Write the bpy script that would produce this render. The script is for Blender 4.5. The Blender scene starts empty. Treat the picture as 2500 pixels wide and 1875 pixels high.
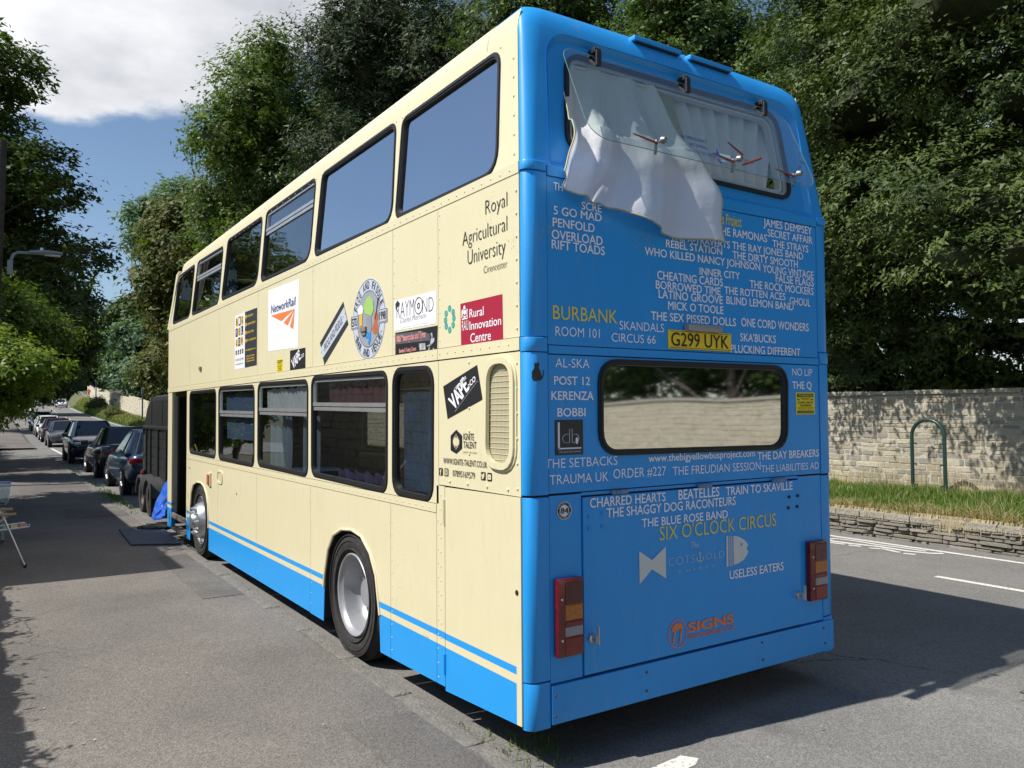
import bpy, bmesh, math, random
import numpy as np
from mathutils import Vector, Matrix
from mathutils.geometry import tessellate_polygon
PI = math.pi
scene = bpy.context.scene
C = scene.collection
# ------------------------------------------------------------------ camera, sky, sun, exposure
CAM = Vector((-2.29884, -3.40962, 1.85))
RX = Vector((0.83564995, -0.01336027, -0.54909987))
RY = Vector((-0.54922301, -0.03229466, -0.83505158))
RZ = Vector((-0.00657647, 0.99938909, -0.0343248))
cam_d = bpy.data.cameras.new('camera')
cam = bpy.data.objects.new('camera', cam_d); C.objects.link(cam)
cam.matrix_world = Matrix.Translation(CAM) @ Matrix((RX, RY, RZ)).to_4x4()
cam_d.sensor_width = 36.0; cam_d.lens = 1952.2238 / 2500 * 36.0
cam_d.clip_start = 0.05; cam_d.clip_end = 3000
scene.camera = cam
SUN_EL = math.radians(51.0)
SUN_DIR = Vector((0.9896 * math.cos(SUN_EL), -0.144 * math.cos(SUN_EL), -math.sin(SUN_EL)))   # way the light travels
scene.view_settings.view_transform = 'Standard'
scene.view_settings.look = 'None'
scene.view_settings.exposure = 0.28
scene.view_settings.gamma = 1.0
scene.view_settings.use_curve_mapping = False
scene.cycles.use_denoising = True
scene.cycles.max_bounces = 8
scene.cycles.transparent_max_bounces = 12
scene.cycles.sample_clamp_indirect = 6

def make_world():
    w = bpy.data.worlds.new('World'); scene.world = w; w.use_nodes = True
    nt = w.node_tree; nt.nodes.clear()
    N = nt.nodes.new; L = nt.links.new
    out = N('ShaderNodeOutputWorld'); bg = N('ShaderNodeBackground'); bg.inputs[1].default_value = 0.104
    sky = N('ShaderNodeTexSky'); sky.sky_type = 'NISHITA'; sky.sun_disc = False
    sky.sun_elevation = SUN_EL
    to_sun = -SUN_DIR
    sky.sun_rotation = math.atan2(to_sun.x, to_sun.y)
    sky.air_density = 1.0; sky.dust_density = 0.35; sky.ozone_density = 2.4
    tc = N('ShaderNodeTexCoord')
    # clouds: fractal noise on the view direction flattened towards the zenith
    sep = N('ShaderNodeSeparateXYZ'); L(tc.outputs['Generated'], sep.inputs[0])
    addz = N('ShaderNodeMath'); addz.operation = 'ADD'; addz.inputs[1].default_value = 0.22
    mx = N('ShaderNodeMath'); mx.operation = 'MAXIMUM'; mx.inputs[1].default_value = 0.0
    L(sep.outputs[2], mx.inputs[0]); L(mx.outputs[0], addz.inputs[0])
    dx = N('ShaderNodeMath'); dx.operation = 'DIVIDE'; L(sep.outputs[0], dx.inputs[0]); L(addz.outputs[0], dx.inputs[1])
    dy = N('ShaderNodeMath'); dy.operation = 'DIVIDE'; L(sep.outputs[1], dy.inputs[0]); L(addz.outputs[0], dy.inputs[1])
    cmb = N('ShaderNodeCombineXYZ'); L(dx.outputs[0], cmb.inputs[0]); L(dy.outputs[0], cmb.inputs[1])
    off = N('ShaderNodeVectorMath'); off.operation = 'ADD'; off.inputs[1].default_value = CLOUD_OFF
    L(cmb.outputs[0], off.inputs[0])
    n1 = N('ShaderNodeTexNoise'); n1.inputs['Scale'].default_value = 0.62; n1.inputs['Detail'].default_value = 11; n1.inputs['Roughness'].default_value = 0.60
    L(off.outputs[0], n1.inputs['Vector'])
    bias = None
    for cen, rad, amp in (((0.25, 1.20, 0), 0.80, 0.20), ((-0.80, 1.15, 0), 0.80, -0.30), ((0.30, 2.35, 0), 0.75, -0.26)):
        dn = N('ShaderNodeVectorMath'); dn.operation = 'DISTANCE'; dn.inputs[1].default_value = cen; L(cmb.outputs[0], dn.inputs[0])
        mr = N('ShaderNodeMapRange'); mr.interpolation_type = 'SMOOTHSTEP'; mr.inputs[1].default_value = 0.0; mr.inputs[2].default_value = rad; mr.inputs[3].default_value = amp; mr.inputs[4].default_value = 0.0
        L(dn.outputs['Value'], mr.inputs[0])
        ad = N('ShaderNodeMath'); ad.operation = 'ADD'; L(mr.outputs[0], ad.inputs[0])
        if bias is None: L(n1.outputs[0], ad.inputs[1])
        else: L(bias.outputs[0], ad.inputs[1])
        bias = ad
    r1 = N('ShaderNodeMapRange'); r1.interpolation_type = 'SMOOTHSTEP'; r1.inputs[1].default_value = 0.53; r1.inputs[2].default_value = 0.60
    L(bias.outputs[0], r1.inputs[0])
    n2 = N('ShaderNodeTexNoise'); n2.inputs['Scale'].default_value = 2.6; n2.inputs['Detail'].default_value = 6
    L(off.outputs[0], n2.inputs['Vector'])
    shade = N('ShaderNodeMapRange'); shade.inputs[1].default_value = 0.35; shade.inputs[2].default_value = 0.62; shade.inputs[3].default_value = 0.0; shade.inputs[4].default_value = 1.0
    L(n2.outputs[0], shade.inputs[0])
    cc = N('ShaderNodeMixRGB'); cc.inputs[1].default_value = (4.6, 4.75, 5.2, 1); cc.inputs[2].default_value = (8.8, 8.9, 9.1, 1)
    L(shade.outputs[0], cc.inputs[0])
    mix = N('ShaderNodeMixRGB'); L(r1.outputs[0], mix.inputs[0]); L(sky.outputs[0], mix.inputs[1]); L(cc.outputs[0], mix.inputs[2])
    L(mix.outputs[0], bg.inputs[0]); L(bg.outputs[0], out.inputs[0])
CLOUD_OFF = (3.7, 1.3, 0.0)
make_world()
sd = bpy.data.lights.new('sun', 'SUN'); sd.energy = 5.0; sd.angle = math.radians(0.53); sd.color = (1.0, 0.955, 0.88)
sun = bpy.data.objects.new('sun', sd); C.objects.link(sun)
sun.rotation_euler = SUN_DIR.to_track_quat('-Z', 'Y').to_euler()
sun.location = (-20, 5, 30)

# ------------------------------------------------------------------ measuring: photo pixel (2500x1875) -> real plane
def ray(px, py):
    v = Vector((px - 1250, -(py - 937.5), -1952.2238))
    return Vector((RX.dot(v), RY.dot(v), RZ.dot(v)))
def onX(px, py, x=0.0):
    r = ray(px, py); t = (x - CAM.x) / r.x; return CAM + t * r
def onY(px, py, y=0.0):
    r = ray(px, py); t = (y - CAM.y) / r.y; return CAM + t * r
def onZ(px, py, z=0.0):
    r = ray(px, py); t = (z - CAM.z) / r.z; return CAM + t * r
def SP(px, py):
    p = onX(px, py); return (p.y, p.z)
def RP(px, py):
    p = onY(px, py); return (p.x, p.z)
def crop(x0, y0, s):
    return lambda a, b: (x0 + a / s, y0 + b / s)

# ------------------------------------------------------------------ materials
MATS = {}
def nodes_of(m):
    m.use_nodes = True
    nt = m.node_tree; b = nt.nodes.get('Principled BSDF'); return nt, b
def mat(name, col, rough=0.5, metal=0.0, var=0.0, vscale=6.0, bump=0.0, bscale=40.0, coat=0.0, col2=None, detail=4.0, spec=None):
    if name in MATS: return MATS[name]
    m = bpy.data.materials.new(name); nt, b = nodes_of(m)
    b.inputs['Base Color'].default_value = (*col, 1); b.inputs['Roughness'].default_value = rough; b.inputs['Metallic'].default_value = metal
    if coat: b.inputs['Coat Weight'].default_value = coat; b.inputs['Coat Roughness'].default_value = 0.06
    if spec is not None: b.inputs['Specular IOR Level'].default_value = spec
    tc = nt.nodes.new('ShaderNodeTexCoord')
    if var or col2:
        n = nt.nodes.new('ShaderNodeTexNoise'); n.inputs['Scale'].default_value = vscale; n.inputs['Detail'].default_value = detail; n.inputs['Roughness'].default_value = 0.6
        nt.links.new(tc.outputs['Object'], n.inputs['Vector'])
        rg = nt.nodes.new('ShaderNodeMapRange'); rg.inputs[1].default_value = 0.3; rg.inputs[2].default_value = 0.7
        nt.links.new(n.outputs[0], rg.inputs[0])
        mx = nt.nodes.new('ShaderNodeMixRGB')
        a = col if col2 else tuple(c * (1 - var) for c in col)
        c2 = col2 if col2 else tuple(min(1, c * (1 + var)) for c in col)
        mx.inputs[1].default_value = (*a, 1); mx.inputs[2].default_value = (*c2, 1)
        nt.links.new(rg.outputs[0], mx.inputs[0]); nt.links.new(mx.outputs[0], b.inputs['Base Color'])
    if bump:
        n = nt.nodes.new('ShaderNodeTexNoise'); n.inputs['Scale'].default_value = bscale; n.inputs['Detail'].default_value = 5
        nt.links.new(tc.outputs['Object'], n.inputs['Vector'])
        bp = nt.nodes.new('ShaderNodeBump'); bp.inputs['Strength'].default_value = bump; bp.inputs['Distance'].default_value = 0.02
        nt.links.new(n.outputs[0], bp.inputs['Height']); nt.links.new(bp.outputs[0], b.inputs['Normal'])
    MATS[name] = m; return m
def glass(name, tint, base, rough=0.008, wob=0.09):
    if name in MATS: return MATS[name]
    m = bpy.data.materials.new(name); m.use_nodes = True; nt = m.node_tree; nt.nodes.clear(); N = nt.nodes.new; L = nt.links.new
    o = N('ShaderNodeOutputMaterial'); t = N('ShaderNodeBsdfTransparent'); t.inputs[0].default_value = (*tint, 1)
    g = N('ShaderNodeBsdfGlossy'); g.inputs['Roughness'].default_value = rough; g.inputs[0].default_value = (0.95, 0.97, 1, 1)
    f = N('ShaderNodeFresnel'); ge = N('ShaderNodeNewGeometry'); io = N('ShaderNodeMapRange'); io.inputs[3].default_value = 1.52; io.inputs[4].default_value = 1 / 1.52
    L(ge.outputs['Backfacing'], io.inputs[0]); L(io.outputs[0], f.inputs[0])      # a thin pane reflects alike from both sides
    ma = N('ShaderNodeMath'); ma.operation = 'MULTIPLY_ADD'; ma.inputs[1].default_value = 1.25 * (1 - base); ma.inputs[2].default_value = base; ma.use_clamp = True
    tc = N('ShaderNodeTexCoord'); n = N('ShaderNodeTexNoise'); n.inputs['Scale'].default_value = 1.3; n.inputs['Detail'].default_value = 1
    L(tc.outputs['Object'], n.inputs['Vector']); bp = N('ShaderNodeBump'); bp.inputs['Strength'].default_value = wob; bp.inputs['Distance'].default_value = 0.04
    L(n.outputs[0], bp.inputs['Height']); L(bp.outputs[0], g.inputs['Normal'])
    L(f.outputs[0], ma.inputs[0]); mx = N('ShaderNodeMixShader'); L(ma.outputs[0], mx.inputs[0]); L(t.outputs[0], mx.inputs[1]); L(g.outputs[0], mx.inputs[2]); L(mx.outputs[0], o.inputs[0])
    MATS[name] = m; return m
def leafmat(name, c1, c2, trans=0.35, rough=0.5):
    if name in MATS: return MATS[name]
    m = bpy.data.materials.new(name); nt, b = nodes_of(m)
    at = nt.nodes.new('ShaderNodeAttribute'); at.attribute_name = 'tint'
    mx = nt.nodes.new('ShaderNodeMixRGB'); mx.inputs[1].default_value = (*c1, 1); mx.inputs[2].default_value = (*c2, 1)
    nt.links.new(at.outputs['Fac'], mx.inputs[0]); nt.links.new(mx.outputs[0], b.inputs['Base Color'])
    b.inputs['Roughness'].default_value = rough; b.inputs['Specular IOR Level'].default_value = 0.22
    tr = nt.nodes.new('ShaderNodeBsdfTranslucent'); g = nt.nodes.new('ShaderNodeMixRGB'); g.blend_type = 'MULTIPLY'; g.inputs[0].default_value = 1
    g.inputs[2].default_value = (1.3, 1.5, 0.5, 1); nt.links.new(mx.outputs[0], g.inputs[1]); nt.links.new(g.outputs[0], tr.inputs[0])
    ms = nt.nodes.new('ShaderNodeMixShader'); ms.inputs[0].default_value = trans
    o = nt.nodes['Material Output']; nt.links.new(b.outputs[0], ms.inputs[1]); nt.links.new(tr.outputs[0], ms.inputs[2]); nt.links.new(ms.outputs[0], o.inputs[0])
    MATS[name] = m; return m

CREAM = (0.69, 0.628, 0.412); BLUE = (0.012, 0.30, 0.76)
def paint_nodes(name, base, stripes):
    """bodywork enamel: cream with level blue bands (stripes), fine dirt streaks and chips"""
    m = bpy.data.materials.new(name); nt, b = nodes_of(m); N = nt.nodes.new; L = nt.links.new
    tc = N('ShaderNodeTexCoord'); sep = N('ShaderNodeSeparateXYZ'); L(tc.outputs['Object'], sep.inputs[0])
    # broad fading + vertical dirt streaks
    mp = N('ShaderNodeMapping'); mp.inputs['Scale'].default_value = (6, 6, 0.7); L(tc.outputs['Object'], mp.inputs[0])
    n = N('ShaderNodeTexNoise'); n.inputs['Scale'].default_value = 2.0; n.inputs['Detail'].default_value = 7; n.inputs['Roughness'].default_value = 0.65; L(mp.outputs[0], n.inputs['Vector'])
    rg = N('ShaderNodeMapRange'); rg.inputs[1].default_value = 0.35; rg.inputs[2].default_value = 0.75; L(n.outputs[0], rg.inputs[0])
    dirt = N('ShaderNodeMixRGB'); dirt.inputs[1].default_value = (*base, 1); dirt.inputs[2].default_value = (*[c * 0.965 for c in base], 1); L(rg.outputs[0], dirt.inputs[0])
    n3 = N('ShaderNodeTexNoise'); n3.inputs['Scale'].default_value = 95; n3.inputs['Detail'].default_value = 2; L(tc.outputs['Object'], n3.inputs['Vector'])
    n4 = N('ShaderNodeTexNoise'); n4.inputs['Scale'].default_value = 3.1; n4.inputs['Detail'].default_value = 2; L(tc.outputs['Object'], n4.inputs['Vector'])
    mm = N('ShaderNodeMath'); mm.operation = 'MULTIPLY'; L(n3.outputs[0], mm.inputs[0]); L(n4.outputs[0], mm.inputs[1])
    sp = N('ShaderNodeMapRange'); sp.inputs[1].default_value = 0.445; sp.inputs[2].default_value = 0.47; L(mm.outputs[0], sp.inputs[0])
    chip = N('ShaderNodeMixRGB'); chip.inputs[2].default_value = (0.30, 0.25, 0.17, 1); L(sp.outputs[0], chip.inputs[0]); L(dirt.outputs[0], chip.inputs[1])
    # hair scratches and a dull film of road dirt with its own blotches
    mp3_ = N('ShaderNodeMapping'); mp3_.inputs['Scale'].default_value = (14, 14, 3.0); mp3_.inputs['Rotation'].default_value = (0.5, 0.35, 0); L(tc.outputs['Object'], mp3_.inputs[0])
    sv_ = N('ShaderNodeTexNoise'); sv_.inputs['Scale'].default_value = 1.6; sv_.inputs['Detail'].default_value = 9; sv_.inputs['Roughness'].default_value = 0.75; L(mp3_.outputs[0], sv_.inputs['Vector'])
    sr_ = N('ShaderNodeMapRange'); sr_.inputs[1].default_value = 0.58; sr_.inputs[2].default_value = 0.76; sr_.inputs[4].default_value = 0.42; L(sv_.outputs[0], sr_.inputs[0])
    film = N('ShaderNodeMixRGB'); film.inputs[2].default_value = (0.33, 0.31, 0.27, 1); L(sr_.outputs[0], film.inputs[0]); L(chip.outputs[0], film.inputs[1]); chip = film
    col = chip
    if stripes:
        tot = None
        for z0, z1, y0 in stripes:
            a = N('ShaderNodeMath'); a.operation = 'GREATER_THAN'; a.inputs[1].default_value = z0; L(sep.outputs[2], a.inputs[0])
            c = N('ShaderNodeMath'); c.operation = 'LESS_THAN'; c.inputs[1].default_value = z1; L(sep.outputs[2], c.inputs[0])
            d = N('ShaderNodeMath'); d.operation = 'MULTIPLY'; L(a.outputs[0], d.inputs[0]); L(c.outputs[0], d.inputs[1])
            e = N('ShaderNodeMath'); e.operation = 'GREATER_THAN'; e.inputs[1].default_value = y0; L(sep.outputs[1], e.inputs[0])
            g = N('ShaderNodeMath'); g.operation = 'MULTIPLY'; L(d.outputs[0], g.inputs[0]); L(e.outputs[0], g.inputs[1])
            if tot is None: tot = g
            else:
                s = N('ShaderNodeMath'); s.operation = 'ADD'; s.use_clamp = True; L(tot.outputs[0], s.inputs[0]); L(g.outputs[0], s.inputs[1]); tot = s
        st = N('ShaderNodeMixRGB'); st.inputs[2].default_value = (*BLUE, 1); L(tot.outputs[0], st.inputs[0]); L(chip.outputs[0], st.inputs[1]); col = st
    L(col.outputs[0], b.inputs['Base Color']); rr2 = N('ShaderNodeMapRange'); rr2.inputs[3].default_value = 0.34; rr2.inputs[4].default_value = 0.58; L(n.outputs[0], rr2.inputs[0]); L(rr2.outputs[0], b.inputs['Roughness'])
    b.inputs['Coat Weight'].default_value = 0.18; b.inputs['Coat Roughness'].default_value = 0.12
    mp2 = N('ShaderNodeTexNoise'); mp2.inputs['Scale'].default_value = 2.2; mp2.inputs['Detail'].default_value = 1.0; L(tc.outputs['Object'], mp2.inputs['Vector'])
    bp = N('ShaderNodeBump'); bp.inputs['Strength'].default_value = 0.45; bp.inputs['Distance'].default_value = 0.02; L(mp2.outputs[0], bp.inputs['Height']); L(bp.outputs[0], b.inputs['Normal'])
    MATS[name] = m; return m
M_SIDE = paint_nodes('side_enamel', CREAM, [(-1, 0.458, 0.045), (0.502, 0.542, 0.045)])
M_CREAM = paint_nodes('cream_enamel', CREAM, None)
M_BLUE = paint_nodes('blue_enamel', BLUE, None)
M_RUB = mat('black_rubber', (0.012, 0.012, 0.013), 0.55, bump=0.05)
M_DARK = mat('dark_interior', (0.02, 0.021, 0.023), 0.8)
M_ALU = mat('aluminium_trim', (0.62, 0.63, 0.64), 0.35, 0.75, var=0.1)
M_STEEL = mat('worn_steel', (0.5, 0.5, 0.5), 0.35, 0.8, var=0.25, vscale=20)
M_RIM = mat('silver_wheel_paint', (0.36, 0.37, 0.39), 0.40, 0.35, var=0.12, vscale=9)
M_TYRE = mat('tyre_rubber', (0.028, 0.027, 0.027), 0.85, var=0.35, vscale=14, bump=0.25, bscale=60)
M_WHITE = mat('white_vinyl', (0.80, 0.80, 0.84), 0.4)
M_LET = mat('white_lettering', (0.87, 0.88, 0.93), 0.45)
M_YLET = mat('yellow_lettering', (0.80, 0.66, 0.06), 0.45)
M_BLK = mat('black_vinyl', (0.018, 0.018, 0.02), 0.45)
M_GREY = mat('grey_print', (0.10, 0.10, 0.10), 0.5)
M_YEL = mat('yellow_vinyl', (0.80, 0.66, 0.02), 0.45)
M_RED = mat('crimson_vinyl', (0.36, 0.018, 0.045), 0.4)
M_ORA = mat('orange_vinyl', (0.78, 0.20, 0.05), 0.45)
M_NAVY = mat('navy_print', (0.03, 0.05, 0.20), 0.45)
M_TEAL = mat('teal_vinyl', (0.05, 0.33, 0.28), 0.45)
M_LGREY = mat('pale_grey_vinyl', (0.50, 0.54, 0.62), 0.45)
M_MGREY = mat('mid_grey_vinyl', (0.26, 0.28, 0.32), 0.45)
M_PLATE = mat('yellow_number_plate', (0.88, 0.62, 0.03), 0.35)

# ------------------------------------------------------------------ object helpers
def link(name, me, m=None, parent=None, label=None, kind=None, smooth=False):
    o = bpy.data.objects.new(name, me); C.objects.link(o)
    if m is not None:
        for k in (m if isinstance(m, (list, tuple)) else [m]): me.materials.append(k)
    if parent is not None: o.parent = parent
    if label: o['label'] = label
    if kind: o['kind'] = kind
    if smooth:
        me.polygons.foreach_set('use_smooth', [True] * len(me.polygons))
        if smooth != 'all':
            try: me.set_sharp_from_angle(angle=math.radians(35))
            except Exception: pass
    return o
def obj(name, verts, faces, m=None, parent=None, label=None, kind=None, smooth=False):
    me = bpy.data.meshes.new(name); me.from_pydata([tuple(v) for v in verts], [], faces); me.update()
    return link(name, me, m, parent, label, kind, smooth)
def bobj(name, bm, m=None, parent=None, label=None, kind=None, smooth=False, recalc=True):
    if recalc: bmesh.ops.recalc_face_normals(bm, faces=bm.faces)
    me = bpy.data.meshes.new(name); bm.to_mesh(me); bm.free()
    return link(name, me, m, parent, label, kind, smooth)
def thing(name, label, cat, loc=(0, 0, 0), rz=0.0, group=None):
    o = bpy.data.objects.new(name, None); C.objects.link(o); o.empty_display_size = 0.3
    o.location = loc; o.rotation_euler = (0, 0, rz); o['label'] = label; o['category'] = cat
    if group: o['group'] = group
    return o
def tag(o, label, cat, group=None):
    o['label'] = label; o['category'] = cat
    if group: o['group'] = group
    return o
def structure(o): o['kind'] = 'structure'; return o
def box(bm, x0, x1, y0, y1, z0, z1, M=None, bev=0.0):
    vs = [bm.verts.new((x, y, z)) for x in (x0, x1) for y in (y0, y1) for z in (z0, z1)]
    fs = [(0, 1, 3, 2), (4, 6, 7, 5), (0, 4, 5, 1), (2, 3, 7, 6), (0, 2, 6, 4), (1, 5, 7, 3)]
    ff = [bm.faces.new([vs[i] for i in f]) for f in fs]
    if bev:
        es = list({e for f in ff for e in f.edges})
        r = bmesh.ops.bevel(bm, geom=es, offset=bev, segments=2, affect='EDGES', profile=0.6)
        vs = list({v for f in r['faces'] for v in f.verts} | {v for v in vs if v.is_valid})
    if M is not None:
        for v in vs: v.co = M @ v.co
    return vs
def tube(bm, pts, radii, seg=8, cap=True):
    pts = [Vector(p) for p in pts]
    if not isinstance(radii, (list, tuple)): radii = [radii] * len(pts)
    rings = []; ref = None
    for i, p in enumerate(pts):
        d = (pts[min(i + 1, len(pts) - 1)] - pts[max(i - 1, 0)]).normalized()
        if ref is None:
            ref = Vector((0, 0, 1)) if abs(d.z) < 0.9 else Vector((1, 0, 0))
        a = (ref - d * ref.dot(d)).normalized(); ref = a; b = d.cross(a)
        rings.append([bm.verts.new(p + radii[i] * (math.cos(2 * PI * k / seg) * a + math.sin(2 * PI * k / seg) * b)) for k in range(seg)])
    for r0, r1 in zip(rings, rings[1:]):
        for k in range(seg): bm.faces.new((r0[k], r0[(k + 1) % seg], r1[(k + 1) % seg], r1[k]))
    if cap: bm.faces.new(rings[0][::-1]); bm.faces.new(rings[-1])
def lathe(bm, prof, seg=48, axis='X', c=(0, 0, 0), closed=False):
    c = Vector(c); rings = []
    for r, h in prof:
        ring = []
        for k in range(seg):
            a = 2 * PI * k / seg; u, v = r * math.cos(a), r * math.sin(a)
            p = Vector((h, u, v)) if axis == 'X' else (Vector((u, h, v)) if axis == 'Y' else Vector((u, v, h)))
            ring.append(bm.verts.new(c + p))
        rings.append(ring)
    if closed: rings.append(rings[0])
    for r0, r1 in zip(rings, rings[1:]):
        for k in range(seg): bm.faces.new((r0[k], r0[(k + 1) % seg], r1[(k + 1) % seg], r1[k]))
def rquad(cs, r=0.09, n=5):
    out = []; k = len(cs)
    if not isinstance(r, (list, tuple)): r = [r] * k
    for i in range(k):
        p = Vector(cs[i]); a = Vector(cs[i - 1]); b = Vector(cs[(i + 1) % k])
        pa = p + (a - p).normalized() * min(r[i], (a - p).length * 0.49); pb = p + (b - p).normalized() * min(r[i], (b - p).length * 0.49)
        for j in range(n + 1):
            t = j / n; w = 0.85
            q = ((1 - t) ** 2 * pa + 2 * t * (1 - t) * w * p + t * t * pb) / ((1 - t) ** 2 + 2 * t * (1 - t) * w + t * t)
            out.append((q.x, q.y))
    return out
def inset(poly, t):
    n = len(poly); area = sum(poly[i][0] * poly[(i + 1) % n][1] - poly[(i + 1) % n][0] * poly[i][1] for i in range(n))
    s = 1 if area > 0 else -1; out = []
    for i in range(n):
        p = Vector(poly[i]); a = Vector(poly[i - 1]); b = Vector(poly[(i + 1) % n])
        d1 = (p - a); d2 = (b - p)
        if d1.length < 1e-6: d1 = d2
        if d2.length < 1e-6: d2 = d1
        d1.normalize(); d2.normalize()
        nn = Vector((-d1.y - d2.y, d1.x + d2.x)); nn = nn.normalized() if nn.length > 1e-6 else Vector((-d1.y, d1.x))
        k = max(0.5, nn.dot(Vector((-d1.y, d1.x))))
        q = p + nn * (t * s / k); out.append((q.x, q.y))
    return out
def side_map(x): return lambda a, b, d: Vector((x + d, a, b))        # a = y, b = z, d = depth inwards
def right_map(x): return lambda a, b, d: Vector((x - d, a, b))
def rear_map(y): return lambda a, b, d: Vector((a, y + d, b))        # a = x, b = z
def plate_bm(bm, outer, holes, mp, d0, d1):
    loops = [outer] + list(holes)
    flat = [p for l in loops for p in l]
    tris = tessellate_polygon([[Vector((p[0], p[1], 0)) for p in l] for l in loops])
    va = [bm.verts.new(mp(p[0], p[1], d0)) for p in flat]; vb = [bm.verts.new(mp(p[0], p[1], d1)) for p in flat]
    for t in tris:
        for vs in (va, vb):
            try: bm.faces.new([vs[i] for i in t])
            except ValueError: pass
    k = 0
    for l in loops:
        n = len(l)
        for i in range(n):
            j = (i + 1) % n
            try: bm.faces.new((va[k + i], va[k + j], vb[k + j], vb[k + i]))
            except ValueError: pass
        k += n
def plate(name, outer, holes, mp, d0, d1, m, parent, label=None):
    bm = bmesh.new(); plate_bm(bm, outer, holes, mp, d0, d1)
    return bobj(name, bm, m, parent, label)
def ring_bm(bm, A, B, mp, d0, d1):
    n = len(A); rows = [[bm.verts.new(mp(p[0], p[1], d)) for p in L_] for L_, d in ((A, d1), (A, d0), (B, d0), (B, d1))]
    for r0, r1 in ((0, 1), (1, 2), (2, 3), (3, 0)):
        for i in range(n):
            j = (i + 1) % n; bm.faces.new((rows[r0][i], rows[r0][j], rows[r1][j], rows[r1][i]))
def sheet(name, poly, mp, d, m, parent, label=None):
    vs = [mp(p[0], p[1], d) for p in poly]
    tris = tessellate_polygon([[Vector((p[0], p[1], 0)) for p in poly]])
    return obj(name, vs, [tuple(t) for t in tris], m, parent, label)
def ell(c, rx, ry, n=28, a0=0.0, a1=2 * PI):
    return [(c[0] + rx * math.cos(a0 + (a1 - a0) * k / n), c[1] + ry * math.sin(a0 + (a1 - a0) * k / n)) for k in range(n if a1 - a0 > 6.2 else n + 1)]

# lettering: flat vinyl cut from the built-in font
_fc = {}
def glyphs(s, bold=0.0, shear=0.0, space=1.0):
    key = (s, bold, shear, space)
    if key not in _fc:
        cu = bpy.data.curves.new('lettering', 'FONT'); cu.body = s; cu.size = 1.0; cu.resolution_u = 3; cu.offset = bold; cu.shear = shear; cu.space_character = space
        o = bpy.data.objects.new('tmp', cu); C.objects.link(o)
        dg = bpy.context.evaluated_depsgraph_get(); dg.update()
        me = bpy.data.meshes.new_from_object(o.evaluated_get(dg))
        v = np.zeros(len(me.vertices) * 3); me.vertices.foreach_get('co', v); v = v.reshape(-1, 3)
        f = [tuple(p.vertices) for p in me.polygons]
        bpy.data.objects.remove(o); bpy.data.curves.remove(cu); bpy.data.meshes.remove(me)
        _fc[key] = (v, f)
    return _fc[key]
CAPH = None
def text(s, p0, ux, uy, width, cap, m, parent, bold=0.0, shear=0.0, space=1.0, mirror=False, name='lettering', label=None):
    """p0 = left end of the baseline, ux / uy = reading and up directions, width and cap height in metres"""
    global CAPH
    if CAPH is None:
        hv, _ = glyphs('H'); CAPH = hv[:, 1].max() - hv[:, 1].min()
    extra = 0.0
    if bold > 0.012: extra = (bold - 0.004) * 0.9; bold = 0.0
    v, f = glyphs(s, bold, shear, space)
    if extra:                                            # heavier strokes: shifted copies a hair apart in depth
        n0 = len(v); vv = []; ff = []
        for k, (ex, ey) in enumerate(((-extra, 0), (extra, 0), (0, extra * 0.6), (0, -extra * 0.6))):
            w_ = v.copy(); w_[:, 0] += ex; w_[:, 1] += ey; w_[:, 2] = (k + 1) * 0.00022; vv.append(w_); ff += [tuple(i + k * n0 for i in q) for q in f]
        v = np.concatenate(vv); f = ff
    x0, x1 = v[:, 0].min(), v[:, 0].max()
    sx = width / max(1e-6, x1 - x0); sy = cap / CAPH
    p0 = Vector(p0); ux = Vector(ux); uy = Vector(uy); nn = ux.cross(uy).normalized() * (-1 if mirror else 1)
    if mirror: vs = [p0 + ux * ((x1 - a[0]) * sx) + uy * (a[1] * sy) + nn * a[2] for a in v]
    else: vs = [p0 + ux * ((a[0] - x0) * sx) + uy * (a[1] * sy) + nn * a[2] for a in v]
    return obj(name, vs, f, m, parent, label)
def rtext(s, cr, L, top, base, R, m=None, bold=0.018, y=-0.004, **k):
    """text on the bus rear, measured as left x, cap top y, baseline y at the left end and right x"""
    a = onY(*cr(L, base), 0.0); b = onY(*cr(L, top), 0.0); c = onY(*cr(R, base), 0.0)
    k.setdefault('parent', BUS)
    return text(s, (a.x, y, a.z), (1, 0, 0), (0, 0, 1), c.x - a.x, b.z - a.z, m or M_LET, bold=bold, **k)
def stext(s, cr, L, top, base, R, m, bold=0.0, x=-0.004, **k):
    a = onX(*cr(L, base)); b = onX(*cr(L, top)); c = onX(*cr(R, base))
    k.setdefault('parent', BUS)
    return text(s, (x, a.y, a.z), (0, -1, 0), (0, 0, 1), a.y - c.y, b.z - a.z, m, bold=bold, **k)
def syz(cr, pts): return [SP(*cr(a, b)) for a, b in pts]
def rxz(cr, pts): return [RP(*cr(a, b)) for a, b in pts]
random.seed(7); rng = np.random.default_rng(7)
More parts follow.
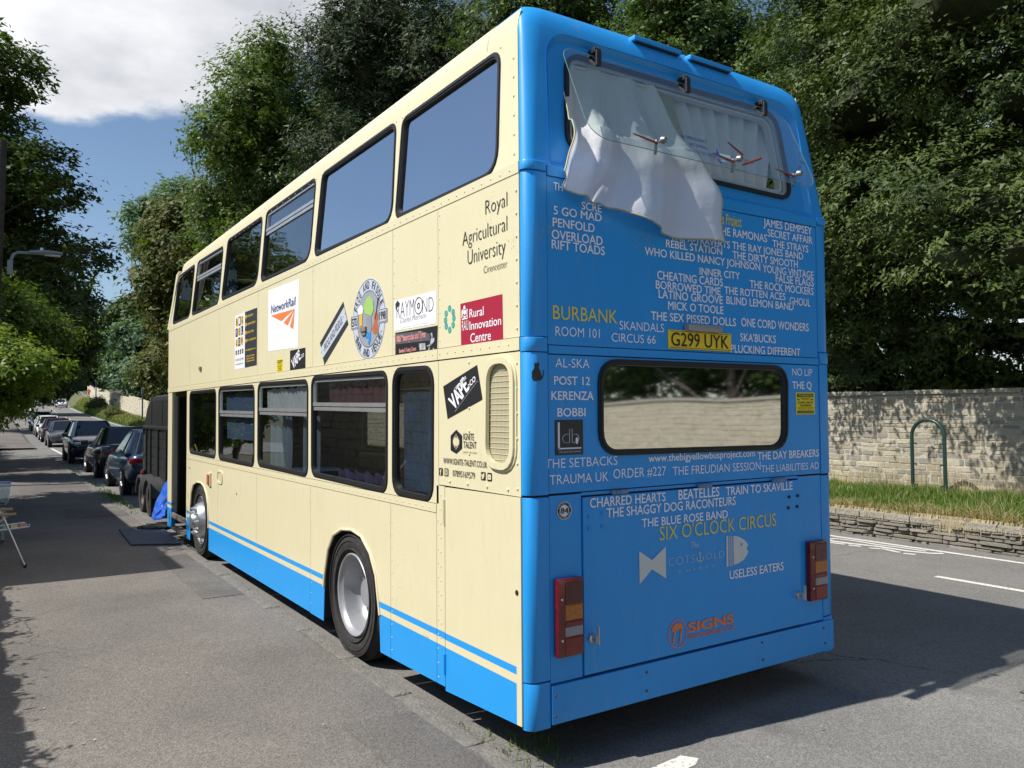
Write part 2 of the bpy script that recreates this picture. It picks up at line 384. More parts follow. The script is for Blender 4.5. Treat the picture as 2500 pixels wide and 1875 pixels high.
# ================================================================== THE BUS
YR = -0.055
KS, KR = 0.085, 0.13              # lean of the side and of the rear above the upper rail
def RP(px, py):
    p = onY(px, py, YR); return (p.x, p.z)
def onTilt(px, py):
    r = ray(px, py); d = r.x - KS * r.z; t = -(CAM.x - KS * (CAM.z - 3.12)) / d; p = CAM + t * r; return (p.y, p.z)
def onTiltR(px, py):
    r = ray(px, py); d = r.y - KR * r.z; t = -(CAM.y - YR - KR * (CAM.z - 3.12)) / d; p = CAM + t * r; return (p.x, p.z)
def up_side(a, b, d): return Vector((KS * max(0, b - 3.12) + d, a, b))
def up_right(a, b, d): return Vector((2.5 - KS * max(0, b - 3.12) - d, a, b))
def up_rear(a, b, d): return Vector((a, YR + KR * max(0, b - 3.12) + d, b))
SM = side_map(0.0); RM = rear_map(YR); RGT = right_map(2.5)
BUS = thing('double_decker_bus', 'old cream and blue double decker bus covered in band names and stickers', 'bus', (0, 0, 0))
rect = lambda a0, a1, b0, b1: [(a0, b0), (a1, b0), (a1, b1), (a0, b1)]
G = 0.002
G_DARK = glass('window_glass_dark', (0.55, 0.58, 0.58), 0.13)
G_SKY = glass('window_glass_mirrored', (0.16, 0.20, 0.26), 0.62)
G_HALF = glass('window_glass_tinted', (0.42, 0.46, 0.46), 0.16)
G_REAR = glass('rear_glass_mirrored', (0.05, 0.05, 0.05), 0.62, 0.035, 0.10)
G_CLEAR = glass('clear_glass', (0.93, 0.97, 0.95), 0.0)

c1 = crop(400, 100, 2.37); c1b = crop(400, 600, 7.54); c5 = crop(400, 650, 2.5533); c6 = crop(750, 650, 2.7655)
def T(pts, cr=lambda a, b: (a, b)): return [onTilt(*cr(a, b)) for a, b in pts]
UP = {'U7': [(984.4, 290.7), (1224.9, 117.7), (1217.7, 422.8), (965.8, 538)], 'U6': [(788.6, 424), (970.5, 294.9), (959.9, 543), (768.4, 628.3)],
      'U5': [(652.3, 517.7), (774.7, 431.6), (758.6, 634.2), (637.6, 689.9)], 'U4': [(558.2, 585.2), (643.9, 526.2), (630, 694.1), (541.4, 735)],
      'U3': [(484.9, 638.5), (547.9, 599.3), (535.3, 743.2), (469, 771.1)], 'U2': [(438, 674.3), (478.2, 643.8), (465, 773.7), (422.5, 793)]}
LO = {'L1': [(464.6, 956.3), (529.3, 949.6), (528.1, 1120), (463.8, 1106.3)], 'L2': [(535.1, 945.7), (623.3, 939.9), (622.5, 1140.4), (535.1, 1122)],
      'L3': [(631.1, 935.2), (754.5, 926.5), (753.7, 1165.1), (630.3, 1137.7)], 'L4': [(761.9, 919.4), (948.9, 905.3), (948.2, 1205), (761.9, 1161.7)],
      'L5': [(960.5, 899.5), (1061.7, 893), (1060.3, 1228.6), (959.7, 1205)]}
upq = {k: rquad(T(v), [0.07, 0.10, 0.15, 0.09]) for k, v in UP.items()}
loq = {k: rquad([SP(*p) for p in v], 0.10 if k != 'L5' else 0.12) for k, v in LO.items()}
upc = {k: T(v) for k, v in UP.items()}; loc = {k: [SP(*p) for p in v] for k, v in LO.items()}

def window(outl, corners, mp, gm, hop=None, proud=0.012, gw=0.030, parent=None, framed=False):
    parent = parent or BUS
    bm = bmesh.new(); ring_bm(bm, inset(outl, -0.006), inset(outl, gw), mp, -proud * 0.55, 0.03)
    ring_bm(bm, inset(outl, 0.004), inset(outl, gw * 0.62), mp, -proud, 0.0)
    w = bobj('window', bm, M_RUB, parent, smooth=True)
    sheet('pane', inset(outl, gw * 0.8), mp, 0.014, gm, w)
    if hop is not None:
        a, b, c, d = [Vector(p) for p in corners]      # TL TR BR BL in (y, z)
        L0 = a.lerp(d, hop); R0 = b.lerp(c, hop); t = 0.016; e = 0.028
        u = (R0 - L0).normalized(); L0 = L0 + u * e; R0 = R0 - u * e
        up = Vector((0, 1)) if (a - d).y > 0 else Vector((0, -1))
        for nm, o_ in (('frame_bar', 0.016), ('frame_bar', -0.020)):
            q = [L0 + up * (o_ + t), R0 + up * (o_ + t), R0 + up * (o_ - t + 0.003), L0 + up * (o_ - t + 0.003)]
            plate(nm, [tuple(p) for p in q], [], mp, -0.004 if o_ > 0 else 0.002, 0.02, M_ALU, w)
        # light frame round the top light
        A = [a + (b - a).normalized() * e + (d - a).normalized() * e, b + (a - b).normalized() * e + (c - b).normalized() * e, R0, L0]
        A = rquad([tuple(p) for p in A], [0.05, 0.05, 0.005, 0.005])
        bm = bmesh.new(); ring_bm(bm, A, inset(A, 0.022), mp, 0.0, 0.02); bobj('top_light_frame', bm, M_ALU, w)
    return w
for k, g, h in (('U7', G_SKY, None), ('U6', G_SKY, None), ('U5', G_HALF, 0.30), ('U4', G_HALF, None), ('U3', G_HALF, 0.33), ('U2', G_HALF, None)):
    window(upq[k], upc[k], up_side, g, h)
for k, g, h in (('L1', G_DARK, None), ('L2', G_DARK, 0.36), ('L3', G_DARK, 0.34), ('L4', G_DARK, 0.30), ('L5', G_DARK, None)):
    window(loq[k], loc[k], SM, g, h, gw=0.034)

# --- side panels, all 6 mm proud of the frame, gaps left between them
fr = [(0.0 + 0.0, 3.122), (0.0, 3.30), (0.05, 3.60), (0.10, 3.90)]
yb = lambda z: YR + KR * max(0, z - 3.12) + 0.055
fend = T([(408, 796), (434, 664), (443, 645)])
upper_outer = [(yb(3.122), 3.122), (yb(3.5), 3.5), (yb(3.9), 3.9), (8.95, 3.9), (9.08, 3.84), (9.5, 3.122)]
plate('window_band', upper_outer, [list(reversed(q)) for q in upq.values()], up_side, -0.006, 0.0, M_CREAM, BUS)
sy = [0.0, 0.89, 1.54, 3.13, 4.76, 6.36, 8.01, 9.52]
for a, b in zip(sy, sy[1:]):
    plate('side_panel', rect(a + G, b - G, 2.236, 3.112), [], SM, -0.006, 0.0, M_CREAM, BUS)
plate('upper_rail', rect(0.0, 9.5, 3.090, 3.150), [], SM, -0.010, -0.0055, M_CREAM, BUS)
for a, b in ((0.0, 0.89 - G), (0.89 + G, 9.52)):
    plate('middle_rail', rect(a, b, 2.166, 2.232), [], SM, -0.012, 0.0, M_CREAM, BUS)
DOOR = (8.16, 9.22)
plate('window_band', rect(0.89 + G, 8.14, 1.296, 2.160), [list(reversed(q)) for q in loq.values()], SM, -0.006, 0.0, M_CREAM, BUS)
plate('lower_rail', rect(0.92, 8.14, 1.240, 1.292), [], SM, -0.010, 0.0, M_CREAM, BUS)
archr = [(2.862, 0.0), (2.835, 0.56), (2.76, 0.76), (2.64, 0.89), (2.47, 0.955), (2.26, 0.975), (2.08, 0.95), (1.92, 0.85), (1.82, 0.71), (1.772, 0.52), (1.75, 0.0)]
archf = [(7.91, 0.0), (7.91, 0.59), (7.84, 0.80), (7.72, 0.915), (7.51, 0.965), (7.26, 0.972), (7.10, 0.94), (6.97, 0.86), (6.885, 0.73), (6.85, 0.55), (6.85, 0.0)]
def arch_clip(arch, a, b, ztop, zb):
    """outline of the lower panel between y=a and y=b with the wheel arch cut away"""
    pts = [(y, z) for y, z in arch if a < y < b and z > zb]
    return pts
zt = 1.236
def zb(y): return 0.18 if y > 2.2 else 0.185 + (2.2 - y) * 0.028
plate('skirt_panel', rect(7.912, 8.14, 0.165, zt), [], SM, -0.006, 0.0, M_SIDE, BUS)
plate('skirt_panel', [(6.41 + G, zb(7)), (6.41 + G, zt), (7.91 - G * 2 + 0.002, zt)] + [p for p in archf[1:-1]] + [(6.85, zb(7))], [], SM, -0.006, 0.0, M_SIDE, BUS)
plate('skirt_panel', rect(4.79 + G, 6.41 - G, 0.18, zt), [], SM, -0.006, 0.0, M_SIDE, BUS)
plate('skirt_panel', rect(3.18 + G, 4.79 - G, 0.18, zt), [], SM, -0.006, 0.0, M_SIDE, BUS)
plate('skirt_panel', [(1.58 + G, zb(1.6)), (1.58 + G, zt), (3.18 - G, zt), (3.18 - G, 0.175), (2.862, 0.175)] + archr[1:-1] + [(1.75, zb(1.7))], [], SM, -0.006, 0.0, M_SIDE, BUS)
plate('skirt_panel', [(0.92 + G, zb(0.92)), (1.58 - G, zb(1.58)), (1.58 - G, zt), (0.92 + G, zt)], [], SM, -0.006, 0.0, M_SIDE, BUS)
plate('skirt_panel', [(0.815 + G, zb(0.8)), (0.92 - G, zb(0.92)), (0.92 - G, 1.405), (0.815 + G, 1.405)], [], SM, -0.006, 0.0, M_SIDE, BUS)
plate('engine_flap', [(0.0, 0.252), (0.805, 0.205), (0.805, 1.402), (0.0, 1.408)], [], SM, -0.010, 0.0, M_SIDE, BUS)
c6z = crop(1060, 880, 4.609)
ventq = rquad([SP(*p) for p in [(1195.5, 889), (1254, 882.5), (1254, 1138), (1193.5, 1126)]], 0.10)
plate('corner_panel', rect(0.0, 0.89 - G, 1.412, 2.160), [list(reversed(ventq))], SM, -0.006, 0.0, M_CREAM, BUS)
# arch lips
def lip(arch, m):
    bm = bmesh.new(); tube(bm, [(-0.008, y, z) for y, z in arch], 0.011, 6)
    return bobj('wheel_arch_lip', bm, m, BUS, smooth=True)
lip([(2.858, 0.45)] + archr[1:-1] + [(1.755, 0.45)], M_CREAM); lip([(7.905, 0.45)] + archf[1:-1] + [(6.852, 0.45)], M_CREAM)
# wheel wells
for arch in (archr, archf):
    bm = bmesh.new(); A = [(y, z if z > 0.01 else 0.2) for y, z in arch]
    n = len(A); r0 = [bm.verts.new((-0.001, y, z + 0.0)) for y, z in A]; r1 = [bm.verts.new((0.55, y, z)) for y, z in A]
    for i in range(n - 1): bm.faces.new((r0[i], r0[i + 1], r1[i + 1], r1[i]))
    bm.faces.new(r1); bobj('wheel_well', bm, M_DARK, BUS)
# grille
gr = thing_part = None
bm = bmesh.new(); ring_bm(bm, inset(ventq, -0.030), inset(ventq, 0.004), SM, -0.026, -0.002)
ring_bm(bm, inset(ventq, -0.044), inset(ventq, -0.026), SM, -0.014, -0.004)
gr = bobj('grille', bm, M_CREAM, BUS, smooth=True)
m_mesh = bpy.data.materials.new('expanded_mesh'); nt, b_ = nodes_of(m_mesh)
tcn = nt.nodes.new('ShaderNodeTexCoord'); wv = nt.nodes.new('ShaderNodeTexWave'); wv.bands_direction = 'Y'; wv.inputs['Scale'].default_value = 24; wv.inputs['Distortion'].default_value = 1.2; wv.inputs['Detail Scale'].default_value = 6
nt.links.new(tcn.outputs['Object'], wv.inputs['Vector'])
mxn = nt.nodes.new('ShaderNodeMixRGB'); mxn.inputs[1].default_value = (0.26, 0.235, 0.15, 1); mxn.inputs[2].default_value = (0.50, 0.45, 0.29, 1)
nt.links.new(wv.outputs[0], mxn.inputs[0]); nt.links.new(mxn.outputs[0], b_.inputs['Base Color']); b_.inputs['Roughness'].default_value = 0.7
sheet('mesh', inset(ventq, -0.002), SM, 0.004, m_mesh, gr)
ys = [p[0] for p in ventq]; zs = [p[1] for p in ventq]
for k in range(18):
    z = min(zs) + (k + 0.7) * (max(zs) - min(zs)) / 18
    q = [y for y, zz in ventq if abs(zz - z) < 0.08]; e = 0.0
    d = min(z - min(zs), max(zs) - z); e = 0.0 if d > 0.085 else 0.075 * (1 - d / 0.085) ** 1.5
    bm = bmesh.new(); box(bm, 0.0005, 0.0035, min(ys) + 0.004 + e, max(ys) - 0.004 - e, z - 0.0012, z + 0.0012); bobj('slat', bm, M_CREAM, gr)

# --- roof
prof = [(0.064, 3.902), (0.072, 3.965), (0.092, 4.03), (0.138, 4.078), (0.25, 4.115), (0.60, 4.148), (1.25, 4.160)]
prof = prof + [(2.5 - x, z) for x, z in reversed(prof[:-1])]
ry = [0.42, 1.45, 3.06, 4.62, 6.28, 7.9, 8.93]
for a, b in zip(ry, ry[1:]):
    vs = []; n = len(prof)
    for y in (a + G * 0.6, b - G * 0.6):
        for x, z in prof: vs.append((x, y, z))
        for x, z in prof: vs.append((1.25 + (x - 1.25) * 0.985, y, z - 0.03))
    fs = [(i, i + 1, 2 * n + i + 1, 2 * n + i) for i in range(n - 1)] + [(n + i, n + i + 1, 3 * n + i + 1, 3 * n + i) for i in range(n - 1)]
    for o_ in (0, 2 * n): fs += [(o_ + i, o_ + i + 1, o_ + n + i + 1, o_ + n + i) for i in range(n - 1)]
    fs += [(0, n, 3 * n, 2 * n), (n - 1, 2 * n - 1, 4 * n - 1, 3 * n - 1)]
    o = obj('roof_panel', vs, fs, M_CREAM, BUS, smooth=True)
for mir in (False, True):                              # short cove pieces beside the blue dome
    pp = [(x if not mir else 2.5 - x, z) for x, z in prof[:3]]; vs = [(x, y, z) for y in (0.11, 0.417) for x, z in pp]
    obj('cove_panel', vs, [(i, i + 1, 4 + i, 3 + i) for i in range(2)], M_CREAM, BUS, smooth=True)
# front dome and its upright rim
fd = [(8.93, 3.0, 1.0)]
rows = []
for y, k, zz in ((8.935, 1.0, 0.0), (9.02, 0.985, -0.015), (9.10, 0.96, -0.05), (9.17, 0.93, -0.12), (9.22, 0.9, -0.22)):
    rows.append([(1.25 + (x - 1.25) * (1.0 if z < 3.96 else k), y + (3.97 - z) * 0.45 if z < 3.97 else y, z + (zz if z > 3.96 else zz * 0.5)) for x, z in prof])
vs = [p for r in rows for p in r]; n = len(prof)
obj('front_dome', vs, [(j * n + i, j * n + i + 1, (j + 1) * n + i + 1, (j + 1) * n + i) for j in range(len(rows) - 1) for i in range(n - 1)], M_CREAM, BUS, smooth=True)
for xs in ((-0.004, 0.075), (2.425, 2.504)):
    bm = bmesh.new()
    P = [(9.20, 3.97), (9.36, 3.93), (9.47, 3.55), (9.66, 3.13), (9.52, 3.13), (9.36, 3.50), (9.28, 3.80)]
    v0 = [bm.verts.new((xs[0] + KS * (z - 3.12) * (1 if xs[0] < 1 else -1), y, z)) for y, z in P]; v1 = [bm.verts.new((xs[1] + KS * (z - 3.12) * (1 if xs[0] < 1 else -1), y, z)) for y, z in P]
    t3 = tessellate_polygon([[Vector((y, z, 0)) for y, z in P]])
    for t in t3: bm.faces.new([v0[i] for i in t]); bm.faces.new([v1[i] for i in t])
    for i in range(len(P)): j = (i + 1) % len(P); bm.faces.new((v0[i], v0[j], v1[j], v1[i]))
    bobj('windscreen_pillar', bm, M_CREAM, BUS)
bm = bmesh.new(); box(bm, 0.08, 2.42, 9.25, 9.34, 3.88, 3.97, bev=0.02); bobj('windscreen_header', bm, M_CREAM, BUS)
obj('front_windscreen', [(0.1, 9.30, 3.9), (2.4, 9.30, 3.9), (2.45, 9.56, 3.16), (0.05, 9.56, 3.16)], [(0, 1, 2, 3)], G_HALF, BUS)
# front face
FM = lambda a, b, d: Vector((a, 9.53 + d, b))
wlow = rquad([(0.12, 2.05), (2.38, 2.05), (2.38, 1.15), (0.12, 1.15)], 0.12)
plate('front_panel', rect(0.0, 2.5, 0.2, 3.13), [list(reversed(wlow))], FM, -0.03, 0.0, M_CREAM, BUS)
window(wlow, None, FM, G_DARK)
# right side, built plain (same bays)
rw_u = [rquad([(y0, 3.83), (y1, 3.83), (y1, 3.17), (y0, 3.17)], 0.1) for y0, y1 in ((0.2, 1.4), (1.6, 3.0), (3.2, 4.6), (4.8, 6.2), (6.4, 7.8), (8.0, 8.9))]
rw_l = [rquad([(y0, 2.12), (y1, 2.12), (y1, 1.32), (y0, 1.32)], 0.1) for y0, y1 in ((0.95, 1.45), (1.65, 3.05), (3.25, 4.65), (4.85, 6.25), (6.45, 7.9), (8.1, 9.2))]
plate('window_band', [(0.0, 3.122), (0.10, 3.9), (8.95, 3.9), (9.5, 3.122)], [list(reversed(q)) for q in rw_u], up_right, -0.006, 0.0, M_CREAM, BUS)
plate('window_band', rect(0.0, 9.5, 1.24, 2.16), [list(reversed(q)) for q in rw_l], RGT, -0.006, 0.0, M_CREAM, BUS)
plate('side_panel', rect(0.0, 9.5, 2.165, 3.118), [], RGT, -0.006, 0.0, M_CREAM, BUS)
plate('skirt_panel', [(0.0, 0.25), (0.0, 1.235), (9.5, 1.235), (9.5, 0.18), (7.91, 0.18)] + archf[1:-1] + [(6.85, 0.18), (2.86, 0.18)] + archr[1:-1] + [(1.75, 0.2)], [], RGT, -0.006, 0.0, M_SIDE, BUS)
for q in rw_u: window(q, None, up_right, G_DARK)
for q in rw_l: window(q, None, RGT, G_DARK)
# decks and bulkheads
bm = bmesh.new(); box(bm, 0.03, 2.47, 0.02, 9.4, 2.17, 2.23); bobj('upper_deck_floor', bm, M_DARK, BUS)
for nm_, q in (('lower_deck_floor', (0.03, 2.47, 0.9, 7.9, 0.98, 1.02)), ('underfloor', (0.25, 2.25, 3.0, 6.8, 0.35, 0.97)), ('cab_floor', (0.03, 2.47, 8.0, 9.45, 0.36, 0.40)), ('riser', (0.03, 2.47, 7.93, 8.0, 0.36, 1.02)), ('engine_block', (0.2, 2.3, 0.05, 1.7, 0.35, 1.40))):
    bm = bmesh.new(); box(bm, *q); bobj(nm_, bm, M_DARK, BUS)
for q in ((0.01, 2.49, 0.0, 0.02, 0.26, 0.9), (0.9, 2.47, 8.1, 8.13, 0.4, 2.16), (0.02, 2.45, 0.86, 0.89, 1.0, 2.16)):
    bm = bmesh.new(); box(bm, *q); bobj('bulkhead', bm, M_DARK, BUS)
for nm_, q in (('chassis', (0.2, 2.3, 0.3, 9.2, 0.30, 0.36)), ('axle', (0.3, 2.2, 2.2, 2.4, 0.38, 0.6)), ('axle', (0.3, 2.2, 7.3, 7.45, 0.38, 0.6))):
    bm = bmesh.new(); box(bm, *q); bobj(nm_, bm, M_DARK, BUS)
# seats seen dimly through the upper windows
for yy in (5.2, 6.0, 6.8, 7.6, 8.4):
    for x0 in (0.12, 1.45):
        bm = bmesh.new(); box(bm, x0, x0 + 0.9, yy, yy + 0.10, 2.55, 3.22, bev=0.03); box(bm, x0, x0 + 0.9, yy + 0.10, yy + 0.5, 2.55, 2.66, bev=0.03); box(bm, x0 + 0.1, x0 + 0.8, yy + 0.15, yy + 0.4, 2.23, 2.55)
        bobj('seat', bm, mat('seat_moquette', (0.05, 0.06, 0.09), 0.9), BUS)
# doorway
bm = bmesh.new(); box(bm, -0.006, 0.05, 9.22, 9.52, 0.17, 2.164, bev=0.006); bobj('door_pillar', bm, M_SIDE, BUS)
bm = bmesh.new(); box(bm, -0.004, 0.04, 8.142, 8.18, 0.40, 2.164); bobj('door_pillar', bm, M_CREAM, BUS)
bm = bmesh.new(); box(bm, 0.02, 0.06, 8.95, 9.20, 0.42, 2.10, bev=0.01); box(bm, 0.055, 0.40, 9.15, 9.19, 0.42, 2.10, bev=0.01); bobj('folded_door', bm, mat('door_black', (0.02, 0.022, 0.024), 0.35), BUS)
bm = bmesh.new(); tube(bm, [(0.16, 8.30, 0.45), (0.16, 8.30, 1.35), (0.14, 8.34, 1.42)], 0.014); tube(bm, [(0.10, 8.36, 1.15), (0.12, 8.62, 1.05)], 0.013); bobj('grab_rail', bm, mat('yellow_rail', (0.62, 0.48, 0.05), 0.4), BUS, smooth=True)
bm = bmesh.new(); box(bm, -0.004, 0.30, 8.18, 9.22, 0.33, 0.40, bev=0.006); box(bm, -0.02, 0.26, 8.2, 9.2, 0.17, 0.20, bev=0.004); bobj('step', bm, mat('worn_step', (0.16, 0.15, 0.13), 0.8, var=0.4, vscale=20), BUS)
# side fittings
bm = bmesh.new(); box(bm, -0.028, -0.006, 6.72, 6.83, 0.965, 1.13, bev=0.006); mk = bobj('side_marker_lamp', bm, M_CREAM, BUS)
bm = bmesh.new(); box(bm, -0.045, -0.028, 6.735, 6.815, 0.985, 1.11, bev=0.008); bobj('lens', bm, mat('amber_lens', (0.55, 0.10, 0.01), 0.2, coat=0.6), mk)
fq = rquad([(6.40, 1.17), (6.18, 1.17), (6.18, 1.04), (6.40, 1.04)], 0.05)
bm = bmesh.new(); ring_bm(bm, inset(fq, -0.012), inset(fq, 0.008), SM, -0.016, -0.004); o = bobj('filler_flap', bm, M_CREAM, BUS, smooth=True); sheet('flap', fq, SM, -0.008, m_mesh if False else mat('flap_cream', (0.6, 0.52, 0.33), 0.5), o)
for y, z in ((7.33, 2.42), (2.02, 2.44)):
    bm = bmesh.new(); box(bm, -0.028, -0.006, y - 0.05, y + 0.05, z - 0.005, z + 0.03, bev=0.004); box(bm, -0.020, -0.006, y - 0.035, y + 0.035, z - 0.03, z - 0.006); bobj('gutter_outlet', bm, mat('tarnished_fitting', (0.25, 0.22, 0.15), 0.6, 0.2), BUS)
bm = bmesh.new(); lathe(bm, [(0.0, -0.018), (0.012, -0.017), (0.014, -0.006)], 12, 'X', (0, 7.96, 1.13)); bobj('lock', bm, M_STEEL, BUS)
p = onX(*crop(450, 1150, 2.5518)(2083, 757)); bm = bmesh.new(); lathe(bm, [(0.0, -0.0105), (0.014, -0.0108), (0.0145, -0.009)], 14, 'X', (-0.002, p.y, p.z)); bobj('lock_hole', bm, M_BLK, BUS)
bm = bmesh.new(); lathe(bm, [(0.0, -0.012), (0.017, -0.011), (0.02, -0.006)], 14, 'X', (0, 5.55, 0.98)); bobj('reflector', bm, mat('faded_amber', (0.5, 0.28, 0.12), 0.4), BUS)
for z0, z1 in ((1.18, 1.33), (0.30, 0.42)):
    bm = bmesh.new(); tube(bm, [(-0.014, 0.812, z0), (-0.014, 0.812, z1)], 0.011, 8); bobj('flap_hinge', bm, M_SIDE, BUS)
# --- wheels
def wheel(y, dished):
    w = bpy.data.objects.new('wheel', None); C.objects.link(w); w.parent = BUS; w.empty_display_size = 0.2; w.location = (0.02, y, 0.485)
    R, t = 0.485, 0.25
    bm = bmesh.new()
    lathe(bm, [(0.295, 0.03), (0.31, 0.012), (0.36, -0.012), (0.415, -0.016), (0.455, 0.0), (0.474, 0.022), (R, 0.04), (R, 0.055), (R - 0.012, 0.058), (R - 0.012, 0.068), (R, 0.071), (R, 0.115), (R - 0.012, 0.118), (R - 0.012, 0.128), (R, 0.131), (R, 0.175), (R - 0.012, 0.178), (R - 0.012, 0.188), (R, 0.191), (R, 0.215), (0.46, 0.24), (0.40, 0.26), (0.30, 0.24)], 72)
    for r, w_ in ((0.335, 0.004), (0.395, 0.003), (0.437, 0.004)): lathe(bm, [(r, -0.004), (r + 0.003, -0.020), (r + 0.009, -0.020), (r + 0.012, -0.004)], 72)
    bobj('tyre', bm, M_TYRE, w, smooth=True)
    bm = bmesh.new()
    if dished:
        lathe(bm, [(0.305, 0.03), (0.308, 0.0), (0.300, -0.008), (0.290, -0.002), (0.284, 0.015), (0.268, 0.03), (0.262, 0.06), (0.258, 0.12), (0.246, 0.155), (0.225, 0.175), (0.17, 0.178), (0.12, 0.165), (0.105, 0.12), (0.10, 0.10), (0.0, 0.095)], 72)
        rim = bobj('rim', bm, M_RIM, w, smooth=True)
        for k in range(8):
            a = 2 * PI * (k + 0.35) / 8; c = (0.172, 0.205 * math.cos(a), 0.205 * math.sin(a))
            bm = bmesh.new(); lathe(bm, [(0.0, 0), (0.026, 0.0), (0.030, 0.006)], 16, 'X', c); bobj('hand_hole', bm, M_BLK, rim)
        for k in range(10):
            a = 2 * PI * k / 10; c = (0.15, 0.14 * math.cos(a), 0.14 * math.sin(a))
            bm = bmesh.new(); lathe(bm, [(0.0, -0.025), (0.016, -0.022), (0.018, 0.0), (0.024, 0.02)], 6, 'X', c); bobj('wheel_nut', bm, M_STEEL, rim)
    else:
        lathe(bm, [(0.305, 0.03), (0.308, 0.0), (0.300, -0.008), (0.288, 0.0), (0.275, 0.02), (0.262, 0.05), (0.25, 0.05), (0.235, 0.01), (0.215, -0.05), (0.19, -0.075), (0.12, -0.08), (0.10, -0.10), (0.085, -0.13), (0.05, -0.14), (0.0, -0.14)], 72)
        rim = bobj('rim', bm, mat('chrome_trim', (0.55, 0.56, 0.58), 0.30, 0.8, var=0.15, vscale=12), w, smooth=True)
        for k in range(10):
            a = 2 * PI * k / 10; c = (-0.075, 0.158 * math.cos(a), 0.158 * math.sin(a))
            bm = bmesh.new(); lathe(bm, [(0.0, -0.045), (0.014, -0.042), (0.018, -0.02), (0.024, 0.0), (0.024, 0.01)], 10, 'X', c); bobj('wheel_nut', bm, MATS['chrome_trim'], rim, smooth=True)
    return w
w1 = wheel(2.30, True); w2 = wheel(7.38, False)
for src in (w1, w2):
    r = src.copy(); C.objects.link(r); r.parent = BUS; r.location = (2.48, src.location.y, 0.485); r.rotation_euler = (0, 0, PI)
    for ch in src.children:
        c = ch.copy(); C.objects.link(c); c.parent = r
        for g in ch.children:
            d = g.copy(); C.objects.link(d); d.parent = c
# --- curtains behind the glass
def curtain(y0, y1, z0, z1, m, depth=0.10, folds=10, amp=0.018, name='curtain', up=0.0, label=None):
    n = folds * 6; vs = []; fs = []; rows = 6
    for j in range(rows + 1):
        for i in range(n + 1):
            u = i / n; v = j / rows; w = amp * (0.35 + 0.65 * v) if up == 0 else amp
            vs.append((depth + w * math.sin(2 * PI * folds * u + 1.3 * math.sin(5 * u)) + 0.006 * math.sin(17 * u + 3 * v), y0 + (y1 - y0) * u, z1 + (z0 - z1) * v + (0.012 * math.sin(31 * u) if j == 0 else 0)))
    for j in range(rows):
        for i in range(n): a = j * (n + 1) + i; fs.append((a, a + 1, a + n + 2, a + n + 1))
    return obj(name, vs, fs, m, BUS, label, smooth='all')
m_cw = mat('white_curtain_cloth', (0.75, 0.76, 0.80), 0.85); m_cb = mat('burgundy_curtain_cloth', (0.12, 0.045, 0.065), 0.85)
m_cs = mat('blue_grey_curtain_cloth', (0.20, 0.27, 0.36), 0.85); m_bb = mat('blue_blanket', (0.03, 0.075, 0.15), 0.9, var=0.5, vscale=5)
curtain(3.27, 4.55, 1.88, 2.085, m_cw, 0.045, 12, label='white gathered top curtain'); curtain(1.72, 2.85, 1.87, 2.075, m_cb, 0.05, 9, label='burgundy gathered top curtain'); curtain(4.95, 6.25, 1.56, 2.06, mat('pale_blue_blind', (0.13, 0.20, 0.34), 0.9), 0.06, 1, 0.003, 'roller_blind')
curtain(4.00, 4.60, 1.33, 1.83, m_cs, 0.10, 4, 0.03); curtain(3.25, 3.62, 1.33, 1.83, m_cs, 0.10, 3, 0.03)
curtain(0.98, 1.50, 1.33, 1.98, m_bb, 0.07, 2, 0.02, 'hung_blanket'); curtain(1.75, 2.75, 1.33, 1.40, mat('purple_cushion_cloth', (0.045, 0.04, 0.13), 0.9), 0.09, 6, 0.02, 'cushion')
curtain(1.65, 2.95, 1.98, 2.12, mat('dull_white_lining', (0.45, 0.48, 0.46), 0.9), 0.08, 5, 0.004, 'lining')
m_cg = mat('pale_net_cloth', (0.5, 0.56, 0.60), 0.9)
curtain(6.5, 7.7, 3.16, 3.85, m_cs, 0.22, 7, 0.03)
# --- rivets: too many to pick apart
bm = bmesh.new()
def rivet(p, nrm, r=0.0065):
    p = Vector(p); nrm = Vector(nrm); a = nrm.orthogonal().normalized(); b = nrm.cross(a)
    top = bm.verts.new(p + nrm * r * 0.75); R1 = [bm.verts.new(p + (a * math.cos(k * PI / 3) + b * math.sin(k * PI / 3)) * r * 0.75 + nrm * r * 0.5) for k in range(6)]
    R0 = [bm.verts.new(p + (a * math.cos(k * PI / 3) + b * math.sin(k * PI / 3)) * r) for k in range(6)]
    for k in range(6):
        bm.faces.new((top, R1[k], R1[(k + 1) % 6])); bm.faces.new((R1[k], R0[k], R0[(k + 1) % 6], R1[(k + 1) % 6]))
for y in np.arange(0.08, 9.4, 0.095): rivet((-0.010, y, 3.118 + random.uniform(-.003, .003)), (-1, 0, 0)); rivet((-0.0125, y + 0.02, 2.20), (-1, 0, 0), 0.006)
for y in np.arange(1.0, 8.0, 0.095): rivet((-0.010, y, 1.265), (-1, 0, 0))
for s in sy[1:-1]:
    for z in np.arange(2.28, 3.08, 0.085): rivet((-0.0065, s - 0.022, z), (-1, 0, 0), 0.0055)
for s in (0.92, 1.58, 3.18, 4.79, 6.41):
    for z in np.arange(0.26, 1.2, 0.085): rivet((-0.0065, s - 0.022, z), (-1, 0, 0), 0.0055)
for y in list(np.arange(3.3, 6.6, 0.2)): rivet((-0.0065, y, 0.48), (-1, 0, 0), 0.0065)
for y in (0.12, 0.33, 0.54, 0.75): rivet((-0.0065, y, 1.44), (-1, 0, 0), 0.011)
for z in np.arange(1.45, 2.12, 0.13): rivet((-0.0065, 0.03, z), (-1, 0, 0), 0.009); rivet((-0.0065, 0.52, z + 0.03), (-1, 0, 0), 0.009)
for z in np.arange(0.5, 1.38, 0.085): rivet((-0.0065, 0.865, z), (-1, 0, 0), 0.006)
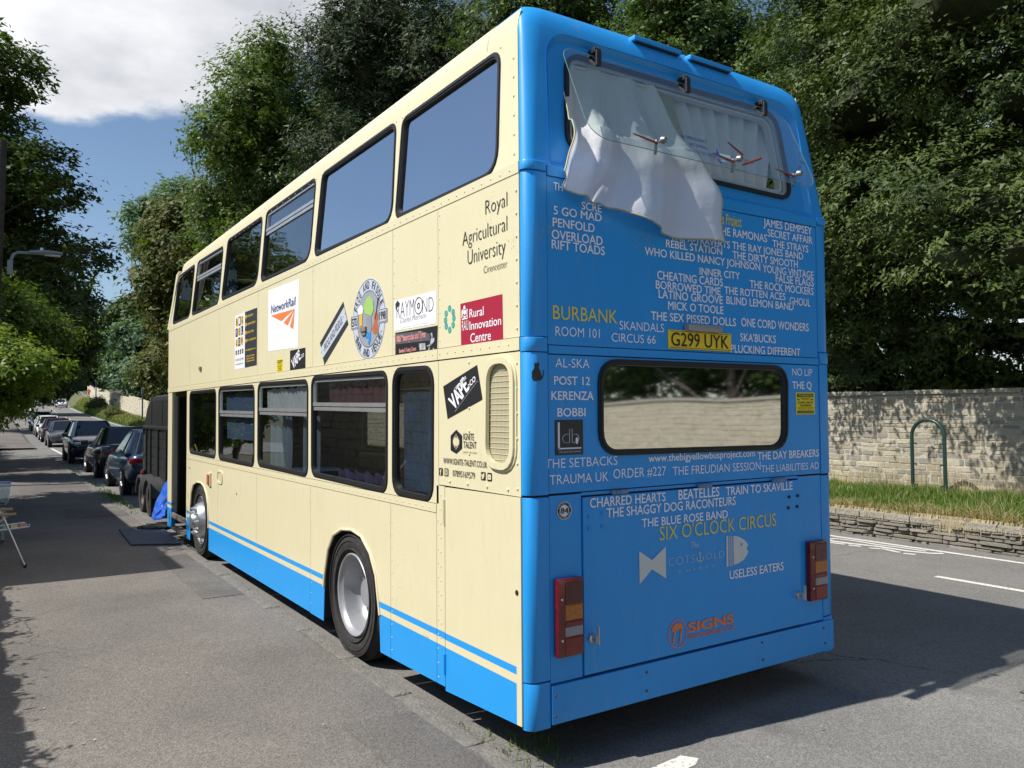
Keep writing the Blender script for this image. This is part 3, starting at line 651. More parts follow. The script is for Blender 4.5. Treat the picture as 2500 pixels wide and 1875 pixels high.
for z in np.arange(2.28, 3.08, 0.12): rivet((-0.0065, 0.025, z), (-1, 0, 0), 0.009)
for z in np.arange(3.2, 3.86, 0.11): rivet((KS * (z - 3.12) - 0.0065, yb(z) + 0.04, z), (-1, 0, 0), 0.008)
for k in ('U7', 'U6', 'U5', 'U4', 'U3', 'U2'):
    a, b = upc[k][0], upc[k][1]
    for i in range(9): y = a[0] + (b[0] - a[0]) * i / 8; z = 3.865; rivet((KS * (z - 3.12) - 0.007, y, z), (-1, 0, 0), 0.006)
rs = bobj('rivets', bm, M_CREAM, BUS, kind='stuff')

# ------------------------------------------------------------------ rear of the bus
def yr(z): return YR + KR * max(0, z - 3.12)
cR1 = crop(1250, 0, 2.765); cR2 = crop(1300, 450, 2.9493); cR3 = crop(1300, 850, 2.9493); cR4 = crop(1250, 1150, 2.5525)
def R_(cr, pts): return [RP(*cr(a, b)) for a, b in pts]
post = [(0.0, 0.0), (0.003, -0.018), (0.012, -0.035), (0.026, -0.047), (0.045, -0.0545), (0.075, -0.0575), (0.128, -0.0575)]
def corner_post(z0, z1, side, bulge=0.0, name='corner_post'):
    bm = bmesh.new(); rings = []
    for z, k in ((z0, 1), (z0 + 0.004, 0), (z1 - 0.004, 0), (z1, 1)):
        ring = []
        for x, y in post: ring.append(bm.verts.new(((x - bulge if side == 0 else 2.5 - x + bulge), y - bulge + k * 0.003, z)))
        ring.append(bm.verts.new(((0.128 if side == 0 else 2.372), 0.02, z))); ring.append(bm.verts.new(((0.006 if side == 0 else 2.494), 0.02, z)))
        rings.append(ring)
    for r0, r1 in zip(rings, rings[1:]):
        for i in range(len(r0)): j = (i + 1) % len(r0); bm.faces.new((r0[i], r0[j], r1[j], r1[i]))
    bm.faces.new(rings[0]); bm.faces.new(rings[-1])
    return bobj(name, bm, M_BLUE, BUS, smooth=True)
for s in (0, 1):
    corner_post(2.236, 3.098, s); corner_post(2.158, 2.232, s, 0.006, 'post_band'); corner_post(1.420, 2.154, s, 0.003); corner_post(0.475, 1.408, s); corner_post(0.235, 0.468, s)
    corner_post(3.102, 3.150, s, 0.008, 'post_band')
# flat rear panels
lamp_c = None
plate('name_panel', rect(0.132, 2.368, 2.197, 3.078), [], RM, 0.0, 0.012, M_BLUE, BUS)
plate('rear_rail', rect(0.132, 2.368, 2.150, 2.192), [], RM, -0.006, 0.012, M_BLUE, BUS)
plate('rear_rail', rect(0.132, 2.368, 3.082, 3.135), [], RM, -0.008, 0.012, M_BLUE, BUS)
rwq = rquad(R_(cR3, [(475, 85), (1825, 135), (1825, 720), (480, 765)]), 0.125)
plate('window_surround', rect(0.132, 2.368, 1.424, 2.144), [list(reversed(rwq))], RM, 0.0, 0.012, M_BLUE, BUS)
bm = bmesh.new(); ring_bm(bm, inset(rwq, -0.008), inset(rwq, 0.024), RM, -0.014, 0.03); ring_bm(bm, inset(rwq, 0.003), inset(rwq, 0.014), RM, -0.020, 0.0)
rwin = bobj('rear_window', bm, M_RUB, BUS, smooth=True)
# the sheet is curved in height like the real pane: it leans back, so it mirrors the wall across the road
q = inset(rwq, 0.018); x0 = min(p[0] for p in q); x1 = max(p[0] for p in q); z0 = min(p[1] for p in q); z1 = max(p[1] for p in q)
vs = [(p[0], YR + 0.004 + 0.004 * (p[1] - z0) + 0.0, p[1]) for p in q]
tr = tessellate_polygon([[Vector((p[0], p[1], 0)) for p in q]])
obj('pane', vs, [tuple(t) for t in tr], G_REAR, rwin)
hx0, hx1 = RP(*cR4(440, 700))[0], RP(*cR4(1790, 700))[0]
HZ0, HZ1 = 0.462, 1.385
plate('lamp_panel', rect(0.132, hx0 - 0.005, 0.455, 1.412), [], RM, 0.0, 0.012, M_BLUE, BUS)
plate('lamp_panel', rect(hx1 + 0.005, 2.368, 0.455, 1.412), [], RM, 0.0, 0.012, M_BLUE, BUS)
HT = plate('engine_hatch', rect(hx0, hx1, HZ0, 1.392), [], RM, -0.010, 0.006, M_BLUE, BUS)
plate('header_strip', rect(hx0 - 0.003, hx1 + 0.003, 1.402, 1.418), [], RM, 0.0, 0.012, M_BLUE, BUS)
plate('bumper', rect(0.132, 2.46, 0.252, 0.446), [], RM, -0.014, 0.02, M_BLUE, BUS)
bm = bmesh.new(); box(bm, 0.02, 2.48, YR + 0.014, YR + 0.03, 0.26, 3.12)
# backing frame with an opening behind the rear window is not needed below the waist: it is the engine bay
bm.free()
plate('rear_frame', rect(0.02, 2.48, 0.27, 3.10), [list(reversed(inset(rwq, -0.02)))], RM, 0.016, 0.030, M_DARK, BUS)
for a, b in ((612, 125), (1148, 86), (1613, 52)):
    L = RP(*cR4(a, b)); Rr_ = RP(*cR4(a + (96 if a < 1000 else 80), b))
    bm = bmesh.new(); tube(bm, [(L[0], YR - 0.016, L[1] - 0.006), (Rr_[0], YR - 0.016, L[1] - 0.006)], 0.012, 8); tube(bm, [(L[0] + 0.02, YR - 0.018, L[1] - 0.006), (L[0] + 0.024, YR - 0.018, L[1] - 0.006)], 0.014, 8); bobj('hatch_hinge', bm, mat('chipped_blue_hinge', (0.05, 0.2, 0.42), 0.5, 0.2, col2=(0.3, 0.32, 0.34), vscale=60), BUS, smooth=True)
for a, b in ((1716, 160), (1769, 153), (1712, 228), (1766, 220)):
    P = RP(*cR4(a, b)); bm = bmesh.new(); lathe(bm, [(0, -0.012), (0.009, -0.010), (0.011, 0)], 8, 'Y', (P[0], YR - 0.010, P[1])); bobj('bolt', bm, M_BLK, HT)
for a, b in ((471, 284), (553, 264), (471, 357), (555, 345)):
    P = RP(*cR4(a, b)); bm = bmesh.new(); lathe(bm, [(0, -0.010), (0.009, -0.008), (0.011, 0)], 8, 'Y', (P[0], YR - 0.010, P[1])); bobj('bolt', bm, M_BLUE, HT)
for a, b in ((260, 1398), (260, 1523), (828, 1250), (828, 1365), (1547, 1065), (1552, 1172), (1930, 975), (1940, 1070)):
    P = RP(*cR4(a, b)); bm = bmesh.new(); lathe(bm, [(0, -0.006), (0.007, -0.005), (0.009, 0)], 8, 'Y', (P[0], YR - 0.014, P[1])); bobj('bumper_screw', bm, mat('rusty_screw', (0.10, 0.09, 0.09), 0.6), BUS)
def lamp(q, cr):
    tl, tr, br, bl = [Vector(RP(*cr(*p))) for p in q]
    x0 = (tl.x + bl.x) / 2; x1 = (tr.x + br.x) / 2; z1 = (tl.y + tr.y) / 2; z0 = (bl.y + br.y) / 2; W = x1 - x0; H = z1 - z0
    red = mat('red_lens', (0.13, 0.004, 0.006), 0.22, coat=0.5, var=0.3, vscale=25); amb = mat('amber_rear_lens', (0.42, 0.13, 0.008), 0.22, coat=0.4, var=0.25, vscale=60)
    clr = mat('clear_ribbed_lens', (0.40, 0.38, 0.38), 0.25, coat=0.4, bump=0.8, bscale=180); br2 = mat('bright_red_lens', (0.20, 0.008, 0.008), 0.22, coat=0.4, var=0.3, vscale=40)
    bm = bmesh.new(); box(bm, x0, x1, YR - 0.042, YR, z0, z1, bev=0.016); t = bobj('tail_lamp', bm, red, BUS, smooth=True)
    for n_, f0, f1, m_ in (('stop_lens', 0.62, 0.96, mat('dark_red_lens', (0.085, 0.006, 0.008), 0.22, coat=0.4, var=0.2, vscale=25)), ('indicator_lens', 0.47, 0.665, amb), ('divider', 0.40, 0.455, br2), ('reversing_lens', 0.265, 0.385, clr), ('reflector', 0.04, 0.25, br2)):
        bm = bmesh.new(); box(bm, x0 + W * 0.27, x1 - W * 0.05, YR - 0.046, YR - 0.038, z0 + H * (f0 if n_ != 'stop_lens' else 0.68), z0 + H * f1, bev=0.004); bobj(n_, bm, m_, t)
    for f in (0.74, 0.22):
        bm = bmesh.new(); lathe(bm, [(0, -0.004), (0.005, -0.003), (0.007, 0)], 8, 'Y', (x0 + W * 0.16, YR - 0.042, z0 + H * f)); bobj('screw', bm, M_STEEL, t)
lamp([(255, 668), (415, 652), (420, 1130), (262, 1162)], cR4); lamp([(1827, 435), (1932, 423), (1938, 793), (1828, 808)], cR4)
def handle(kx, kz, lx0, lz0, lz1):
    K = RP(*cR4(kx, kz)); L = RP(*cR4(lx0, (lz0 + lz1) / 2)); h = abs(RP(*cR4(lx0, lz0))[1] - RP(*cR4(lx0, lz1))[1])
    bm = bmesh.new(); lathe(bm, [(0, -0.045), (0.008, -0.045), (0.010, -0.02), (0.022, -0.016), (0.026, 0)], 14, 'Y', (K[0], YR - 0.010, K[1])); k = bobj('hatch_lock', bm, M_STEEL, BUS, smooth=True)
    bm = bmesh.new(); vs_ = box(bm, K[0] + 0.004, K[0] + 0.010, YR - 0.072, YR - 0.052, K[1] - h * 0.25, K[1] + h * 0.70, bev=0.0025)
    box(bm, K[0] - 0.005, K[0] + 0.006, YR - 0.06, YR - 0.03, K[1] - 0.02, K[1] + 0.02)
    bobj('lever', bm, mat('bare_alloy', (0.6, 0.6, 0.58), 0.35, 0.5), k)
handle(485, 1038, 518, 950, 1072); handle(1770, 770, 1805, 695, 790)
# number plate and its lamp
pq = R_(cR2, [(970, 1047), (1420, 1075), (1417, 1205), (970, 1183)]); px0 = pq[0][0]; px1 = pq[1][0]; pz1 = (pq[0][1] + pq[1][1]) / 2; pz0 = (pq[2][1] + pq[3][1]) / 2
bm = bmesh.new(); box(bm, px0, px1, YR - 0.012, YR - 0.001, pz0, pz1, bev=0.003); NP = bobj('number_plate', bm, M_PLATE, BUS)
bm = bmesh.new(); W = 0.004
for r in ((px0 + .006, px1 - .006, pz1 - .009, pz1 - .006), (px0 + .006, px1 - .006, pz0 + .006, pz0 + .009)): box(bm, r[0], r[1], YR - 0.013, YR - 0.0125, r[2], r[3])
bobj('plate_border', bm, M_BLK, NP)
lq = R_(cR2, [(1085, 1002), (1325, 1058)]); bm = bmesh.new(); box(bm, lq[0][0], lq[1][0], YR - 0.05, YR - 0.004, lq[0][1] - 0.045, lq[0][1] - 0.004, bev=0.008); bobj('plate_lamp', bm, mat('grey_lamp_cover', (0.33, 0.34, 0.35), 0.4, 0.3), BUS, smooth=True)
# ---- upper rear dome with its recessed window
rowsd = [(3.10, 0.0, 0.058), (3.18, 0.0, 0.060), (3.5, 0.0, 0.075), (3.72, 0.0, 0.09), (3.86, 0.0, 0.11), (3.93, 0.006, 0.12), (3.98, 0.018, 0.13), (4.03, 0.042, 0.14), (4.075, 0.08, 0.15), (4.110, 0.135, 0.16), (4.14, 0.22, 0.17), (4.162, 0.36, 0.18)]
def th(z):
    if z <= 3.9: return KS * max(0, z - 3.12)
    zz = [p[1] for p in prof[:7]]; xx = [p[0] for p in prof[:7]]
    return float(np.interp(z, zz, xx)) if z < 4.160 else 0.9
bm = bmesh.new(); rings = []; NA = 9; NX = 40
for z, back, r in rowsd:
    yc = yr(min(z, 3.9)) + back; t = th(z); xl, xr = t, 2.5 - t; ring = []
    r = min(r, (xr - xl) / 2 - 0.01)
    # plan corner: leaves the side at (t, y0) and meets the rear at (t + r, yc)
    y0 = yr(min(z, 3.9)) + 0.055 + back
    yf = max(0.16 if z < 3.99 else 0.43, y0 + 0.02)
    ring.append((xl + 0.003, yf, z))
    for k in range(NA + 1):
        a = k / NA * PI / 2; ring.append((xl + r - r * math.cos(a), y0 + (yc - y0) * math.sin(a), z))
    for k in range(1, NX): ring.append((xl + r + (xr - xl - 2 * r) * k / NX, yc - 0.010 * math.sin(PI * k / NX), z))
    for k in range(NA, -1, -1):
        a = k / NA * PI / 2; ring.append((xr - r + r * math.cos(a), y0 + (yc - y0) * math.sin(a), z))
    ring.append((xr - 0.003, yf, z))
    rings.append([bm.verts.new(p) for p in ring])
for r0, r1 in zip(rings, rings[1:]):
    for i in range(len(r0) - 1): bm.faces.new((r0[i], r0[i + 1], r1[i + 1], r1[i]))
# cut: remove cells inside the raised surround, then rebuild as a recessed plate
s_in = rquad([(0.205, 3.925), (2.295, 3.925), (2.345, 3.150), (0.155, 3.150)], [0.17, 0.17, 0.04, 0.04], 8)
outer_rear = [(0.13 - 0.002, 3.104), (2.372, 3.104)]
bmesh.ops.recalc_face_normals(bm, faces=bm.faces)
me = bpy.data.meshes.new('rear_dome'); bm.to_mesh(me); bm.free()
dome = link('rear_dome', me, M_BLUE, BUS, smooth='all')
# boolean cut of the recess
cbm = bmesh.new(); A = s_in
va = [cbm.verts.new(up_rear(p[0], p[1], -0.2)) for p in A]; vb = [cbm.verts.new(up_rear(p[0], p[1], 0.16)) for p in A]
cbm.faces.new(va); cbm.faces.new(vb[::-1])
for i in range(len(A)): j = (i + 1) % len(A); cbm.faces.new((va[i], vb[i], vb[j], va[j]))
bmesh.ops.recalc_face_normals(cbm, faces=cbm.faces)
cme = bpy.data.meshes.new('cut'); cbm.to_mesh(cme); cbm.free(); cut = bpy.data.objects.new('cut', cme); C.objects.link(cut)
md = dome.modifiers.new('b', 'BOOLEAN'); md.operation = 'DIFFERENCE'; md.object = cut; md.solver = 'EXACT'
bpy.context.view_layer.update(); dg = bpy.context.evaluated_depsgraph_get(); nm = bpy.data.meshes.new_from_object(dome.evaluated_get(dg))
dome.modifiers.clear(); bpy.data.objects.remove(cut)
ctr = [(p.index, up_rear(0, 0, 0)) for p in nm.polygons[:0]]
b2 = bmesh.new(); b2.from_mesh(nm)
def inside(x, z, P):
    c = False; n = len(P); j = n - 1
    for i in range(n):
        if (P[i][1] > z) != (P[j][1] > z) and x < (P[j][0] - P[i][0]) * (z - P[i][1]) / (P[j][1] - P[i][1]) + P[i][0]: c = not c
        j = i
    return c
kill = [f for f in b2.faces if (lambda c: inside(c.x, c.z, s_in) or c.y > 0.9)(f.calc_center_median())]
kill += [f for f in b2.faces if f not in kill and abs(f.normal.y) < 0.5 and f.calc_center_median().y > 0.2 and inside(f.calc_center_median().x, f.calc_center_median().z, inset(s_in, -0.01)) and f.calc_center_median().z < 3.9]
bmesh.ops.delete(b2, geom=kill, context='FACES'); b2.to_mesh(nm); b2.free()
dome.data = nm
nm.polygons.foreach_set('use_smooth', [True] * len(nm.polygons)); nm.set_sharp_from_angle(angle=math.radians(40))
# sloping return and recessed plate with the window opening
uwc = [onTiltR(*p) for p in [(1385.6, 123), (1901, 274.9), (1941.5, 488.2), (1389.2, 360.6)]]
uwq = rquad(uwc, [0.11, 0.13, 0.12, 0.10], 7)
bm = bmesh.new(); s2 = inset(s_in, 0.030); RD = 0.030
r0 = [bm.verts.new(up_rear(p[0], p[1], -0.0035)) for p in inset(s_in, -0.004)]; r1 = [bm.verts.new(up_rear(p[0], p[1], RD)) for p in s2]
for i in range(len(r0)): j = (i + 1) % len(r0); bm.faces.new((r0[i], r0[j], r1[j], r1[i]))
bobj('recess_edge', bm, M_BLUE, BUS, smooth='all')
plate('rear_window_panel', inset(s2, -0.002), [list(reversed(uwq))], up_rear, RD, RD + 0.012, M_BLUE, BUS)
bm = bmesh.new(); ring_bm(bm, inset(uwq, -0.006), inset(uwq, 0.020), up_rear, RD - 0.016, RD + 0.03)
ew = bobj('emergency_window', bm, M_RUB, BUS, smooth=True)
bm = bmesh.new(); ring_bm(bm, inset(uwq, 0.021), inset(uwq, 0.040), up_rear, RD - 0.002, RD + 0.05); bobj('inner_frame', bm, M_ALU, ew)
bm = bmesh.new(); ring_bm(bm, inset(uwq, 0.046), inset(uwq, 0.060), up_rear, RD + 0.02, RD + 0.07); bobj('inner_frame', bm, mat('white_frame', (0.55, 0.56, 0.54), 0.5), ew)
# swung-out pane
hz = 3.845; hy = yr(hz) + RD - 0.03; bz = 3.275; by = -0.215
pn = rquad([(0.30, 0), (2.18, 0), (2.18, 1), (0.30, 1)], [0.10, 0.10, 0.14, 0.14], 8)
def pane_pt(x, v, d=0.0): return Vector((x, hy + (by - hy) * v - d * 0.92, hz + (bz - hz) * v - d * 0.35))
# corner radii are in x metres and v; convert v to metres
pn = rquad([(0.30, 0), (2.18, 0), (2.18, 0.62), (0.30, 0.62)], [0.08, 0.12, 0.13, 0.13], 8)
vs = [pane_pt(a, b / 0.62, 0.0) for a, b in pn] + [pane_pt(a, b / 0.62, 0.006) for a, b in pn]; n = len(pn)
tr = tessellate_polygon([[Vector((a, b, 0)) for a, b in pn]])
obj('hinged_pane', vs, [tuple(t) for t in tr] + [tuple(n + i for i in t) for t in tr] , G_CLEAR, ew)
bm = bmesh.new()
rim_pts = [pane_pt(a, b / 0.62, 0.003) for a, b in pn]; tube(bm, rim_pts + [rim_pts[0]], 0.0022, 5, cap=False); bobj('pane_edge', bm, mat('green_glass_edge', (0.16, 0.26, 0.23), 0.25), ew)
for hx in (0.54, 1.24, 1.95):
    bm = bmesh.new(); box(bm, hx - 0.024, hx + 0.024, hy - 0.030, hy + 0.03, hz + 0.012, hz + 0.040, bev=0.006); box(bm, hx - 0.018, hx + 0.018, hy - 0.042, hy - 0.024, hz - 0.065, hz + 0.025, bev=0.006); bobj('pane_hinge', bm, M_BLK, ew)
for hx, tw in ((0.80, 0), (1.42, 1), (1.98, 0)):
    c = pane_pt(hx, 0.93); t0 = Vector((c.x, c.y, c.z))
    bm = bmesh.new(); lathe(bm, [(0, -0.035), (0.012, -0.033), (0.020, -0.02), (0.022, -0.010), (0.008, -0.006), (0.008, 0.02)], 16, 'Y', t0 + Vector((0.02, 0, 0.035))); tube(bm, [t0 + Vector((-0.02, 0.0, 0.03)), t0 + Vector((-0.03, 0.0, -0.05))], 0.009, 6)
    k = bobj('catch', bm, mat('dull_catch_metal', (0.28, 0.27, 0.26), 0.4, 0.7, var=0.3, vscale=60), ew, smooth=True)
    bm = bmesh.new(); tube(bm, [t0 + Vector((-0.17, 0.02, 0.045)), t0 + Vector((-0.02, -0.01, 0.01))], [0.004, 0.008], 8)
    if tw: tube(bm, [t0 + Vector((0.03, -0.03, -0.005)), t0 + Vector((0.17, -0.05, 0.055))], [0.008, 0.009], 8); tube(bm, [t0 + Vector((-0.10, -0.03, 0.11)), t0 + Vector((0.02, -0.04, 0.05))], [0.004, 0.007], 8)
    bobj('red_handle', bm, mat('red_handle_paint', (0.20, 0.045, 0.04), 0.45), k, smooth=True)
# eyebrow vents
for a0, b0, a1, b1 in ((818, 268, 1140, 378), (1195, 395, 1480, 498)):
    A = onY(*cR1(a0, b0), 0.06); B = onY(*cR1(a1, b1), 0.06)
    zc = (A.z + B.z) / 2 + 0.01; ya = yr(3.9) + 0.030
    bm = bmesh.new(); box(bm, A.x, B.x, ya - 0.030, ya + 0.06, zc - 0.010, zc + 0.022, bev=0.012); v_ = bobj('roof_vent', bm, M_BLUE, BUS, smooth=True)
    bm = bmesh.new(); box(bm, A.x + 0.02, B.x - 0.02, ya - 0.022, ya + 0.03, zc - 0.016, zc - 0.009); bobj('vent_slot', bm, M_BLK, v_)
# --- curtain blown out of the window
def interp(pts, t):
    t = max(0, min(1, t)) * (len(pts) - 1); i = min(int(t), len(pts) - 2); f = t - i
    return Vector(pts[i]) * (1 - f) + Vector(pts[i + 1]) * f
left_e = [(0.335, 3.80), (0.318, 3.62), (0.300, 3.46), (0.235, 3.27), (0.150, 3.075)]
bot_e = [(0.150, 3.075), (0.20, 3.015), (0.27, 2.975), (0.36, 2.965), (0.46, 2.975), (0.53, 2.935), (0.72, 2.892), (0.86, 2.862), (1.03, 2.852), (1.20, 2.845), (1.375, 2.843)]
right_e = [(1.02, 3.80), (1.10, 3.62), (1.20, 3.42), (1.30, 3.25), (1.365, 3.10), (1.375, 2.843)]
top_e = [(0.335, 3.80), (1.02, 3.80)]
NU, NV = 110, 70; vs = []; fs = []
for j in range(NV + 1):
    v = j / NV
    for i in range(NU + 1):
        u = i / NU
        L_ = interp(left_e, v); R2 = interp(right_e, v); T_ = interp(top_e, u); B_ = interp(bot_e, u)
        P = (1 - u) * L_ + u * R2 + (1 - v) * T_ + v * B_ - ((1 - u) * (1 - v) * Vector(top_e[0]) + u * (1 - v) * Vector(top_e[1]) + (1 - u) * v * Vector(bot_e[0]) + u * v * Vector(bot_e[-1]))
        z = P.y
        inner = yr(max(z, 3.12)) + 0.05
        s = 1 / (1 + math.exp((z - 3.40) * 13))            # passes over the sill
        y = inner * (1 - s) + (-0.105 - 0.05 * max(0, 3.2 - z)) * s
        amp = 0.012 + 0.034 * v
        f = math.sin(2 * PI * (3.3 * u + 0.30 * v) + 0.9 * math.sin(6 * u)) + 0.10 * math.sin(2 * PI * 11.3 * u + 4 * v) + 0.35 * math.sin(2 * PI * (2.1 * u - 1.1 * v) + 1) + 0.25 * math.sin(2 * PI * (3.2 * v + 1.9 * u))
        f = math.copysign(abs(f) ** 0.8, f)
        vs.append((P.x, y - amp * f - (0.02 if s > 0.5 else 0), z))
for j in range(NV):
    for i in range(NU): a = j * (NU + 1) + i; fs.append((a, a + 1, a + NU + 2, a + NU + 1))
m_cl = bpy.data.materials.new('thin_white_cloth'); nt, b_ = nodes_of(m_cl); b_.inputs['Base Color'].default_value = (0.90, 0.90, 0.91, 1); b_.inputs['Roughness'].default_value = 0.9
tr_ = nt.nodes.new('ShaderNodeBsdfTranslucent'); tr_.inputs[0].default_value = (0.85, 0.86, 0.9, 1); ms_ = nt.nodes.new('ShaderNodeMixShader'); ms_.inputs[0].default_value = 0.45
tcn = nt.nodes.new('ShaderNodeTexCoord'); nn_ = nt.nodes.new('ShaderNodeTexNoise'); nn_.inputs['Scale'].default_value = 9; nn_.inputs['Detail'].default_value = 6; nt.links.new(tcn.outputs['Object'], nn_.inputs['Vector'])
bp_ = nt.nodes.new('ShaderNodeBump'); bp_.inputs['Strength'].default_value = 0.5; bp_.inputs['Distance'].default_value = 0.03; nt.links.new(nn_.outputs[0], bp_.inputs['Height']); nt.links.new(bp_.outputs[0], b_.inputs['Normal'])
nt.links.new(b_.outputs[0], ms_.inputs[1]); nt.links.new(tr_.outputs[0], ms_.inputs[2]); nt.links.new(ms_.outputs[0], nt.nodes['Material Output'].inputs[0])
cl = obj('curtain', vs, fs, m_cl, BUS, 'white curtain blown out through the open rear window', smooth='all')
hem = [Vector(vs[j * (NU + 1)]) for j in range(25, NV + 1)] + [Vector(vs[NV * (NU + 1) + i]) for i in range(NU + 1)] + [Vector(vs[j * (NU + 1) + NU]) for j in range(NV, 30, -1)]
bm = bmesh.new(); tube(bm, [h + Vector((0, -0.002, 0)) for h in hem], 0.0045, 4); bobj('hem', bm, mat('ochre_hem', (0.50, 0.30, 0.12), 0.8, col2=(0.3, 0.42, 0.3), vscale=7), cl)
# second curtain on the right inside the glass, with a printed edge strip
def rcurtain(x0, x1, xb0, xb1, zt_, zb_, m, folds, amp, dy, name='curtain'):
    n = 80; vs = []; fs = []
    for j in range(13):
        v = j / 12; z = zt_ + (zb_ - zt_) * v
        for i in range(n + 1):
            u = i / n; xa = x0 + (xb0 - x0) * v ** 0.8; xb = x1 + (xb1 - x1) * v
            vs.append((xa + (xb - xa) * u, yr(z) + dy + amp * math.sin(2 * PI * folds * u + 1.5 * math.sin(4 * u) + v), z))
    for j in range(12):
        for i in range(n): a = j * (n + 1) + i; fs.append((a, a + 1, a + n + 2, a + n + 1))
    return obj(name, vs, fs, m, BUS, smooth='all')
rcurtain(1.12, 2.18, 1.30, 2.02, 3.80, 3.24, m_cl, 8, 0.022, 0.12)
rcurtain(1.02, 1.20, 1.22, 1.36, 3.80, 3.20, mat('printed_curtain_edge', (0.42, 0.27, 0.10), 0.9, col2=(0.10, 0.28, 0.16), vscale=5), 1, 0.012, 0.085, 'printed_strip')
# ================================================================== LETTERING AND STICKERS
def rtext(s, cr, L, top, base, R, m=None, bold=0.018, y=-0.003, **k):
    a = RP(*cr(L, base)); b = RP(*cr(L, top)); c = RP(*cr(R, base))
    k.setdefault('parent', BUS)
    return text(s, (a[0], YR + y, a[1]), (1, 0, 0), (0, 0, 1), c[0] - a[0], b[1] - a[1], m or M_LET, bold=bold, **k)
for s, L, t, b, R in (('5 GO MAD', 148, 155, 215, 495), ('PENFOLD', 142, 240, 302, 445), ('OVERLOAD', 135, 325, 390, 502), ('RIFT TOADS', 135, 398, 462, 518),
        ('SCRE', 350, 125, 180, 495), ('TH', 148, -15, 38, 215), ('WHO KILLED NANCY JOHNSON', 805, 450, 508, 1635), ('REBEL STATION', 958, 398, 452, 1362), ('THE X-TRAVERTS', 990, 345, 397, 1418),
        ('THE RAMONAS', 1322, 300, 358, 1685), ('JAMES DEMPSEY', 1660, 245, 300, 2007), ('SECRET AFFAIR', 1690, 322, 375, 2012), ('THE RAY JONES BAND', 1435, 412, 465, 1945),
        ('THE STRAYS', 1725, 400, 450, 1982), ('THE DIRTY SMOOTH', 1437, 480, 535, 1907), ('YOUNG VINTAGE', 1655, 578, 632, 2020), ('FALSE FLAGS', 1748, 648, 703, 2022), ('INNER CITY', 1200, 598, 650, 1490),
        ('THE ROCK MOCKERS', 1562, 690, 745, 2020), ('CHEATING CARDS', 895, 622, 682, 1368), ('BORROWED TIME', 885, 692, 750, 1352), ('THE ROTTEN ACES', 1378, 735, 788, 1818), ('GHOUL', 1848, 812, 865, 1998),
        ('LATINO GROOVE', 905, 758, 818, 1367), ('BLIND LEMON BAND', 1393, 805, 860, 1877), ('MICK O TOOLE', 973, 842, 900, 1372), ('THE SEX PISSED DOLLS', 850, 915, 975, 1462), ('ONE CORD WONDERS', 1500, 962, 1022, 1985),
        ("SKA'BUCKS", 1493, 1072, 1128, 1750), ('PLUCKING DIFFERENT', 1425, 1155, 1210, 1925)):
    rtext(s, cR2, L, t, b, R, bold=0.024)
for s, L, t, b, R, m in (('BURBANK', 145, 870, 970, 608, M_YLET), ('SKANDALS', 625, 982, 1045, 945, M_LET), ('ROOM 101', 163, 1022, 1090, 482, M_LET), ('CIRCUS 66', 567, 1070, 1132, 885, M_LET)):
    rtext(s, cR2, L, t, b, R, m, bold=-0.004 if m is M_LET else 0.0)
rtext('Bus Project', cR2, 1322, 200, 278, 1502, M_YLET, bold=0.008)
rtext('G299 UYK', cR2, 987, 1066, 1162, 1400, M_BLK, bold=0.016, y=-0.0138, parent=NP)
for s, L, t, b, R, w in (('AL-SKA', 163, 72, 137, 408, 0), ('POST 12', 152, 202, 262, 412, 1), ('KERENZA', 133, 310, 372, 438, 1), ('BOBBI', 177, 432, 492, 380, 1), ('THE SETBACKS', 90, 800, 868, 610, 0),
        ('TRAUMA UK', 122, 915, 985, 545, 0), ('ORDER #227', 580, 872, 940, 960, 0), ('THE FREUDIAN SESSION', 1008, 855, 917, 1640, 0), ('THE LIABILITIES AD', 1645, 845, 897, 2060, 0),
        ('www.thebigyellowbusproject.com', 832, 767, 820, 1600, 1), ('THE DAY BREAKERS', 1618, 750, 805, 2060, 1), ('NO LIP', 1868, 145, 197, 2012, 0), ('THE Q', 1868, 240, 292, 2007, 1)):
    rtext(s, cR3, L, t, b, R, bold=0.024 if w else -0.004)
HY = -0.0135
for s, L, t, b, R, m, w in (('CHARRED HEARTS', 475, 170, 228, 947, M_LET, 1), ('BEATELLES', 1027, 118, 178, 1282, M_LET, 1), ('TRAIN TO SKAVILLE', 1322, 100, 152, 1738, M_LET, 1), ('THE SHAGGY DOG RACONTEURS', 580, 232, 290, 1385, M_LET, 1),
        ('THE BLUE ROSE BAND', 798, 298, 350, 1335, M_LET, 1), ("SIX O'CLOCK CIRCUS", 910, 345, 432, 1637, M_YLET, 0), ('USELESS EATERS', 1345, 620, 672, 1683, M_LET, 1)):
    rtext(s, cR4, L, t, b, R, m, bold=0.022 if w else -0.006, y=HY)
M_CHIP = mat('pale_vinyl', (0.62, 0.64, 0.62), 0.5)
rtext('COTS', cR4, 967, 540, 592, 1128, M_CHIP, bold=-0.028, y=HY, space=1.2); rtext('OLD', cR4, 1197, 510, 552, 1312, M_CHIP, bold=-0.028, y=HY, space=1.2)
rtext('The', cR4, 1108, 440, 480, 1152, M_CHIP, bold=-0.012, y=HY, shear=0.3); rtext('C H I P P Y', cR4, 1028, 615, 635, 1255, M_CHIP, bold=-0.02, y=HY, space=1.3)
bm = bmesh.new(); H = lambda a, b: Vector((RP(*cR4(a, b))[0], YR + HY, RP(*cR4(a, b))[1]))
for pts in ([(1162, 515), (1162, 560)], [(1142, 535), (1143, 550), (1150, 558), (1160, 562), (1172, 556), (1179, 547), (1180, 530)], [(1155, 512), (1162, 503), (1168, 511), (1162, 517), (1155, 512)]):
    tube(bm, [H(*p) for p in pts], 0.0035, 4)
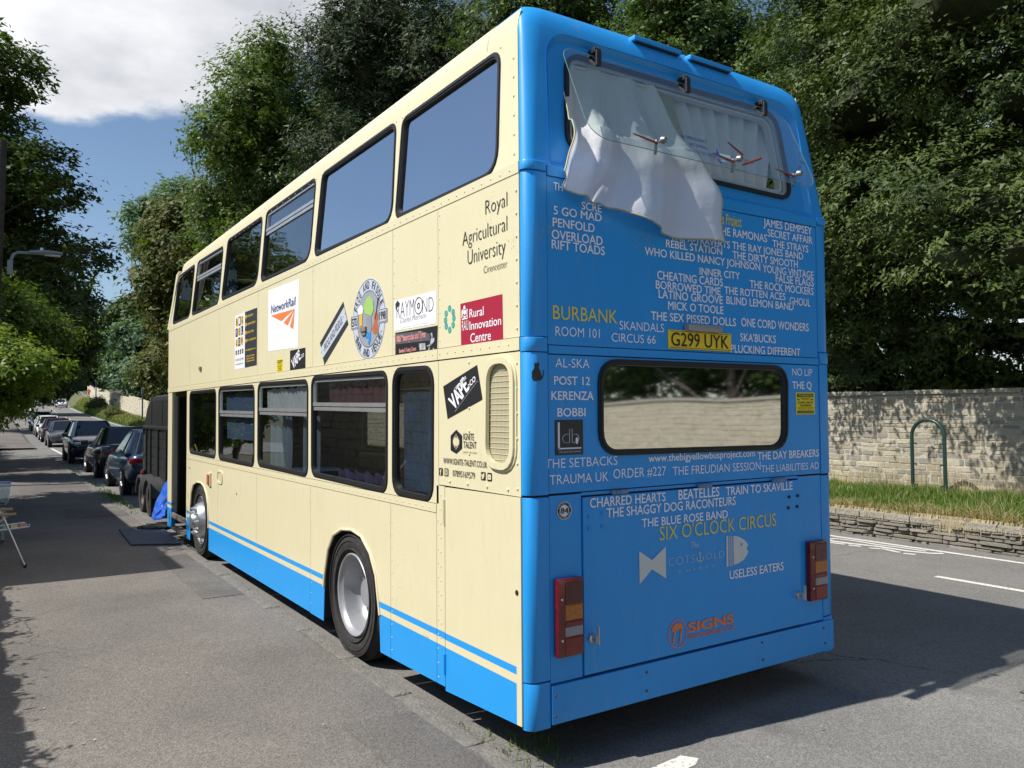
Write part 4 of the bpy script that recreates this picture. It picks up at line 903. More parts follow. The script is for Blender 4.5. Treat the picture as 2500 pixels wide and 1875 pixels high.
bobj('hook_motif', bm, M_CHIP, BUS)
FSH = [[(782, 497), (862, 553), (948, 467), (950, 667), (862, 610), (785, 705)], [(1325, 404), (1337, 403), (1338, 592), (1326, 594)], [(1344, 403), (1350, 402), (1351, 590), (1345, 591)], [(1356, 402), (1362, 402), (1363, 588), (1357, 589)],
       [(1368, 402), (1390, 404), (1415, 413), (1438, 428), (1455, 447), (1460, 462), (1450, 482), (1462, 500), (1452, 525), (1432, 552), (1400, 573), (1370, 583)]]
for q in FSH: sheet('fish_motif', R_(cR4, q), RM, HY, M_CHIP, BUS)
ce = RP(*cR4(1418, 455)); sheet('fish_eye', ell(ce, 0.007, 0.010, 12), RM, HY - 0.002, M_BLUE, BUS)
# orange sign-writer's mark
c0 = RP(*cR4(1022, 1010)); rx = abs(RP(*cR4(1079, 1010))[0] - c0[0]); rz_ = abs(RP(*cR4(1022, 920))[1] - c0[1])
A = ell(c0, rx, rz_, 40); B = ell(c0, rx * 0.93, rz_ * 0.93, 40); bm = bmesh.new(); ring_bm(bm, A, B, RM, HY, HY + 0.001); bobj('ring_motif', bm, M_ORA, BUS)
sheet('ring_top', ell((c0[0], c0[1] + rz_ * 0.30), rx * 0.62, rz_ * 0.42, 16, 0, PI), RM, HY, M_ORA, BUS)
rtext('T', cR4, 985, 985, 1075, 1025, M_ORA, bold=0.05, y=HY, shear=0.3); rtext('I', cR4, 1030, 985, 1075, 1052, M_ORA, bold=0.05, y=HY, shear=0.3)
rtext('SIGNS', cR4, 1085, 945, 1004, 1372, M_ORA, bold=0.045, y=HY); rtext('WWW.TSIGNSPROJECT.COM', cR4, 1085, 1020, 1048, 1375, M_ORA, bold=0.02, y=HY)
# scooter badge
c0 = RP(*cR4(323, 247)); r0 = 0.048
sheet('badge_disc', ell(c0, r0, r0, 40), RM, -0.003, M_BLK, BUS); bm = bmesh.new(); ring_bm(bm, ell(c0, r0 * 0.99, r0 * 0.99, 40), ell(c0, r0 * 0.93, r0 * 0.93, 40), RM, -0.0045, -0.004); bobj('badge_ring', bm, M_WHITE, BUS)
sheet('badge_disc', ell(c0, r0 * 0.62, r0 * 0.62, 32), RM, -0.0045, M_WHITE, BUS)
text('84', (c0[0] - 0.026, YR - 0.006, c0[1] - 0.014), (1, 0, 0), (0, 0, 1), 0.052, 0.029, M_BLK, BUS, bold=0.03)
def arc_text(s, c, r, cap, a_mid, span, m, mp3, parent, flip=False, bold=0.0, wid=1.0):
    """letters set round a circle; mp3(a, b) gives the 3D point, a_mid the mid angle, span the total angle"""
    n = len(s)
    for i, ch in enumerate(s):
        if ch == ' ': continue
        t = (i + 0.5) / n - 0.5; a = a_mid + (t * span if flip else -t * span)
        rr = r; ca, sa = math.cos(a), math.sin(a)
        ux2 = (sa, -ca) if not flip else (-sa, ca); uy2 = (ca, sa) if not flip else (-ca, -sa)
        w = abs(span) * r / n * 0.72 * wid
        o0 = (c[0] + ca * rr - ux2[0] * w / 2, c[1] + sa * rr - ux2[1] * w / 2)
        O = mp3(*o0); U = mp3(o0[0] + ux2[0], o0[1] + ux2[1]) - O; W_ = mp3(o0[0] + uy2[0], o0[1] + uy2[1]) - O
        text(ch, O, U, W_, w if ch != 'I' else w * 0.35, cap, m, parent, bold=bold)
mr = lambda a, b: Vector((a, YR - 0.006, b))
arc_text('SPIRIT OF', c0, r0 * 0.67, r0 * 0.22, PI / 2, 2.6, M_WHITE, mr, BUS); arc_text('SCOOTERISTS', c0, r0 * 0.89, r0 * 0.22, -PI / 2, 2.7, M_WHITE, mr, BUS, flip=True)
# black band sign
q = R_(cR3, [(160, 517), (360, 517), (362, 768), (160, 772)]); x0, x1 = q[0][0], q[1][0]; z1, z0 = q[0][1], q[3][1]
LS = plate('band_sign', rect(x0, x1, z0, z1), [], RM, -0.004, -0.0005, mat('charcoal_vinyl', (0.03, 0.03, 0.028), 0.5), BUS)
W = x1 - x0; Hh = z1 - z0
for a0, a1, b0, b1 in ((0.09, 0.15, 0.18, 0.93), (0.09, 0.92, 0.165, 0.205)): plate('sign_bar', rect(x0 + W * a0, x0 + W * a1, z0 + Hh * b0, z0 + Hh * b1), [], RM, -0.006, -0.004, M_WHITE, LS)
text('d', (x0 + W * 0.24, YR - 0.006, z0 + Hh * 0.32), (1, 0, 0), (0, 0, 1), W * 0.27, Hh * 0.44, M_LGREY, LS, bold=-0.03); text('b', (x0 + W * 0.58, YR - 0.006, z0 + Hh * 0.32), (1, 0, 0), (0, 0, 1), W * 0.27, Hh * 0.44, M_LGREY, LS, bold=-0.03)
sheet('sign_bird', [(x0 + W * (0.76 + 0.05 * math.cos(a)), z0 + Hh * (0.40 + 0.10 * math.sin(a))) for a in np.linspace(0, 2 * PI, 12, endpoint=False)], RM, -0.0065, M_WHITE, LS)
text('THE LEON DAVE BAND', (x0 + W * 0.1, YR - 0.006, z0 + Hh * 0.06), (1, 0, 0), (0, 0, 1), W * 0.8, Hh * 0.055, M_LGREY, LS, bold=0.0)
def cctv(x0, x1, z0, z1, mp3, ux, parent, nm='warning_sticker'):
    W = x1 - x0; Hh = z1 - z0; P = lambda u, v, d: mp3(x0 + W * u, z0 + Hh * v, d)
    up = Vector((0, 0, 1)); U = (P(1, 0, 0) - P(0, 0, 0)); U.normalize(); aw = abs(W)
    def quad(u0, u1, v0, v1, d, m, n, par): return obj(n, [P(u0, v0, d), P(u1, v0, d), P(u1, v1, d), P(u0, v1, d)], [(0, 1, 2, 3)], m, par)
    t = quad(0, 1, 0, 1, 0.001, M_YEL, nm, parent)
    quad(0.07, 0.93, 0.78, 0.94, 0.002, M_BLK, 'sticker_bar', t); quad(0.07, 0.93, 0.05, 0.17, 0.002, M_BLK, 'sticker_bar', t)
    for s, u0, u1, v, h, m in (('WARNING', 0.12, 0.88, 0.81, 0.10, M_YEL), ('THESE PREMISES ARE', 0.25, 0.75, 0.71, 0.03, M_BLK), ('PROTECTED BY', 0.32, 0.68, 0.655, 0.03, M_BLK), ('CLOSED CIRCUIT', 0.08, 0.92, 0.50, 0.085, M_BLK), ('TELEVISION', 0.2, 0.8, 0.365, 0.085, M_BLK),
            ('IMAGES ARE BEING MONITORED', 0.1, 0.9, 0.29, 0.025, M_BLK), ('FOR PUBLIC SAFETY', 0.1, 0.9, 0.23, 0.025, M_BLK), ('24 HOUR VIDEO RECORDING', 0.1, 0.9, 0.085, 0.05, M_YEL)):
        text(s, P(u0, v, 0.003), U, up, (u1 - u0) * aw, h * Hh, m, t, bold=0.015)
    for u in (0.14, 0.86): quad(u - 0.07, u + 0.05, 0.64, 0.70, 0.002, M_BLK, 'camera_symbol', t)
q = R_(cR3, [(1892, 318), (2028, 322), (2030, 480), (1895, 478)])
cctv(q[0][0], q[1][0], q[3][1], q[0][1], lambda a, b, d: Vector((a, YR - d - 0.002, b)), None, BUS)
# black cat on the corner post
cat = [(18, 100), (22, 110), (34, 108), (40, 97), (46, 112), (47, 128), (42, 140), (50, 155), (60, 180), (62, 205), (72, 195), (76, 175), (72, 160), (82, 158), (80, 185), (72, 215), (58, 232), (30, 238), (8, 236), (0, 215), (0, 170), (10, 150), (16, 138), (12, 122)]
P = [RP(*cR3(a, b)) for a, b in cat]
def on_post(x):
    xs = [p[0] for p in post]; ys_ = [p[1] for p in post]; return float(np.interp(max(x, 0.001), xs, ys_)) if x < 0.128 else YR - 0.0025
tr = tessellate_polygon([[Vector((p[0], p[1], 0)) for p in P]])
obj('cat_sticker', [(max(p[0], 0.012) - 0.004, on_post(max(p[0], 0.012)) - 0.006, p[1]) for p in P], [tuple(t) for t in tr], M_BLK, BUS)
# notices on the emergency window
def ptext(s, u0, u1, v, h, m, mirror=False, bold=0.0):
    O = pane_pt(u0, v, 0.004 if not mirror else -0.01); U = Vector((1, 0, 0)); Wv = (pane_pt(u0, v - 0.1) - pane_pt(u0, v)).normalized()
    text(s, O, U, Wv, u1 - u0, h, m, ew, bold=bold, mirror=mirror)
m_bl = mat('blue_print', (0.01, 0.02, 0.25), 0.6)
ptext('IN EMERGENCY', 1.02, 1.235, 0.745, 0.024, m_bl, bold=0.015); ptext('LIFT & PULL', 1.06, 1.215, 0.825, 0.024, m_bl, bold=0.015); ptext('HANDLE TO OPEN', 1.015, 1.265, 0.905, 0.024, m_bl, bold=0.015)
ptext('EMERGENCY EXIT', 1.33, 1.62, 0.86, 0.022, M_BLK, mirror=True)
obj('exit_sticker', [pane_pt(1.30, 0.93, 0.003), pane_pt(1.40, 0.93, 0.003), pane_pt(1.40, 0.83, 0.003), pane_pt(1.30, 0.83, 0.003)], [(0, 1, 2, 3)], mat('pale_blue_sticker', (0.45, 0.65, 0.66), 0.5), ew)
bm = bmesh.new(); tube(bm, [pane_pt(1.285, 0.97, 0.006), pane_pt(1.272, 0.91, 0.006), pane_pt(1.295, 0.87, 0.006), pane_pt(1.285, 0.83, 0.006), pane_pt(1.30, 0.77, 0.006)], [0.003, 0.003, 0.005, 0.006, 0.001], 4); bobj('arrow', bm, m_bl, ew)

# ------------------------------------------------------------------ side of the bus
cS1 = crop(400, 100, 2.37); cS6 = crop(750, 650, 2.7655); cN = crop(550, 650, 5.5314); cY = crop(560, 750, 8.294); cB = crop(850, 660, 6.9125); cRM = crop(960, 700, 6.9125); cV = crop(1060, 880, 4.609)
SX = -0.0075
def stx(s, cr, L, top, base, R, m, bold=0.0, x=SX - 0.0015, **k):
    a = onX(*cr(L, base)); b = onX(*cr(L, top)); c = onX(*cr(R, base)); k.setdefault('parent', BUS)
    return text(s, (x, a.y, a.z), (0, -1, 0), (0, 0, 1), a.y - c.y, b.z - a.z, m, bold=bold, **k)
SQ = lambda cr, pts: [SP(*cr(a, b)) for a, b in pts]
def poster(name, cr, pts, m, d=SX, label=None): return plate(name, SQ(cr, pts), [], SM, d, d + 0.002, m, BUS, label)
m_dk = mat('dark_print', (0.035, 0.033, 0.03), 0.5)
for s, L, t, b, R in (('Royal', 1868, 925, 1006, 1995), ('Agricultural', 1735, 1108, 1188, 1995), ('University', 1765, 1212, 1296, 1985), ('Cirencester', 1858, 1305, 1346, 1995)):
    stx(s, cS1, L, t, b, R, m_dk, bold=-0.012)
# rail poster
t = poster('poster', cN, [(592, 330), (1008, 172), (990, 1098), (587, 1150)], M_WHITE, label='white poster with a dark blue word and orange rays')
stx('NetworkRail', cN, 630, 535, 638, 963, M_NAVY, bold=0.016, parent=t, shear=0.12)
for q in ([(628, 668), (948, 577), (765, 742)], [(800, 765), (925, 608), (948, 580), (855, 800)], [(885, 818), (950, 578), (930, 850)]): sheet('ray', SQ(cN, q), SM, SX - 0.0015, M_ORA, t)
# big yellow poster
t = poster('poster', cY, [(130, 182), (330, 105), (325, 1225), (122, 1265)], M_WHITE, label='tall white and black poster with yellow letter tiles')
q = SQ(cY, [(332, 100), (577, 8), (568, 1172), (328, 1224)]); k = plate('black_half', q, [], SM, SX - 0.0005, SX + 0.002, mat('poster_black', (0.03, 0.035, 0.038), 0.5), t)
m_ty = mat('tile_yellow', (0.74, 0.48, 0.06), 0.5)
tiles = [('B', 148, 212, 400, 1), ('I', 203, 190, 378, 0), ('G', 256, 170, 360, 1), ('Y', 142, 432, 608, 0), ('E', 198, 404, 588, 1), ('L', 252, 380, 562, 0), ('L', 146, 640, 806, 1), ('O', 196, 615, 792, 0), ('W', 250, 592, 775, 1)]
for ch, x, y0_, y1_, yel in tiles:
    sheet('letter_tile', SQ(cY, [(x, y0_ + 8), (x + 42, y0_ - 8), (x + 42, y1_ - 12), (x, y1_)]), SM, SX - 0.0012, m_ty if yel else M_BLK, t)
    stx(ch, cY, x + 9, y0_ + 35, y1_ - 32, x + 33, M_BLK if yel else M_WHITE, bold=0.02, x=SX - 0.0025, parent=t)
for i, x in enumerate((142, 186, 228, 272)):
    sheet('letter_tile', SQ(cY, [(x, 885 - i * 14), (x + 24, 878 - i * 14), (x + 24, 965 - i * 12), (x, 975 - i * 12)]), SM, SX - 0.0012, M_BLK, t); stx('fino'[i], cY, x + 7, 905 - i * 14, 955 - i * 12, x + 17, m_ty, x=SX - 0.0025, parent=t)
stx('01285 657999', cY, 140, 1050, 1100, 300, M_GREY, bold=-0.01, parent=t); stx('www.bigyell.co.uk', cY, 140, 1135, 1178, 300, M_GREY, bold=-0.01, parent=t)
for i, (s, R, y_) in enumerate((('WEB DESIGN', 497, 190), ('GRAPHIC DESIGN', 546, 350), ('SOCIAL MEDIA', 514, 515), ('SEO & MARKETING', 555, 675))):
    stx(s, cY, 375, y_ - 20, y_ + 20, R, m_ty, bold=0.03, x=SX - 0.002, parent=t)
    cc = SP(*cY(354, y_ + 4)); sheet('bullet', ell(cc, 0.020, 0.022, 16), SM, SX - 0.002, m_ty, t)
stx('hello@bigyell.co.uk', cY, 345, 858, 888, 548, m_ty, bold=0.01, x=SX - 0.002, parent=t)
for s, y_ in (('Address: The Old Office,', 1012), ('Waterloo, Cirencester,', 1062), ('Gloucestershire GL7', 1112)): stx(s, cY, 362, y_ - 32, y_, 528, m_ty, bold=0.01, x=SX - 0.002, parent=t)
def vape(cr, pts, name, scale_txt, label):
    t = poster(name, cr, pts, M_BLK, label=label)
    return t
def slant_text(s, cr, p0, p1, ptop, m, parent, bold=0.02, x=SX - 0.002, shear=0.0):
    """text whose baseline runs from p0 to p1 in the photo; ptop is the top of the first letter"""
    a, b, c = [onX(*cr(*p)) for p in (p0, p1, ptop)]
    U = b - a; w = U.length; U.normalize(); W_ = c - a; h = W_.length
    N_ = Vector((0, U.z, -U.y)) if Vector((0, U.z, -U.y)).z > 0 else Vector((0, -U.z, U.y))
    return text(s, (x, a.y, a.z), U, W_.normalized() if shear is None else N_, w, h, m, parent, bold=bold)
t = poster('vape_sticker', cV, [(113, 292), (495, 50), (557, 440), (163, 660)], M_BLK, label='large tilted black square sticker with white slanting letters')
slant_text('VAPE', cV, (238, 565), (415, 310), (172, 440), M_WHITE, t, bold=0.05, shear=None); slant_text('.CO', cV, (415, 302), (487, 222), (402, 250), M_WHITE, t, bold=0.05, shear=None); slant_text('CIRENCESTER', cV, (252, 350), (380, 205), (243, 315), M_WHITE, t, bold=0.02, shear=None)
bm = bmesh.new(); tube(bm, [Vector((SX - 0.001, *SP(*cV(248, 575)))), Vector((SX - 0.001, *SP(*cV(496, 236))))], 0.0035, 4); bobj('underline', bm, M_WHITE, t)
t = poster('vape_sticker', cN, [(885, 1140), (1093, 1098), (1093, 1412), (885, 1445)], M_BLK, label='small black square sticker with white slanting letters')
slant_text('VAPE', cN, (928, 1395), (1035, 1245), (905, 1275), M_WHITE, t, bold=0.05, shear=None); slant_text('.CO', cN, (1035, 1250), (1078, 1215), (1032, 1205), M_WHITE, t, bold=0.04, shear=None); slant_text('CIRENCESTER', cN, (945, 1235), (1022, 1155), (942, 1215), M_WHITE, t, bold=0.02, shear=None)
q = SQ(cN, [(708, 1262), (787, 1252), (787, 1455), (703, 1467)]); cctv(q[0][0], q[1][0], q[3][1], q[0][1], lambda a, b, d: Vector((-0.006 - d, a, b)), None, BUS)
# slanting pub banner
t = poster('banner_sticker', cN, [(1290, 1035), (1605, 478), (1675, 785), (1350, 1335)], mat('poster_black', (0.03, 0.03, 0.03), 0.5), label='slanting black and grey strip sticker')
sheet('banner_band', SQ(cN, [(1303, 1105), (1620, 548), (1657, 722), (1325, 1250)]), SM, SX - 0.001, M_LGREY, t)
slant_text('FROG AND FIDDLE', cN, (1362, 1152), (1600, 760), (1352, 1062), m_dk, t, bold=0.01, x=SX - 0.002)
for a, b in ((1313, 1165), (1345, 1130), (1605, 690), (1635, 640)): c_ = SP(*cN(a, b)); sheet('star', [(c_[0] + (0.012 if i % 2 == 0 else 0.005) * math.sin(i * PI / 5), c_[1] + (0.012 if i % 2 == 0 else 0.005) * math.cos(i * PI / 5)) for i in range(10)], SM, SX - 0.002, M_MGREY, t)
# round pub badge: lettering kept, cartoon animal left out, fiddle and beer glass kept
bc = SP(*cB(360, 822)); br_ = (SP(*cB(360, 135))[1] - SP(*cB(330, 1512))[1]) / 2
t = plate('pub_badge', ell(bc, br_, br_, 64), [], SM, SX, SX + 0.002, M_LGREY, BUS, label='round grey pub badge with curved lettering and a fiddle')
bm = bmesh.new(); ring_bm(bm, ell(bc, br_ * 0.975, br_ * 0.975, 64), ell(bc, br_ * 0.965, br_ * 0.965, 64), SM, SX - 0.001, SX); ring_bm(bm, ell(bc, br_ * 0.70, br_ * 0.70, 64), ell(bc, br_ * 0.685, br_ * 0.685, 64), SM, SX - 0.001, SX); bobj('badge_line', bm, m_dk, t)
sheet('badge_centre', ell(bc, br_ * 0.68, br_ * 0.68, 48), SM, SX - 0.001, mat('badge_grey', (0.30, 0.32, 0.36), 0.5), t)
ms3 = lambda a, b: Vector((SX - 0.0025, 2 * bc[0] - a, b))
arc_text('FROG AND FIDDLE', bc, br_ * 0.745, br_ * 0.19, PI / 2, 2.55, m_dk, ms3, t, bold=0.01, wid=1.05); arc_text('BAR AND VENUE', bc, br_ * 0.925, br_ * 0.19, -PI / 2, 2.1, m_dk, ms3, t, flip=True, bold=0.01, wid=1.05)
for sgn, s in ((1, 'ESTD'), (-1, '1998')):
    y0_ = bc[0] + sgn * br_ * 0.62; y1_ = bc[0] + sgn * br_ * 1.10
    p = sheet('badge_tab', rect(min(y0_, y1_), max(y0_, y1_), bc[1] - br_ * 0.17, bc[1] + br_ * 0.17), SM, SX - 0.0035, M_LGREY, t)
    bm = bmesh.new(); R4 = rect(min(y0_, y1_) + .006, max(y0_, y1_) - .006, bc[1] - br_ * 0.15, bc[1] + br_ * 0.15); ring_bm(bm, R4, inset(R4, 0.003), SM, SX - 0.005, SX - 0.004); bobj('badge_line', bm, m_dk, t)
    text(s, (SX - 0.005, max(y0_, y1_) - 0.018, bc[1] - br_ * 0.10), (0, -1, 0), (0, 0, 1), abs(y1_ - y0_) - 0.036, br_ * 0.20, m_dk, t, bold=0.015)
for a in (3.6, 3.85, -0.45, -0.7): c_ = (bc[0] + br_ * 0.83 * math.cos(a), bc[1] + br_ * 0.83 * math.sin(a)); sheet('star', [(c_[0] + (0.014 if i % 2 == 0 else 0.006) * math.sin(i * PI / 5), c_[1] + (0.014 if i % 2 == 0 else 0.006) * math.cos(i * PI / 5)) for i in range(10)], SM, SX - 0.002, M_MGREY, t)
FQ = lambda pts: [(bc[0] - u * br_, bc[1] + v * br_) for u, v in pts]
m_fid = mat('fiddle_print', (0.42, 0.13, 0.06), 0.5)
sheet('fiddle_print', FQ([(0.42, 0.12), (0.52, 0.12), (0.60, 0.05), (0.60, -0.05), (0.54, -0.10), (0.55, -0.16), (0.60, -0.24), (0.56, -0.36), (0.44, -0.42), (0.30, -0.38), (0.24, -0.26), (0.28, -0.18), (0.36, -0.12), (0.34, -0.02), (0.36, 0.08)]), SM, SX - 0.0022, m_fid, t)
sheet('fiddle_neck', FQ([(0.41, -0.05), (0.46, -0.05), (0.62, 0.45), (0.57, 0.47)]), SM, SX - 0.003, m_dk, t)
sheet('beer_glass_print', FQ([(-0.55, 0.18), (-0.35, 0.18), (-0.37, -0.14), (-0.52, -0.14)]), SM, SX - 0.0045, mat('beer_print', (0.70, 0.42, 0.05), 0.5), t)
sheet('beer_foam_print', FQ([(-0.60, 0.17), (-0.33, 0.17), (-0.30, 0.28), (-0.36, 0.36), (-0.46, 0.40), (-0.57, 0.35), (-0.62, 0.27)]), SM, SX - 0.0047, M_WHITE, t)
sheet('green_shape_print', FQ([(-0.30, 0.30), (-0.1, 0.52), (0.1, 0.56), (0.3, 0.42), (0.34, 0.20), (0.2, 0.05), (0.0, 0.10), (-0.2, 0.16)]), SM, SX - 0.0042, mat('light_green_print', (0.33, 0.52, 0.14), 0.5), t)
sheet('dark_shape_print', FQ([(-0.12, 0.05), (0.18, 0.05), (0.22, -0.25), (0.16, -0.34), (-0.10, -0.32)]), SM, SX - 0.0040, M_MGREY, t)
sheet('blue_shape_print', FQ([(-0.30, -0.28), (-0.22, -0.14), (-0.10, -0.30), (0.16, -0.34), (0.16, -0.50), (0.06, -0.64), (-0.02, -0.60), (0.04, -0.48), (-0.14, -0.46)]), SM, SX - 0.0038, mat('blue_print_bright', (0.03, 0.25, 0.6), 0.5), t)
# photographer's poster
t = poster('poster', cRM, [(32, 240), (745, 65), (735, 622), (35, 750)], M_WHITE, label='white poster with tall thin black capitals')
slant = lambda s, L, top, base, R, bold: stx(s, cRM, L, top, base, R, m_dk, bold=bold, parent=t)
stx('RAYM', cRM, 78, 275, 545, 372, m_dk, bold=-0.022, parent=t); stx('ND', cRM, 515, 205, 455, 700, m_dk, bold=-0.022, parent=t)
oc = SP(*cRM(448, 322)); orr = abs(SP(*cRM(448, 180))[1] - SP(*cRM(448, 472))[1]) / 2
for r_, w_ in ((1.0, 0.10), (0.36, 0.16)): bm = bmesh.new(); ring_bm(bm, ell(oc, orr * r_, orr * r_, 32), ell(oc, orr * (r_ - w_), orr * (r_ - w_), 32), SM, SX - 0.0018, SX - 0.001); bobj('lens_ring', bm, m_dk, t)
sheet('hat_print', SQ(cRM, [(55, 300), (90, 235), (130, 275), (125, 320), (90, 345), (65, 400), (60, 340)]), SM, SX - 0.0018, m_dk, t)
stx('Charles Morrison', cRM, 140, 525, 620, 576, m_dk, bold=-0.02, parent=t, shear=0.25); stx('https://www.facebook.com/RCMorrisonPhotography/', cRM, 145, 690, 708, 610, M_MGREY, bold=-0.01, parent=t)
# motorcycle poster
t = poster('poster', cRM, [(52, 780), (768, 655), (757, 1120), (52, 1215)], M_BLK, label='black poster with red lettering and a grey figure on a motorcycle')
sheet('poster_band', SQ(cRM, [(60, 800), (480, 745), (640, 800), (640, 905), (60, 975)]), SM, SX - 0.0008, mat('poster_grey', (0.10, 0.10, 0.11), 0.5), t)
m_rp = mat('red_print', (0.66, 0.09, 0.06), 0.5)
for b_, m_, dd in ((0.055, M_WHITE, 0.0), (0.005, m_rp, 0.001)):
    stx('B&S Motorcycles and Tyres', cRM, 82, 835, 935, 572, m_, bold=b_, x=SX - 0.002 - dd, parent=t); stx('Service & Tuning Centre', cRM, 122, 1055, 1118, 412, m_, bold=b_, x=SX - 0.002 - dd, parent=t)
m_gp = mat('grey_photo_print', (0.36, 0.36, 0.38), 0.5, var=0.5, vscale=30)
for q in ([(655, 780), (680, 780), (690, 850), (665, 850)], [(665, 860), (720, 865), (715, 920), (650, 1000), (600, 1010), (590, 995), (640, 975)], [(455, 960), (560, 950), (570, 1060), (470, 1075)], [(620, 1030), (640, 1010), (630, 1120), (605, 1100)], [(690, 1040), (705, 1030), (740, 1110), (725, 1120)]): sheet('photo_print', SQ(cRM, q), SM, SX - 0.002, m_gp, t)
# ring of teal dots
for a, b in ((968, 368), (1028, 430), (1040, 528), (1028, 645), (970, 730), (912, 668), (900, 570), (910, 455)):
    c_ = SP(*cRM(a, b)); h_ = abs(SP(*cRM(a, b - 57))[1] - SP(*cRM(a, b + 57))[1]) / 2; d_ = plate('teal_dot', ell(c_, h_, h_, 20), [], SM, SX, SX + 0.0015, M_TEAL, BUS)
    text('Cirencester', (SX - 0.001, c_[0] + h_ * 0.8, c_[1]), (0, -1, 0), (0, 0, 1), h_ * 1.6, h_ * 0.22, M_LGREY, d_); text('College', (SX - 0.001, c_[0] + h_ * 0.6, c_[1] - h_ * 0.4), (0, -1, 0), (0, 0, 1), h_ * 1.2, h_ * 0.22, M_LGREY, d_)
# crimson centre poster
t = poster('poster', cRM, [(1152, 290), (1860, 125), (1875, 930), (1165, 1028)], M_RED, label='crimson poster with white lettering and a crest')
stx('Rural', cRM, 1310, 385, 526, 1550, M_WHITE, bold=0.006, parent=t); stx('Innovation', cRM, 1312, 592, 732, 1845, M_WHITE, bold=0.006, parent=t); stx('Centre', cRM, 1325, 795, 944, 1672, M_WHITE, bold=0.006, parent=t)
stx('RAU', cRM, 1183, 580, 748, 1290, M_WHITE, bold=-0.005, parent=t)
for q in ([(1212, 330), (1225, 315), (1238, 330), (1245, 380), (1205, 385)], [(1205, 400), (1250, 395), (1252, 450), (1230, 480), (1206, 455)], [(1178, 400), (1200, 380), (1200, 440), (1190, 520), (1176, 535)], [(1258, 385), (1278, 370), (1272, 450), (1280, 520), (1262, 505)], [(1180, 545), (1230, 530), (1278, 520), (1275, 545), (1230, 552), (1185, 565)], [(1205, 490), (1225, 500), (1250, 488), (1245, 520), (1212, 525)]):
    sheet('crest_print', SQ(cRM, q), SM, SX - 0.0018, M_WHITE, t)
# talent agency lettering
hexq = SQ(cV, [(262, 778), (327, 845), (327, 990), (262, 1050), (198, 1010), (198, 845)]); t = sheet('hexagon_motif', hexq, SM, SX - 0.0005, M_BLK, BUS)
hc = SP(*cV(262, 915)); hw = 0.018
for i, h_ in enumerate((0.3, 0.55, 0.75, 0.55, 1.0, 0.55, 0.75, 0.5, 0.3)): y_ = hc[0] + 0.034 - i * 0.0085; sheet('sound_bar', rect(y_ - 0.003, y_ + 0.003, hc[1] - 0.045 * h_, hc[1] + 0.045 * h_), SM, SX - 0.002, M_CREAM, t)
sheet('sound_lens', ell(hc, 0.036, 0.022, 16), SM, SX - 0.0018, M_CREAM, t)
stx('IGNITE', cV, 343, 818, 892, 462, m_dk, bold=0.004); stx('TALENT', cV, 343, 908, 982, 490, m_dk, bold=0.004); stx('IGNITING NEW TALENT', cV, 338, 1020, 1040, 497, m_dk, bold=-0.005)
stx('WWW.IGNITE-TALENT.CO.UK', cV, 117, 1093, 1157, 612, m_dk, bold=0.004); stx('07895169579', cV, 222, 1232, 1300, 473, m_dk, bold=0.0)
for (a0, a1, b0, b1, s) in ((68, 110, 1207, 1292, 'f'), (127, 173, 1212, 1300, 'o'), (540, 592, 1253, 1346, 'v'), (612, 663, 1262, 1357, '>')):
    q = rquad(SQ(cV, [(a0, b0), (a1, b0 + 4), (a1, b1 + 4), (a0, b1)]), 0.006, 3); ic = sheet('social_icon', q, SM, SX - 0.0005, M_BLK, BUS)
    ys_ = [p[0] for p in q]; zs_ = [p[1] for p in q]; w_ = max(ys_) - min(ys_); h_ = max(zs_) - min(zs_)
    if s == 'f': text('f', (SX - 0.002, max(ys_) - w_ * 0.3, min(zs_) + h_ * 0.08), (0, -1, 0), (0, 0, 1), w_ * 0.45, h_ * 0.75, M_CREAM, ic, bold=0.04)
    elif s == 'o': 
        bm = bmesh.new(); cc = ((max(ys_) + min(ys_)) / 2, (max(zs_) + min(zs_)) / 2); ring_bm(bm, inset(q, w_ * 0.12), inset(q, w_ * 0.2), SM, SX - 0.002, SX - 0.001); ring_bm(bm, ell(cc, w_ * 0.24, w_ * 0.24, 16), ell(cc, w_ * 0.15, w_ * 0.15, 16), SM, SX - 0.002, SX - 0.001); bobj('icon_mark', bm, M_CREAM, ic)
    elif s == 'v': cc = ((max(ys_) + min(ys_)) / 2, (max(zs_) + min(zs_)) / 2); sheet('icon_mark', [(cc[0] + u * w_, cc[1] + v * w_) for u, v in ((0.35, 0.30), (0.1, 0.1), (-0.02, 0.3), (-0.2, 0.35), (-0.36, 0.28), (-0.26, 0.18), (-0.26, -0.05), (0.0, -0.34), (0.36, -0.28), (0.15, -0.18), (0.34, 0.0))], SM, SX - 0.002, M_CREAM, ic)
    else: 
        cc = ((max(ys_) + min(ys_)) / 2, (max(zs_) + min(zs_)) / 2); k = sheet('icon_mark', rquad([(cc[0] - w_ * .36, cc[1] - w_ * .3), (cc[0] + w_ * .36, cc[1] - w_ * .3), (cc[0] + w_ * .36, cc[1] + w_ * .3), (cc[0] - w_ * .36, cc[1] + w_ * .3)], 0.006, 3), SM, SX - 0.002, M_CREAM, ic); sheet('play_mark', [(cc[0] + w_ * .08, cc[1] + w_ * .1), (cc[0] + w_ * .08, cc[1] - w_ * .1), (cc[0] - w_ * .1, cc[1])], SM, SX - 0.003, M_BLK, ic)
